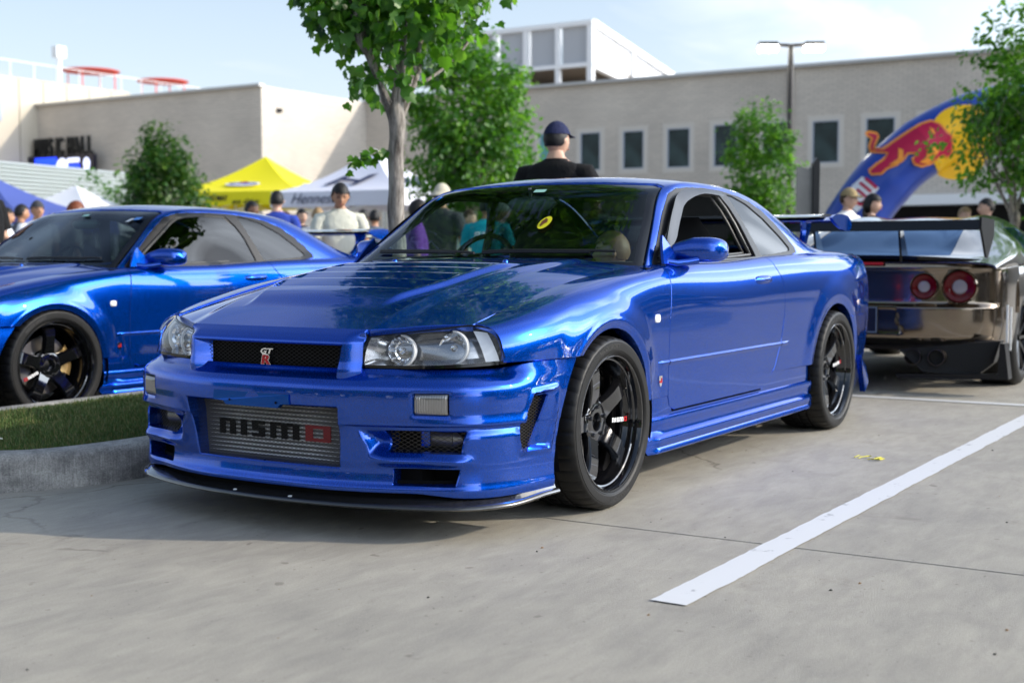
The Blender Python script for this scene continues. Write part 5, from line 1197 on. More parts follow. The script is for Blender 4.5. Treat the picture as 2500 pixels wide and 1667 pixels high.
# left white steel frame further along the roof
fr = MB(); 
for y in (0, 2.2, 4.2): fr.tube([(0, y, 0), (0, y, 3.0)], .13, 5)
fr.box((0, 2.1, 2.3), (.15, 4.2, 1.9)); fr.box((0, 2.1, 3.2), (.2, 4.5, .2)); o = fr.build('screened_frame', WSTEEL, smooth=False); o.location = (-58, -46.4, 8.9); tag(o, 'white framed screen on the roof, just left of the maple crown', 'roof structure')
# corrugated wall
cg = MB(); P0, P1 = np.array([-9.5, -22.4]), np.array([-20.68, -24.37]); n = 34; V = []; zs = np.linspace(0, 3.2, n*4+1)
dd = (P1-P0)/np.linalg.norm(P1-P0); nn_ = np.array([-dd[1], dd[0]]); 
for z in zs:
    k = (z/3.2*n) % 1; o_ = .10*math.sin(math.pi*k)**.8
    for p in (P0, P1): 
        e = p+nn_*(-o_); V.append((e[0]-P0[0], e[1]-P0[1], z))
F = [[2*i, 2*i+1, 2*i+3, 2*i+2] for i in range(len(zs)-1)]; cg.add(V, F)
cw_ = empty('corrugated_screen', (P0[0], P0[1], 0)); tag(cw_, 'pale corrugated metal screen wall at the left, behind the white tent', 'wall')
cg.build('sheeting', mat('corrugated_white', (.46, .50, .50), .45, .1), cw_, smooth=False); e = P1-P0; MB().box((e[0]-.3, e[1]-.25, 1.6), (.5, .45, 3.2)).build('end_frame', DARKIN, cw_, smooth=False)
# music hall sign and screen
for word, lab, yy in (('MUSIC HALL', 'dark upright letters MUSIC HALL standing on the lit screen', 0),):
    sg_ = empty('letter_sign', (-42.0, -52.9, 6.10)); tag(sg_, lab, 'sign'); DL = mat('sign_black', (.012, .012, .012), .6); xx = -2.15
    for ch in word:
        if ch == ' ': xx += .25; continue
        M4 = frame4((0, xx+.2, .52), (0, 1, 0), (0, 0, 1)); text_obj('letter', ch, 1.30, DL, M4, sg_, .10, .012, sx=.50 if ch != 'M' else .46); xx += .50 if ch not in 'MI' else (.56 if ch == 'M' else .26)
    MB().box((0, -.05, -.08), (.3, 4.6, .12)).build('sign_rail', DL, sg_, smooth=False)
def emis(name, c, s): 
    m = bpy.data.materials.get(name) or mat(name, (c[0]*.2, c[1]*.2, c[2]*.2), .4, emit=c, estr=s); return m
ls_ = empty('led_screen', (-41.9, -53.0, 5.62)); tag(ls_, 'long lit blue and black screen under the MUSIC HALL letters', 'screen')
MB().box((0, 0, 0), (.2, 5.4, 1.15)).build('panel', mat('screen_black', (.004, .004, .02), .3), ls_, smooth=False)
for q_, d_ in (((.11, -.95, .05), (.02, 1.7, .85)), ((.11, 1.2, -.1), (.02, .9, .35))): MB().box(q_, d_).build('blue_graphic', emis('screen_blue', (.01, .05, .9), 1.3), ls_, smooth=False)
pol = [(.40*math.cos(a)*(1+.15*math.sin(3*a)), .46*math.sin(a)) for a in np.linspace(0, 6.28, 19)[:-1]]; SWH = emis('screen_white', (.65, .70, 1.), 1.2)
for pl_ in ([(a+.35, b-.05) for a, b in pol], [(a*.55+2.2, b*.85) for a, b in pol], [(.75, .17), (1.65, .17), (1.65, .39), (.75, .39)], [(-1.75, -.46), (-.65, -.46), (-.65, -.34), (-1.75, -.34)]): MB().prism(pl_, .12, .14, fn=lambda a, b, h: (h, a, b)).build('white_graphic', SWH, ls_, smooth=False)
# street lamp
lp = empty('street_lamp', (-24.6, -7.22, 0)); tag(lp, 'tall dark parking lot lamp post with two lit heads', 'street lamp')
MB().tube([(0, 0, 0), (0, 0, 5.72)], [.085, .065], 10).build('pole', mat('pole_bronze', (.035, .03, .028), .5), lp)
MB().lathe([(.16, 0), (.16, .5), (.09, .55)], 16, axis='z').build('base', STONE, lp)
rv = np.array([_r[0], _r[1]])*.0+np.array([-.49, .87])
for s in (1, -1):
    hd = empty('lamp_head'); hd.parent = lp; e = rv*s
    MB().tube([(0, 0, 5.70), (e[0]*.35, e[1]*.35, 5.72)], .04, 6).build('arm', bpy.data.materials['pole_bronze'], hd)
    q = Matrix.Rotation(math.atan2(e[1], e[0]), 3, 'Z'); MB().box((0, 0, 0), (.42, .26, .07)).build('housing', bpy.data.materials['pole_bronze'], hd, smooth=False).matrix_local = Matrix.Translation((e[0]*.52, e[1]*.52, 5.74)) @ q.to_4x4()
    MB().box((0, 0, 0), (.42, .26, .10)).build('light', emis('lamp_glow', (1., .97, .85), 25), hd, smooth=False).matrix_local = Matrix.Translation((e[0]*.52, e[1]*.52, 5.63)) @ q.to_4x4()

# ================================================================ tents
def tent(name, label, loc, rz, size, h_e, h_p, col, val=.32, legs=True):
    t = empty(name, loc, rz); tag(t, label, 'tent', 'pop up tents'); s = size/2
    def edge(u, side):   # roof surface, slightly sagging between peak and eave
        pass
    G = MB(); nseg = 8
    for k in range(4):
        a0, a1 = k*math.pi/2+math.pi/4, (k+1)*math.pi/2+math.pi/4; c0 = np.array([math.cos(a0), math.sin(a0)])*s*1.4142; c1 = np.array([math.cos(a1), math.sin(a1)])*s*1.4142; g = np.zeros((nseg+1, 7, 3))
        for i in range(nseg+1):
            u = i/nseg; z = h_p+(h_e-h_p)*u-(h_p-h_e)*.16*math.sin(math.pi*u)*(1)
            for j in range(7): v = j/6; q = (c0+(c1-c0)*v)*u; sag = -.05*math.sin(math.pi*v)*u*(1-u)*2; g[i, j] = (q[0], q[1], z+sag)
        G.grid(g)
        gv = np.zeros((3, 7, 3))
        for i in range(3):
            for j in range(7): v = j/6; q = c0+(c1-c0)*v; gv[i, j] = (q[0]*(1+.006*(i)), q[1]*(1+.006*i), h_e-val*i/2)
        G.grid(gv)
    G.build('roof', col, t, edge=25)
    for k in range(4): a = k*math.pi/2+math.pi/4; MB().box((math.cos(a)*s*1.38, math.sin(a)*s*1.38, h_e/2), (.05, .05, h_e)).build('leg', WSTEEL, t, smooth=False)
    fr_ = MB()
    for k in range(4): a0, a1 = k*math.pi/2+math.pi/4, (k+1)*math.pi/2+math.pi/4; p, q = [(math.cos(a)*s*1.38, math.sin(a)*s*1.38) for a in (a0, a1)]; fr_.tube([(*p, h_e-.12), ((p[0]+q[0])/2, (p[1]+q[1])/2, h_e-.45), (*q, h_e-.12)], .018, 4)
    fr_.build('truss', WSTEEL, t, smooth=False)
    return t
YEL = mat('yellow_canvas', (.80, .70, .005), .6); WHC = mat('white_canvas', (.74, .74, .82), .6); BLC = mat('blue_canvas', (.06, .09, .32), .6); NAVY = mat('navy_print', (.02, .03, .09), .6); BLKP = mat('black_print', (.02, .02, .02), .6); WPR = mat('logo_white', (.8, .8, .8), .5)
def tdec(t, mtx_loc, face, body, size, m, bold=.02, shear=0., sx=1., name='lettering'):
    # face: angle of the face normal in the tent's own frame
    n = np.array([math.cos(face), math.sin(face), 0]); ax = np.array([-math.sin(face), math.cos(face), 0]); return text_obj(name, body, size, m, frame4(np.array(mtx_loc), ax, (0, 0, 1)), t, .004, bold, shear, sx=sx)
rzY = math.radians(16)
yt = tent('tent', 'bright yellow pop up tent left of the maple trunk', (-20.2, -19.1, 0), rzY, 3.6, 2.46, 3.40, YEL)
tdec(yt, (1.835, -.45, 2.30), 0, 'LONG MAY', .17, BLKP, .03, 0, .8); tdec(yt, (1.835, .35, 2.22), 0, 'we drive', .20, BLKP, .0, .4)
def roof_frame(s, h_e, h_p, face, u, v, lift=.03):
    """frame lying on a tent roof face"""
    n = np.array([math.cos(face), math.sin(face), 0]); ax = np.array([-math.sin(face), math.cos(face), 0]); z = h_p+(h_e-h_p)*u-(h_p-h_e)*.16*math.sin(math.pi*u); dz = (h_e-h_p)-(h_p-h_e)*.16*math.pi*math.cos(math.pi*u); upv = np.array([-n[0]*s, -n[1]*s, -dz]); o = n*s*u+ax*v+np.array([0, 0, z]); M4 = frame4(o, ax, upv); M4[:3, 3] += M4[:3, 2]*lift; return M4
for face, vv_ in ((0, 0), (math.pi/2, 0)):
    M4 = roof_frame(1.80, 2.46, 3.40, face, .68, vv_); el = MB(); el.prism([(.46*math.cos(a), .15*math.sin(a)) for a in np.linspace(0, 6.28, 25)[:-1]], 0, .004, fn=lambda a, b, h: tuple((M4 @ np.array([a, b, h, 1]))[:3])); el.build('logo_oval', WPR, yt, smooth=False)
    M5 = M4.copy(); M5[:3, 3] += M4[:3, 2]*.01; text_obj('logo_text', 'PENNZOIL', .16, mat('logo_blue', (.03, .05, .30), .5) if 'logo_blue' not in bpy.data.materials else bpy.data.materials['logo_blue'], M5, yt, .003, .03, .15)
    M6 = M5.copy(); M6[:3, 3] += M4[:3, 1]*.09; el = MB(); el.prism([(-.13, -.02), (.13, -.02), (.05, .06), (-.05, .06)], 0, .004, fn=lambda a, b, h: tuple((M6 @ np.array([a, b, h, 1]))[:3])); el.build('logo_mark', REDP, yt, smooth=False)
wt_ = tent('tent', 'white pop up tent lettered Hennessey with a dark H mark, behind the maple trunk', (-17.62, -13.75, 0), math.radians(6), 3.05, 2.24, 3.18, WHC, .30)
tdec(wt_, (1.57, -.35, 2.09), 0, 'Hennessey', .30, NAVY, -.005, .45, 1.05); tdec(wt_, (-.0, 1.57, 2.09), math.pi/2, 'Hennessey', .28, NAVY, -.005, .45, 1.05)
for face in (0, math.pi/2):
    M4 = roof_frame(1.525, 2.24, 3.18, face, .62, .0); hm = MB()
    for poly in ([(-.50, -.22), (-.36, -.22), (-.10, .26), (-.20, .30)], [(-.26, .02), (.26, -.12), (.28, -.02), (-.20, .12)], [(.14, -.26), (.26, -.24), (.52, .30), (.34, .24)]): hm.prism(poly, 0, .004, fn=lambda a, b, h: tuple((M4 @ np.array([a, b, h, 1]))[:3]))
    hm.build('logo_mark', NAVY, wt_, smooth=False)
tent('tent', 'plain white pop up tent at the left in front of the corrugated screen', (-14.2, -18.9, 0), math.radians(14), 3.0, 1.72, 2.42, mat('white_canvas_two', (.78, .78, .80), .6), .26)
tent('tent', 'blue pop up tent at the left edge', (-9.9, -15.9, 0), math.radians(20), 3.0, 1.62, 2.30, BLC, .28)
# feather flags and framed grey slab
for i, (x, y, h, lab) in enumerate([(-22.2, -21.35, 2.95, 'taller white feather flag left of the yellow tent'), (-22.4, -21.9, 2.75, 'shorter white feather flag, furthest left beside the yellow tent'), (-21.4, -16.4, 2.9, 'grey feather flag between the yellow and the white tent')]):
    f = empty('feather_flag', (x, y, 0)); tag(f, lab, 'flag'); MB().tube([(0, 0, 0), (0, 0, h*.8), (.02, .02, h)], .015, 5).build('pole', WSTEEL, f)
    MB().prism([(0, h*.25), (.22, h*.3), (.24, h*.8), (.12, h*.97), (0, h)], -.004, .004, fn=lambda a, b, hh: (hh, a*.55, b)).build('cloth', WPR if i < 2 else SCREENM, f, smooth=False)
bn = empty('framed_slab', (-9.32, -1.55, 0)); tag(bn, 'grey upright panel in a black frame beside the blue rear wing', 'display panel')  # plain panel standing in for what is likely a truck mirror
q = np.array([-.49, .87, 0]); nq = np.array([.87, .49, 0])
def bp(a, b, h): return tuple(q*a+nq*h+np.array([0, 0, b]))
MB().prism([(-.135, .0), (.03, .0), (.03, 1.90), (-.02, 1.87), (-.135, 1.90)], 0, .05, fn=bp).build('panel', mat('panel_grey', (.30, .285, .26), .5, noise=(3, (.2, .19, .17))), bn, smooth=False); MB().prism([(.032, 0), (.10, 0), (.10, 1.93), (.07, 1.99), (.032, 1.93)], -.04, .09, fn=bp).build('frame', BLACKP, bn, smooth=False)
for k in range(9): MB().lathe([(0, .006), (.012, .0)], 8, axis='z', c=(0, 0, 0)).build('stud', ALU, bn).location = bp(.108, 1.1+k*.08, .05)

# ================================================================ inflatable arch
ar = empty('inflatable_arch', (-21.26, -1.23, 0)); tag(ar, 'blue inflatable arch with a charging red bull and yellow sun', 'inflatable arch')
ABL = mat('arch_blue', (.010, .045, .30), .35, coat=.3); AYE = mat('arch_yellow', (.85, .48, .005), .4); ARD = mat('arch_red', (.42, .004, .045), .4); AOR = mat('arch_orange', (.80, .28, .03), .4); AWH = mat('arch_white', (.7, .7, .72), .4)
Rm, rt, zc0 = 3.84, .56, -.25
def arib(t): return rt*(1-.06*abs(math.sin(t*13))**.5*.6)
g = np.zeros((121, 25, 3))
for i in range(121):
    t = -.06+(math.pi+.12)*(i/120); rr_2 = arib(t)
    for j in range(25):
        a = 2*math.pi*j/24; d_ = Rm+rr_2*math.cos(a); g[i, j] = q*(-d_*math.cos(t))+nq*(rr_2*math.sin(a))+np.array([0, 0, zc0+d_*math.sin(t)])
ao = MB().grid(g).build('tube', ABL, ar)
def sp2(x, y):   # drawing units to metres in the plane of the arch
    sx, sy = 1900+x*.2551, 230+y*.2551; return ((sx-2540)*24/3192, .949+(624-sy)*24/3192)
def afn(u, w, lift):
    d_ = math.hypot(u, w-zc0); t = math.atan2(w-zc0, -u); rr_2 = arib(t); c = (d_-Rm)/rr_2; h = rr_2*math.sqrt(max(0, 1-c*c)) if abs(c) < 1 else 0.; return tuple(q*u+nq*(h+lift)+np.array([0, 0, w]))
def skin_patch(name, poly, m, lift, res=44):
    P = np.array([sp2(*p) for p in poly], float); a0, a1, b0, b1 = P[:, 0].min(), P[:, 0].max(), P[:, 1].min(), P[:, 1].max(); A, B = np.meshgrid(np.linspace(a0-.02, a1+.02, res), np.linspace(b0-.02, b1+.02, res), indexing='ij'); V = np.stack([A.ravel(), B.ravel(), np.zeros(A.size)], 1)
    V, F = clip(V, gridF(res, res), lambda V: -sdpoly(V[:, 0], V[:, 1], P)); return obj(name, [afn(x, y, lift) for x, y, _ in V], F, m, ar)
skin_patch('sun_patch', [(1690+330*math.cos(a), 480+345*math.sin(a)) for a in np.linspace(0, 6.28, 40)[:-1]], AYE, .015)
bull = [(822, 370), (850, 355), (940, 370), (965, 410), (935, 480), (920, 520), (960, 530), (1040, 470), (1140, 400), (1230, 340), (1300, 300), (1390, 272), (1470, 310), (1530, 390), (1575, 420), (1590, 480), (1600, 590), (1560, 640), (1500, 620), (1455, 650), (1390, 700), (1300, 725), (1220, 700), (1195, 640), (1250, 600), (1170, 600), (1130, 660), (1060, 710), (980, 740), (930, 790), (830, 795), (815, 740), (880, 680), (940, 640), (990, 590), (880, 575), (858, 500), (885, 430), (840, 410)]
bo_ = np.array(bull, float); n_b = len(bo_); nr_ = np.array([bo_[(i+1) % n_b]-bo_[i-1] for i in range(n_b)]); nr_ = np.stack([-nr_[:, 1], nr_[:, 0]], 1); nr_ /= np.linalg.norm(nr_, axis=1)[:, None]
skin_patch('bull_outline', bo_, AOR, .028); skin_patch('bull', bo_+nr_*20, ARD, .040)
skin_patch('bull_leg', [(1085, 540), (1125, 560), (1120, 640), (1060, 690), (985, 705), (1075, 640)], AOR, .050); skin_patch('bull_leg', [(1340, 560), (1400, 500), (1460, 560), (1410, 640), (1360, 690), (1270, 680), (1330, 640)], AOR, .050); skin_patch('bull_shoulder_mark', [(1365, 345), (1400, 370), (1415, 420), (1385, 410)], AOR, .050)
skin_patch('letter_ground', [(680, 880), (765, 800), (905, 915), (825, 1010), (800, 1045), (700, 1140), (600, 1040)], AWH, .016)
for p_ in ([(728, 868), (748, 848), (840, 940), (820, 960)], [(775, 828), (795, 808), (890, 905), (870, 925)], [(640, 1000), (660, 980), (750, 1065), (730, 1085)], [(700, 930), (718, 912), (805, 1000), (787, 1018)], [(727, 1066), (780, 1000), (800, 1010), (745, 1082)]): skin_patch('letter_stroke', p_, ARD, .030)
# ================================================================ surroundings added out of the frame, for the paint to reflect
def far_block(name, label, loc, size, m):
    b = empty('added_building', loc); tag(b, label, 'building'); MB().box((0, 0, size[2]/2), size).build('wall', m, b, smooth=False)
    for s in (1, -1):
        nx_ = int(size[0]/4)
        for k in range(nx_): MB().box((-size[0]/2+2+4*k, s*(size[1]/2+.02), size[2]*.55), (1.4, .06, 1.8)).build('window', WGL, b, smooth=False)
        for k in range(int(size[1]/4)): MB().box((s*(size[0]/2+.02), -size[1]/2+2+4*k, size[2]*.55), (.06, 1.4, 1.8)).build('window', WGL, b, smooth=False)
DKB = mat('dark_brick', (.075, .055, .045), .8)  # kept dark to deepen the reflections in the blue paint
far_block('b1', 'low dark building added to the right outside the view, for the paint to reflect', (-32, 40, 0), (90, 14, 8), DKB)
far_block('b2', 'low dark building added behind the camera, for the paint to reflect', (40, -6, 0), (14, 70, 8), DKB)
for i, (x, y, h) in enumerate([(-46, 25, 4.2), (-40, 22, 4.0), (-34, 24, 4.2), (-29, 20, 4.0), (-24, 25, 4.2), (-18, 27, 3.8), (-9, 28, 4.3), (0, 27, 3.7), (10, 27, 4.0), (21, 20, 4.1), (24, 9, 3.8), (25, -2, 4.3), (24, -13, 3.9), (22, -24, 4.2)]):  # unseen trees, added to give the paint dark reflections
    tree('leafy_tree', 'leafy tree added outside the view for the paint to reflect', (x, y, 0), 1.8, .12, (0, 0, h*.75), (2.3, 2.3, h*.48), 1500, .34, OVAL, 40+i, length=1.2, depth=2, clump=.4, group='trees added outside the view for reflections')
# ================================================================ people
SKINS = {'tan': mat('skin_tan', (.42, .22, .13), .5, sss=1), 'light': mat('skin_light', (.58, .36, .26), .5), 'brown': mat('skin_brown', (.16, .08, .05), .5)}
HAIRS = {'black': mat('hair_black', (.008, .007, .007), .6), 'brown': mat('hair_brown', (.06, .03, .015), .6), 'red': mat('hair_auburn', (.16, .04, .012), .6), 'blond': mat('hair_blond', (.26, .17, .08), .6), 'sandy': mat('hair_sandy', (.13, .08, .04), .6)}
_cl = {}
def cloth(c, nm='cloth'):
    k = tuple(c)
    if k not in _cl: _cl[k] = mat(nm, c, .85, spec=.2, bump=(22, .35, .03))
    return _cl[k]
EYEM = mat('eye_white', (.6, .58, .55), .3); LIPM = mat('lips', (.30, .10, .08), .5)
def head_surface(n=30, m=40, grow=1.0, add=0., ears=1.):
    """unit head, chin to crown about 0.235 m; face looks along +x; origin at the centre of the head"""
    P = np.zeros((n, m, 3))
    for i in range(n):
        th = math.pi*i/(n-1)
        for j in range(m):
            ph = 2*math.pi*j/(m-1); x, y, z = math.sin(th)*math.cos(ph), math.sin(th)*math.sin(ph), math.cos(th)
            X = .098*x; Y = .076*y; Z = .118*z
            if z < 0: Y *= 1-.28*z*z-.10*abs(z); X *= 1-.12*z*z if x > 0 else 1-.30*abs(z)
            if x > 0: X += .006*math.exp(-((z+.55)/.25)**2)*x
            fr = max(0, x)
            nose = math.exp(-((y)/.16)**2)*math.exp(-((z+.16)/.20)**2)*(fr > .3); X += .022*nose*(1 if z < -.1 else .7)
            for s in (1, -1): X -= .009*math.exp(-((y-s*.36)/.16)**2-((z-.06)/.11)**2)*(fr > .3); X += .004*math.exp(-((y-s*.36)/.2)**2-((z-.24)/.08)**2)*(fr > .3)
            X += .006*math.exp(-((y)/.22)**2-((z+.52)/.07)**2)*(fr > .3); X -= .004*math.exp(-((y)/.3)**2-((z+.66)/.06)**2)*(fr > .3)
            for s in (1, -1):
                e = math.exp(-((x+.05)/.16)**2-((z+.08)/.24)**2)*(s*y > .75); Y += s*.018*e*ears
            P[i, j] = (X*grow+add*x, Y*grow+add*y, Z*grow+add*z)
    return P
def skin_mesh(pts, edges, radii, sub=1):
    me = bpy.data.meshes.new('body'); me.from_pydata(pts, edges, []); o = bpy.data.objects.new('tmp', me); COL.objects.link(o)
    md = o.modifiers.new('s', 'SKIN'); md.use_smooth_shade = True
    for i, r in enumerate(radii): me.skin_vertices[0].data[i].radius = r if not np.isscalar(r) else (r, r)
    me.skin_vertices[0].data[0].use_root = True
    sb = o.modifiers.new('u', 'SUBSURF'); sb.levels = sub; sb.render_levels = sub
    dg = bpy.context.evaluated_depsgraph_get(); r = bpy.data.meshes.new_from_object(o.evaluated_get(dg)); bpy.data.objects.remove(o); 
    V = [tuple(v.co) for v in r.vertices]; F = [list(p.vertices) for p in r.polygons]; bpy.data.meshes.remove(r); bpy.data.meshes.remove(me); return V, F
_pose = {}
def pose_data(kind):
    if kind in _pose: return _pose[kind]
    sh = 1.42; hip = .93
    arms = {'down': [((0, .20, sh-.02), (.01, .25, 1.12), (.05, .26, .88)), ((0, -.20, sh-.02), (.01, -.25, 1.12), (.05, -.26, .88))],
            'fold': [((0, .20, sh-.02), (.03, .26, 1.13), (.24, .10, 1.06)), ((0, -.20, sh-.02), (.03, -.26, 1.13), (.24, -.10, 1.06))],
            'phone': [((0, .20, sh-.02), (.06, .24, 1.14), (.28, .12, 1.22)), ((0, -.20, sh-.02), (.01, -.25, 1.12), (.05, -.26, .88))]}[kind]
    pts = [(0, 0, hip), (0, 0, 1.10), (.0, 0, 1.27), (0, 0, sh), (0.0, 0, 1.50), (.015, 0, 1.58)]; ed = [(0, 1), (1, 2), (2, 3), (3, 4), (4, 5)]; ra = [(.12, .10), (.11, .09), (.11, .09), (.08, .07), (.050, .050), (.055, .058)]
    for a in arms:
        s, e, w = a; k = len(pts); d = np.array(w)-np.array(e); d = d/np.linalg.norm(d); pts += [s, e, w, tuple(np.array(w)+d*.09)]; ed += [(3, k), (k, k+1), (k+1, k+2), (k+2, k+3)]; ra += [(.045, .045), (.038, .038), (.028, .028), (.036, .022)]
    for s in (1, -1): k = len(pts); pts += [(0, s*.095, .86), (.02, s*.10, .48), (-.02, s*.105, .09), (.12, s*.115, .04)]; ed += [(0, k), (k, k+1), (k+1, k+2), (k+2, k+3)]; ra += [(.085, .085), (.058, .058), (.040, .040), (.042, .03)]
    body = skin_mesh(pts, ed, ra, 1)
    # fingers
    fm = MB()
    for a in arms:
        e, w = np.array(a[1]), np.array(a[2]); d = (w-e)/np.linalg.norm(w-e); b0 = w+d*.10; sd = np.cross(d, (0, 0, 1)) if abs(d[2]) < .9 else np.array([1., 0, 0]); sd /= np.linalg.norm(sd); nd = np.cross(sd, d)
        for f, L in zip((-.024, -.008, .008, .024), (.060, .072, .068, .052)): p = b0+sd*f; fm.tube([p-d*.02, p+d*L*.5, p+d*L*.85+nd*.018], [.0095, .0085, .007], 5)
        fm.tube([w+d*.04+sd*.028, w+d*.075+sd*.052, w+d*.105+sd*.055+nd*.01], [.011, .010, .008], 5)
    # shirt: torso with sleeves
    def rings(L, n=28, p=2.4):
        g = np.zeros((len(L), n+1, 3))
        for i_, (z, a, b, x0) in enumerate(L):
            for j_ in range(n+1): t = 2*math.pi*j_/n; c, q = math.cos(t), math.sin(t); g[i_, j_] = (x0+b*abs(c)**(2/p)*(1 if c > 0 else -1), a*abs(q)**(2/p)*(1 if q > 0 else -1), z)
        return g
    zz = [(.84, .172, .128, 0), (.90, .176, .130, 0), (1.0, .165, .125, 0), (1.10, .165, .122, .005), (1.20, .178, .125, .005), (1.29, .190, .125, 0), (1.35, .196, .118, -.005), (1.40, .188, .105, -.008), (1.432, .176, .096, -.008), (1.456, .140, .082, -.005), (1.476, .088, .070, .0), (1.492, .066, .064, .004)]
    Z = np.array(zz); Z = ncs(Z[:, 0], Z)(np.linspace(.84, 1.492, 40)); g = rings([tuple(q) for q in Z]); rf = np.random.default_rng(3)
    for i_ in range(40):
        for j_ in range(29): t = 2*math.pi*(j_ % 28)/28; g[i_, j_, :2] *= 1+.018*math.sin(t*5+i_*.35)*math.sin(i_*.28)*(i_ < 30)
    sm = MB(); sm.grid(g)
    for a in arms:
        s, e, w = [np.array(q) for q in a]; s0 = s+np.array([-.004, -.055*np.sign(s[1]), -.012]); m_ = s+(e-s)*.72; sm.tube([s0, s+np.array([-.004, -.004*np.sign(s[1]), -.015]), s+(e-s)*.22, s+(e-s)*.5, m_], [.070, .074, .070, .068, .070], 16, cap=True)
    shirt = (sm.V, sm.F)
    pm_ = MB(); pm_.grid(rings([(.74, .165, .120, 0), (.82, .182, .130, 0), (.90, .172, .124, 0), (.97, .160, .115, 0)]))
    for q in (1, -1): pm_.tube([(0, q*.085, .86), (.005, q*.095, .70), (.02, q*.10, .48), (-.01, q*.105, .25), (-.015, q*.108, .07)], [.092, .090, .072, .066, .062], 16)
    pants = (pm_.V, pm_.F)
    _pose[kind] = (body, (fm.V, fm.F), shirt, pants); return _pose[kind]
_HS = head_surface()
def person(label, loc, face, H=1.74, pose='down', skin='tan', hair='black', style='short', hat=None, shirt=(.7, .7, .7), pants=(.03, .035, .06), nod=0., turn=0., group=None, back_print=None, seated=False, wide=1.0):
    p = empty('person', loc, face); p.scale = (H/1.74,)*3; tag(p, label, 'person', group)
    body, fing, sv, pv = pose_data(pose); sk = SKINS[skin]
    R = rotm('Z', turn) @ rotm('Y', nod); hc = np.array([.02, 0, 1.50])
    def hp(P, off=(0, 0, .120)): return (np.array(P)+np.array(off)) @ R.T + hc
    mb = MB(); mb.add([(v[0]*wide, v[1]*wide, v[2]) for v in body[0]], body[1]); mb.add([(v[0]*wide, v[1]*wide, v[2]) for v in fing[0]], fing[1]); g = hp(_HS.reshape(-1, 3)).reshape(_HS.shape); mb.grid(g, flip=False)
    mb.build('body', sk, p, edge=70)
    ey = MB()
    for s in (1, -1): c_ = hp([[.083, s*.030, .008]])[0]; ey.box(c_, (.006, .022, .007), R=R)
    for s in (1, -1): c_ = hp([[.092, s*.030, .026]])[0]; ey.box(c_, (.006, .032, .006), R=R)
    ey.build('eyes', HAIRS['black'] if hair != 'blond' else HAIRS['brown'], p, smooth=False); c_ = hp([[.098, 0, -.058]])[0]; MB().box(c_, (.010, .042, .010), R=R).build('mouth', LIPM, p, smooth=False)
    if style != 'bald' or hat:
        S = head_surface(30, 40, 1.0, (.007 if style == 'short' else .014), 0.); V = S.reshape(-1, 3); r = np.random.default_rng(len(label)); base = _HS.reshape(-1, 3)
        V = V+base/np.linalg.norm(base, axis=1)[:, None]*r.uniform(0, .004, len(V))[:, None]
        def gh(V):
            x, z = V[:, 0], V[:, 2]; low = -.045 if style == 'short' else (-.20 if style == 'long' else -.07); fr = .052+(.012*np.sin(V[:, 1]*160)); line = np.where(x > .02, fr+.0*x, low+(fr-low)*sst(-.035, .035, x)); return z-line
        a, b = clip(V, gridF(30, 40), gh)
        if style == 'long': a = np.where((a[:, 2:3] < .0) & (a[:, 0:1] < .03), a*[1.15, 1.1, 1.0], a)
        obj('hair', hp(a), b, HAIRS[hair], p, edge=60)
        if style == 'long': g = []; 
        if style == 'long':
            G = []
            for t in np.linspace(0, 1, 8): z = .02-.24*t; G.append([tuple(hp([[-.055-.02*math.sin(t*3)+.045*math.cos(a), .085*math.sin(a)*(1-.15*t), z]])[0]) for a in np.linspace(math.pi*.45, math.pi*1.55, 14)])
            MB().grid(np.array(G)).build('hair', HAIRS[hair], p)
    if hat:
        kind, hcol = hat; hm = cloth(hcol, 'hat_cloth'); S = head_surface(30, 40, 1.0, .013, 0.); V = S.reshape(-1, 3)*[1, 1, 1.02]
        zc = {'cap': .040, 'capback': .040, 'beanie': .010, 'bucket': .042}[kind]; a, b = clip(V, gridF(30, 40), lambda V: V[:, 2]-zc-.25*(0 if kind != 'cap' else 0)*V[:, 0]); hobj = obj('hat', hp(a), b, hm, p, edge=60)
        if kind in ('cap', 'capback'):
            s = 1 if kind == 'cap' else -1; G = []
            for u in np.linspace(-1, 1, 13): G.append([tuple(hp([[s*(.085-.03*u*u*1.4+t*.085*(1-.35*u*u)), u*.080, .048-.018*t-.010*u*u]])[0]) for t in np.linspace(0, 1, 5)])
            G = np.array(G); mbx = MB(); mbx.grid(G); mbx.grid(G-[0, 0, .004], flip=True); mbx.build('brim', hm, hobj)
        if kind == 'bucket':
            G = []
            for a_ in np.linspace(0, 2*math.pi, 30): G.append([tuple(hp([[(.10+t*.055)*math.cos(a_)*1.05, (.082+t*.055)*math.sin(a_), .045-.045*t]])[0]) for t in (0, .5, 1)])
            MB().grid(np.array(G)).build('brim', hm, hobj)
    s = obj('shirt', [(v[0]*wide, v[1]*wide, v[2]) for v in sv[0]], sv[1], cloth(shirt, 'shirt_cloth'), p, edge=80)
    if not seated: obj('trousers', pv[0], pv[1], cloth(pants, 'trouser_cloth'), p, edge=80)
    if back_print: text_obj('shirt_print', back_print, .085, WHITEP, frame4((-.155, 0, 1.32), (0, -1, 0), (0, 0, 1)), s, .012, .03)
    return p
def toward(x, y): return math.atan2(CAM[1]-y, CAM[0]-x)
def pp(label, x, y, rel, **k): return person(label, (x, y, k.pop('z', 0)), toward(x, y)+math.radians(rel), **k)
pp('man in a black t-shirt and navy cap seen from behind above the blue roof', -3.62, -1.42, 158, H=1.75, pose='fold', skin='light', hair='black', hat=('cap', (.02, .025, .07)), shirt=(.010, .010, .011), turn=-.35, z=.12, wide=1.12)
pp('young man with black hair in a cream t-shirt looking down', -4.95, -4.42, 8, H=1.60, pose='fold', skin='tan', style='full', shirt=(.60, .60, .50), nod=.32, pants=(.25, .25, .27))
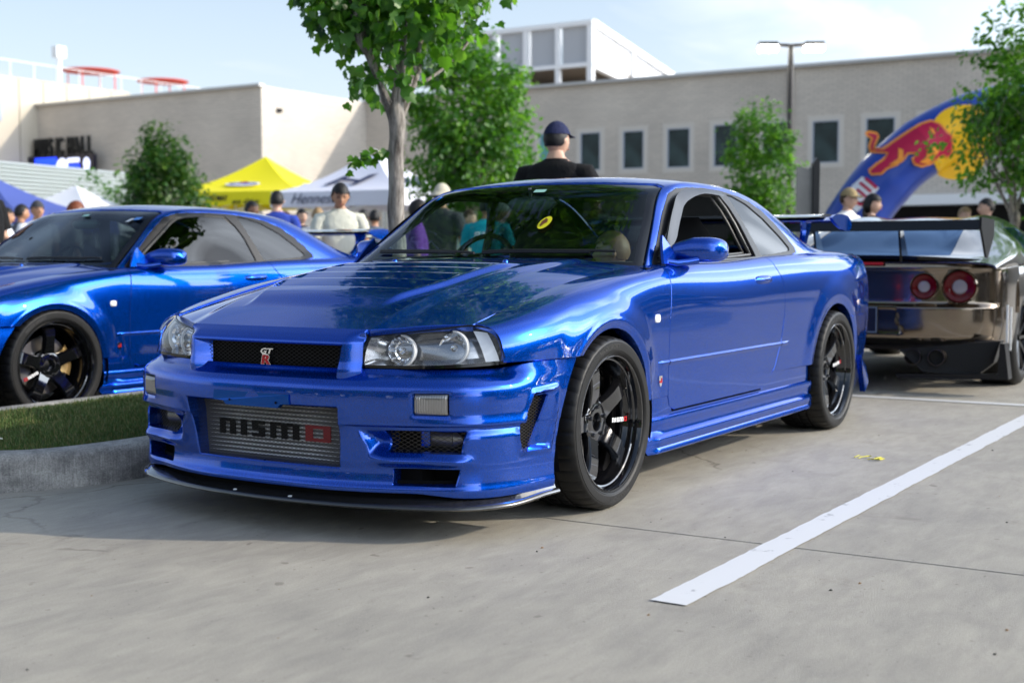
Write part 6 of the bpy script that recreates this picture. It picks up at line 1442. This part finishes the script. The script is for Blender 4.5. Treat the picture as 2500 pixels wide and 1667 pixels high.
pp('balding man in a blue t-shirt seen from behind, beside the yellow tent', -7.48, -7.42, 172, H=1.72, skin='light', hair='black', shirt=(.03, .06, .33), back_print='CREW')
pp('dark haired man whose head shows just above the left blue roof', -8.44, -8.73, 60, H=1.66, skin='brown', shirt=(.05, .05, .06))
pp('boy in a dark grey cap and white shirt at the far left', -6.32, -10.26, 20, H=1.62, skin='tan', hat=('capback', (.06, .06, .065)), shirt=(.75, .75, .76))
pp('short black haired person in white, leftmost of the group by the white tent', -5.35, -9.60, 75, H=1.50, skin='tan', shirt=(.70, .72, .78))
pp('black haired person half hidden behind the grey capped boy', -6.85, -11.25, 110, H=1.62, skin='tan', shirt=(.1, .1, .12))
pp('person with auburn hair and white top in front of the white tent', -6.2, -9.49, 100, H=1.60, skin='light', hair='red', style='full', shirt=(.75, .75, .75), nod=.25)
pp('person in a black t-shirt cut off by the left edge', -1.90, -5.32, 60, H=1.66, pose='fold', skin='light', shirt=(.012, .012, .013))
for i, (x, y, rel, hair, sh, lab, H) in enumerate([(-8.89, -7.98, 170, 'blond', (.75, .74, .72), 'short blond haired person in white, left of the man in cream', 1.58), (-10.79, -8.73, 150, 'black', (.06, .10, .14), 'black haired person just right of the man in cream', 1.62), (-10.08, -7.96, 200, 'black', (.10, .13, .18), 'black haired person between the man in cream and the maple trunk', 1.58), (-10.32, -9.49, 30, 'black', (.03, .03, .04), 'black haired person between the blue shirt and the blond head', 1.63), (-9.4, -9.0, 60, 'brown', (.15, .15, .17), 'brown haired person under the left end of the white lettered tent', 1.56)]):
    pp(lab, x, y, rel, H=H, hair=hair, shirt=sh, group='crowd under the tents', skin=['light', 'brown', 'tan'][i % 3], turn=.3*math.sin(i*2))
pp('person in a cream bucket hat right of the maple trunk', -6.43, -4.33, 150, H=1.66, skin='tan', hat=('bucket', (.50, .46, .36)), shirt=(.05, .05, .06))
pp('person in a turquoise t-shirt seen through the windshield', -5.9, -3.45, 165, H=1.50, pose='fold', skin='tan', shirt=(.01, .42, .52), back_print='SURF')
pp('person in purple clothes behind the maple trunk', -5.2, -3.75, 90, H=1.45, skin='brown', shirt=(.10, .03, .22))
pp('person in a pale grey beanie seen through the windshield', -7.58, -4.36, 80, H=1.52, skin='light', hat=('beanie', (.42, .48, .46)), shirt=(.35, .40, .36))
pp('person with brown hair seen through the windshield, left of the grey beanie', -7.85, -4.95, 60, H=1.46, skin='light', hair='brown', shirt=(.45, .50, .40))
pp('dark haired person between the beanie and the brown haired head', -9.21, -5.53, 30, H=1.46, skin='tan', shirt=(.06, .06, .06))
pp('man in a tan and black cap and white hoodie by the arch foot', -9.48, -1.18, 62, H=1.66, skin='light', hair='brown', hat=('cap', (.33, .25, .13)), shirt=(.80, .80, .80))
pp('woman with long dark hair and black top beside the white hoodie', -10.09, -1.10, 70, H=1.62, skin='light', hair='black', style='long', hat=('capback', (.02, .02, .02)), shirt=(.015, .015, .015))
pp('black haired man looking right behind the big black wing', -11.84, -.22, -75, H=1.62, skin='light', hair='black', shirt=(.25, .30, .45))
pp('blond person beside the tree at the right', -13.0, -.75, 30, H=1.56, skin='light', hair='blond', style='full', shirt=(.3, .3, .25), group=None)

# ================================================================ details on the first coupe
TINTG2 = glass_mat('door_tint', (.035, .04, .045), refl=.70, ior=1.65)
VIS = mat('visor_smoke', (.018, .016, .018), .2, spec=.4)
for s in (1, -1):
    vp = [(-.640, .935), (-.741, 1.020), (-.86, 1.112), (-.935, 1.164), (-1.015, 1.215), (-1.10, 1.243), (-1.204, 1.254), (-1.387, 1.258), (-1.56, 1.252)]
    P = np.array(vp); dd_ = np.r_[0, np.cumsum(np.hypot(*np.diff(P, axis=0).T))]; F2 = pchip2(dd_, P)(np.linspace(0, dd_[-1], 60)); T = np.gradient(F2, axis=0); T /= np.linalg.norm(T, axis=1)[:, None]; N2 = np.stack([-T[:, 1], T[:, 0]], 1); N2 *= -1 if N2[30, 1] > 0 else 1; G = []
    for i, (p, n) in enumerate(zip(F2, N2)):
        w = .046*sst(0, .22, i/59)*(1-.60*sst(.5, .8, i/59))+.002; row = []
        for t in np.linspace(0, 1, 6): q = p+n*w*t; row.append((q[0], s*(.79-.42*(q[1]-.93)+.010+.014*t*(1-.4*t)*sst(0, .1, i/59)), q[1]))
        G.append(row)
    MB().grid(np.array(G), flip=(s < 0)).build('window_visor', VIS, coupe, edge=60)
# strip along the doors
MLD = PAINT
for (x0, x1, nm) in ((-.44, -.531, 'fender_moulding'), (-.539, -1.838, 'door_moulding'), (-1.846, -1.95, 'quarter_moulding')):
    xs = np.linspace(x0, x1, max(4, int(abs(x1-x0)/.03))); G = []
    for x in xs:
        zc_ = .517; f = float(sst(-1.95, -1.90, x)*(1-sst(-.46, -.44, x))); y = ysurf(x, zc_)
        G.append([(x, ysurf(x, zc_-.016)-.0005, zc_-.016), (x, y+.0065*f, zc_-.003), (x, y+.0078*f, zc_+.001), (x, y+.0060*f, zc_+.004), (x, ysurf(x, zc_+.009)-.0005, zc_+.009)])
    a = MB().grid(np.array(G), flip=False).build(nm, MLD, coupe, edge=50); mirror_obj(a)
def ws_surface(y, z):
    xs = np.linspace(-.45, -1.05, 300); zz = np.array([np.interp(abs(y), *(lambda s_: (s_[:, 0], s_[:, 1]))(ncs(np.r_[-np.array([0, .30, .58, .72, 1.0])[::-1], np.array([.30, .58, .72, 1.0])], np.vstack([K[::-1]*[-1, 1], K[1:]]))(np.linspace(0, 1, 40)))) for K in _CS(xs).reshape(-1, 5, 2)])
    return float(np.interp(z, zz, xs))
def sticker(parent, y, z, rad, m, name, lab=None, poly=None, lift=.004):
    P = poly or [(rad*math.cos(a), rad*math.sin(a)) for a in np.linspace(0, 6.28, 25)[:-1]]
    x0 = ws_surface(y, z); sl = (ws_surface(y, z+.03)-x0)/.03; n_ = math.hypot(1, sl); nx_, nz_ = 1/n_, -sl/n_
    return obj(name, [(x0+b*sl/n_+nx_*lift, y+a, z+b/n_+nz_*lift) for a, b in P], [list(range(len(P)))], m, parent, smooth=False, label=lab)
YST = mat('sticker_yellow', (.75, .68, .02), .5); BST = mat('sticker_brown', (.16, .05, .02), .5); GST = mat('sticker_green', (.35, .62, .52), .5)
sticker(coupe, .205, 1.092, .031, YST, 'round_sticker', 'small round yellow sticker on the windshield', poly=[(.029*math.cos(a), .052*math.sin(a)) for a in np.linspace(0, 6.28, 25)[:-1]])
sticker(coupe, .203, 1.092, .019, BST, 'sticker_patch', poly=[(-.014, -.02), (-.004, -.036), (.006, -.010), (.014, .0), (.008, .024), (-.006, .036), (-.016, .012)], lift=.0055)
sticker(coupe, .058, 1.243, .02, GST, 'date_sticker', 'pale green date sticker at the top of the windshield', poly=[(-.030, -.014), (.030, -.014), (.030, .014), (-.030, .014)])

# ================================================================ dark bronze coupe, rear view
DIFB = mat('satin_black', (.008, .008, .009), .35, spec=.3); BRZ = mat('bronze_mirror_paint', (.21, .165, .12), .14, .95, coat=1., coat_rough=.01)
r35 = empty('parked_car', (-4.78, .36, 0)); tag(r35, 'dark bronze sports car seen from behind, round red tail lights and big black wing', 'car')
RP = np.array([(0, 0), (.42, -.018), (.62, -.060), (.76, -.125), (.855, -.22), (.912, -.36), (.938, -.55), (.945, -.75)])
def r35rows(x, y):
    s = float(sst(-.12, -.35, x)); a = abs(y)
    return [(.33, .030*(1-s)+.02), (.40, .006), (.50, 0), (.585, .0), (.605, .016*(1-s)), (.625, .030*(1-s)), (.75, .034*(1-s)+.0), (.83, .030*(1-s)+.002), (.862, .020*(1-s)+.006), (.880, .012*(1-s)+.016), (.895, .03), (.905, .10), (.915, .22)]
B3 = wrap_grid(RP, r35rows, 80, 70); V3 = B3.reshape(-1, 3); F3 = orient(V3, gridF(*B3.shape[:2]), 0)
PK = [(-.27, .60), (.27, .60), (.31, .40), (-.31, .40)]
V3[:, 0] -= np.where(V3[:, 0] > -.12, .035*sst(0, .02, -sdpoly(V3[:, 1], V3[:, 2], PK)), 0)
WA = lambda V: np.hypot(V[:, 0]+1.02, V[:, 2]-.35)-.375
V3, F3 = clip(V3, F3, WA); V3, F3 = flange(V3, F3, rnd=.003, dirfn=lambda p, o, n: -n*.03)
obj('rear_body', V3, F3, BRZ, r35)
# wide fender, door side and cabin
G = []
for t in np.linspace(0, 1, 60):
    x = -.70-3.3*t; hw = .945+.035*math.exp(-((x+1.05)/.38)**2)-.06*float(sst(-1.4, -2.0, x)); row = []
    for (f, z) in [(1.0-.03, .22), (1.0, .34), (1.0, .55), (.995, .72), (.965, .83), (.90, .905), (.82, .935)]: row.append((x, hw*f, z))
    G.append(row)
G = np.array(G); v_ = np.linspace(0, 1, 7); G = np.array([ncs(v_, g)(np.linspace(0, 1, 36)) for g in G])
for s in (1, -1):
    V = G.reshape(-1, 3)*[1, s, 1]; F = orient(V, gridF(60, 36), 1, s); V, F = clip(V, F, WA); V, F = flange(V, F, rnd=.003, dirfn=lambda p, o, n: -n*.03); obj('rear_fender', V, F, BRZ, r35)
CB = {0.0: [.905, (.40, .905), (.78, .903), (.88, .892), (.935, .86)], -.35: [.955, (.40, .955), (.70, .955), (.86, .945), (.935, .87)], -.75: [1.065, (.38, 1.065), (.63, 1.070), (.83, 1.02), (.935, .88)], -1.15: [1.175, (.36, 1.172), (.60, 1.165), (.78, 1.09), (.925, .90)], -1.6: [1.245, (.34, 1.24), (.58, 1.225), (.73, 1.11), (.91, .91)], -2.1: [1.262, (.33, 1.256), (.56, 1.235), (.70, 1.11), (.90, .92)], -2.5: [1.22, (.36, 1.21), (.60, 1.18), (.72, 1.06), (.88, .92)], -3.1: [1.06, (.42, 1.04), (.72, .99), (.80, .95), (.87, .88)], -3.5: [.93, (.45, .92), (.78, .88), (.84, .86), (.88, .84)]}
ck = sorted(CB); CA = np.array([[(0, CB[k][0])]+CB[k][1:] for k in ck]); CSp = ncs(ck, CA.reshape(len(ck), -1)); xs = np.linspace(-.02, -3.5, 120); K = CSp(xs).reshape(120, 5, 2); vp = np.array([0, .30, .58, .72, 1.0]); vv = np.linspace(-1, 1, 101); G = np.zeros((120, 101, 3)); G[..., 0] = xs[:, None]
for i in range(120): G[i, :, 1:] = ncs(np.r_[-vp[::-1], vp[1:]], np.vstack([K[i][::-1]*[-1, 1], K[i][1:]]))(vv)
V = G.reshape(-1, 3); F = orient(V, gridF(120, 101), 2)
RGL = [(-.32, -.55), (-.32, .55), (-1.38, .46), (-1.38, -.46)]; SGL = [(-1.25, .99), (-1.6, 1.17), (-2.3, 1.18), (-2.9, .97)]
g1 = lambda V: np.where(V[:, 0] > -1.5, sdpoly(V[:, 0], V[:, 1], RGL), .5); g2 = lambda V: np.where(np.abs(V[:, 1]) > .58, sdpoly(V[:, 0], V[:, 2], SGL), .5)
a, b = clip(V, F, lambda V: g1(V)-.01); a, b = clip(a, b, g2); a, b = flange(a, b, rnd=.002, dirfn=lambda p, o, n: -n*.01); obj('roof_shell', a, b, BRZ, r35)
GL35 = sky_sheen_glass('dark_glass'); a, b = clip(V, F, lambda V: -g1(V)+.004); obj('rear_window', a-vnormals(a, b)*.005, b, GL35, r35); 
for s_ in (1, -1): a, b = clip(V, F, lambda V: np.where(s_*V[:, 1] > 0, -g2(V)+.002, -1.)); obj('side_window', a-vnormals(a, b)*.005, b, GL35, r35)
MB().box((-1.9, 0, .55), (3.2, 1.5, .55)).build('core', VOID, r35, smooth=False)
TLR = mat('tail_lamp_red', (.09, .001, .004), .12, spec=.4); LEDM = mat('tail_lamp_core', (.24, .22, .25), .25, coat=1., bump=(400, 1., .004)); 
for s in (1, -1):
    for (y, r) in ((.685, .108), (.455, .086)):
        tl = empty('tail_light', (-.030-.16*max(0, y-.45), s*y, .735)); tl.parent = r35; tl.rotation_euler = (0, 0, s*.12)
        MB().lathe([(r*1.12, -.03), (r*1.10, .008), (r*1.02, .016), (r*.98, .006)], 40, axis='x').build('bezel', BRZ, tl)
        MB().lathe([(r*.98, .008), (r*.90, .016), (r*.66, .010), (r*.62, .004), (r*.46, .002)], 40, axis='x').build('lens', TLR, tl); MB().lathe([(r*.46, .004), (r*.40, .012), (0, .014)], 24, axis='x').build('led_core', LEDM, tl)
dp = MB(); dp.prism([(-.94, .37), (.94, .37), (.90, .22), (.80, .13), (.46, .15), (.30, .30), (-.30, .30), (-.46, .15), (-.80, .13), (-.90, .22)], -.14, -.02, fn=lambda a, b, h: (h+.05-.22*a*a, a, b)); dp.build('diffuser', DIFB, r35, smooth=False)
for s in (1, -1):
    MB().prism([(.96, .36), (.99, .36), (1.02, .12), (.30, .10), (.28, .13), (.95, .15)], -.10, .02, fn=lambda a, b, h: (h-.06*a*a, s*a, b)).build('diffuser_fin', DIFB, r35, smooth=False)
    for yy in (.40, .56): MB().lathe([(.052, .06), (.056, .06), (.056, -.1), (.050, -.1)], 24, axis='x', c=(-.03, s*yy, .255)).build('exhaust_tip', mat('burnt_steel', (.18, .15, .13), .25, 1.) if 'burnt_steel' not in bpy.data.materials else bpy.data.materials['burnt_steel'], r35)
lp_ = MB(); 
G = []
for y in np.linspace(-.80, .80, 40): x = -.03-.30*abs(y)**3; z = .900+.030*(1-abs(y/.8)**2.2); G.append([(x-.16, y, z-.010), (x-.02, y, z+.018), (x+.028, y, z+.022), (x+.022, y, z-.004), (x-.03, y, z-.030)])
lp_.grid(np.array(G)).build('lip_spoiler', BLACKG, r35); MB().box((.0, -.02, .893), (.012, .40, .018)).build('brake_strip', REDP, r35, smooth=False)
pl_ = MB().box((-.030, -.04, .50), (.012, .34, .165)).build('number_plate', mat('plate_dark', (.012, .014, .03), .3, coat=1.), r35, smooth=False); fr_ = MB(); 
for s in (1, -1): fr_.box((-.022, -.04+s*.172, .50), (.006, .008, .178)); fr_.box((-.022, -.04, .50+s*.086), (.006, .34, .008))
fr_.build('plate_frame', mat('plate_frame', (.25, .30, .38), .3, .5), pl_, smooth=False)
text_obj('plate_mark', '*R', .12, WHITEP, frame4((-.022, -.13, .50), (0, 0, -1), (0, 1, 0)), pl_, .001, .02)
wg3 = empty('rear_wing'); wg3.parent = r35; MB().prism([(.15, 1.115), (.13, 1.185), (-.02, 1.175), (-.14, 1.150), (-.16, 1.135), (-.02, 1.120)], -.86, .86, fn=lambda a, b, h: (a, h, b)).build('wing_blade', BLACKG, wg3, edge=40)
for s in (1, -1):
    MB().prism([(.20, 1.20), (.20, 1.13), (.10, 1.02), (.03, .94), (-.02, .93), (-.20, 1.08), (-.20, 1.19)], s*.86, s*.875, fn=lambda a, b, h: (a, h, b)).build('end_plate', DIFB, wg3, smooth=False)
    MB().prism([(.05, 1.115), (-.03, 1.12), (-.16, .95), (-.20, .90), (-.02, .90), (.02, 1.0)], s*.30-.008, s*.30+.008, fn=lambda a, b, h: (a, h, b)).build('wing_stand', BLACKG, wg3, smooth=False)
    for sx in (-1.02, -3.60):
        w3 = empty('wheel', (sx, s*.93, .345)); w3.parent = r35; MB().lathe([(.24, -.01), (.262, .006), (.30, .006), (.332, -.012), (.345, -.04), (.345, -.26), (.32, -.29), (.24, -.27)], 60).build('tyre', RUBBER, w3)
        rm = MB().lathe([(.25, -.02), (.255, .002), (.245, .0), (.235, -.04), (.22, -.12), (.22, -.2)], 60); 
        for k in range(10): a = k*.628; rm.tube([(.04*math.cos(a), -.05, .04*math.sin(a)), (.23*math.cos(a), -.02, .23*math.sin(a))], [.022, .014], 5)
        rm.build('rim', BLACKG, w3)
        if s < 0: w3.rotation_euler = (0, 0, math.pi)
ff = MB()
for k in range(2): ff.box((-.30-.12*k, .955, .46-.02*k), (.01, .012, .30))
ff.build('fender_stay', ALU, r35, smooth=False)

# ================================================================ dark sedans beyond
def sedan(label, loc, rz, col):
    r = empty('parked_car', loc, rz); tag(r, label, 'car', None); pm = mat('sedan_paint', col, .25, .3, coat=1.)
    def sect(x, hw, pts): return [(x, hw*f, z) for f, z in pts]
    G = []
    for x, h, zt in [(2.3, .72, .55), (2.2, .84, .72), (1.9, .90, .80), (1.2, .92, .90), (.6, .92, .95), (-.6, .92, .97), (-1.6, .91, 1.0), (-2.1, .86, .98), (-2.3, .74, .90)]:
        half = [(0, zt), (.55, zt-.004), (.86, zt-.04), (.98, zt-.16), (1.0, zt*.6), (.99, .36), (.93, .22)]; row = [(x, -h*f, z) for f, z in half[::-1]]+[(x, h*f, z) for f, z in half[1:]]; G.append(row)
    G = np.array(G); G = ncs(np.linspace(0, 1, len(G)), G.reshape(len(G), -1))(np.linspace(0, 1, 50)).reshape(50, -1, 3); V = G.reshape(-1, 3); F = orient(V, gridF(50, G.shape[1]), 2)
    for cx in (1.42, -1.42): V, F = clip(V, F, lambda V: np.hypot(V[:, 0]-cx, V[:, 2]-.33)-.37)
    obj('body', V, F, pm, r); G = []
    for x, zt, hw in [(1.15, .90, .80), (.35, 1.36, .62), (-.2, 1.43, .60), (-.9, 1.41, .60), (-1.9, .98, .76)]: G.append([(x, -.86, .93 if zt > 1 else .90), (x, -hw, zt-.05), (x, -hw*.6, zt), (x, 0, zt+.01), (x, hw*.6, zt), (x, hw, zt-.05), (x, .86, .93 if zt > 1 else .90)])
    G = np.array(G); G = ncs(np.linspace(0, 1, 5), G.reshape(5, -1))(np.linspace(0, 1, 40)).reshape(40, 7, 3); V = G.reshape(-1, 3); F = orient(V, gridF(40, 7), 2); W = lambda V: sdpoly(V[:, 0], V[:, 2], [(.95, .99), (.22, 1.30), (-.95, 1.30), (-1.65, 1.02)])
    obj('roof', V, F, pm, r); 
    for s in (1, -1):
      for wp_ in ([(.90, .98), (.30, 1.28), (-.15, 1.33), (-.28, 1.33), (-.28, .98)], [(-.34, .98), (-.34, 1.33), (-.9, 1.31), (-1.5, 1.02)]): MB().prism(wp_, 0, .004, fn=lambda a, b, h: (a, s*(.872-.56*(b-.93)+.02+h), b)).build('side_glass', GL35, r, smooth=False)
    for cx in (1.42, -1.42):
        for s in (1, -1):
            w = empty('wheel', (cx, s*.88, .33)); w.parent = r; MB().lathe([(.22, 0), (.30, .01), (.33, -.03), (.33, -.2), (.22, -.22)], 32).build('tyre', RUBBER, w); MB().lathe([(0, -.03), (.18, -.02), (.225, 0), (.225, -.1)], 24).build('rim', ALU, w)
            if s < 0: w.rotation_euler = (0, 0, math.pi)
    MB().box((0, 0, .5), (3.6, 1.5, .5)).build('core', VOID, r, smooth=False)
    return r
sedan('dark sedan parked beyond the island, seen through the windshield', (-9.0, -4.0, 0), math.radians(95), (.02, .03, .035))
sedan('black car parked under the tents behind the crowd', (-12.6, -10.4, 0), math.radians(40), (.012, .014, .02))
sedan('dark blue car parked at the far left behind the group of boys', (-8.6, -13.4, 0), math.radians(70), (.02, .03, .06))
for (x, y, a, col) in ((-9.6, 7.2, 3, (.02, .02, .022)), (-9.3, 9.9, 1, (.05, .01, .01)), (-9.5, 12.6, -2, (.03, .03, .035)), (-9.4, 15.3, 0, (.01, .015, .03)), (-15.6, 8.6, 1, (.02, .02, .022)), (-15.4, 11.3, 1, (.02, .03, .03)), (-15.6, 14.1, 1, (.02, .02, .022)), (-1.8, 9.6, 2, (.015, .02, .04)), (-1.6, 12.4, 0, (.25, .25, .26)), (12.5, 3.0, 90, (.03, .03, .03)), (12.5, -3.4, 91, (.06, .07, .09)), (12.7, -9.0, 89, (.02, .02, .02)), (12.4, 9.2, 90, (.12, .02, .02))):  # unseen cars, added so the doors and bumper reflect something dark
    sedan('parked saloon added outside the view for the paint to reflect', (x, y, 0), math.radians(a), col)['group'] = 'saloons added outside the view for reflections'
# child in the passenger seat
kid = person('child with short fair hair seen through the windshield from the side', (-1.03, .37, -.30), math.radians(-64), H=1.36, pose='down', skin='light', hair='sandy', shirt=(.05, .05, .06), seated=True, turn=.1)
# ================================================================ second blue coupe
c2 = copy_tree(coupe, None); c2.location = (-.668, -3.871, -.030); c2.rotation_euler = (0, 0, math.radians(-2.095))
tag(c2, 'second blue sports coupe at the left behind the grass island, tinted windows closed', 'car', 'blue coupes of the same model')
for ch in list(c2.children):
    nm = ch.name.split('.')[0]
    if nm == 'wheel': 
        ch.location.z += .03; ch.rotation_euler[1] += math.radians(-158)
    if nm in ('window_visor', 'round_sticker', 'sticker_patch'): bpy.data.objects.remove(ch, do_unlink=True)
for s in (1, -1): o = obj('door_window', GL[s][0], GL[s][1], TINTG2, c2)
w0 = [ch for ch in c2.children if ch.name.startswith('wheel') and not ch.name.startswith('wheel_')][:2]
for w in w0:
    ca = MB(); g = []
    for t in np.linspace(2.45, 3.55, 12): g.append([((.105+.07*u)*math.cos(t), -.088-.02*abs(2*u-1), (.105+.07*u)*math.sin(t)) for u in np.linspace(0, 1, 6)])
    ca.grid(np.array(g)); o = ca.build('brake_caliper', GOLD, w); o.rotation_euler = (0, math.radians(158+0), 0)
sticker(c2, .50, 1.205, .02, WHITEP, 'white_sticker', poly=[(-.035, -.02), (.0, -.02), (.02, .02), (-.015, .02)]); sticker(c2, .54, 1.215, .02, mat('sticker_blue', (.05, .25, .7), .4), 'blue_sticker', poly=[(-.03, -.02), (.03, -.02), (.03, .02), (-.03, .02)])
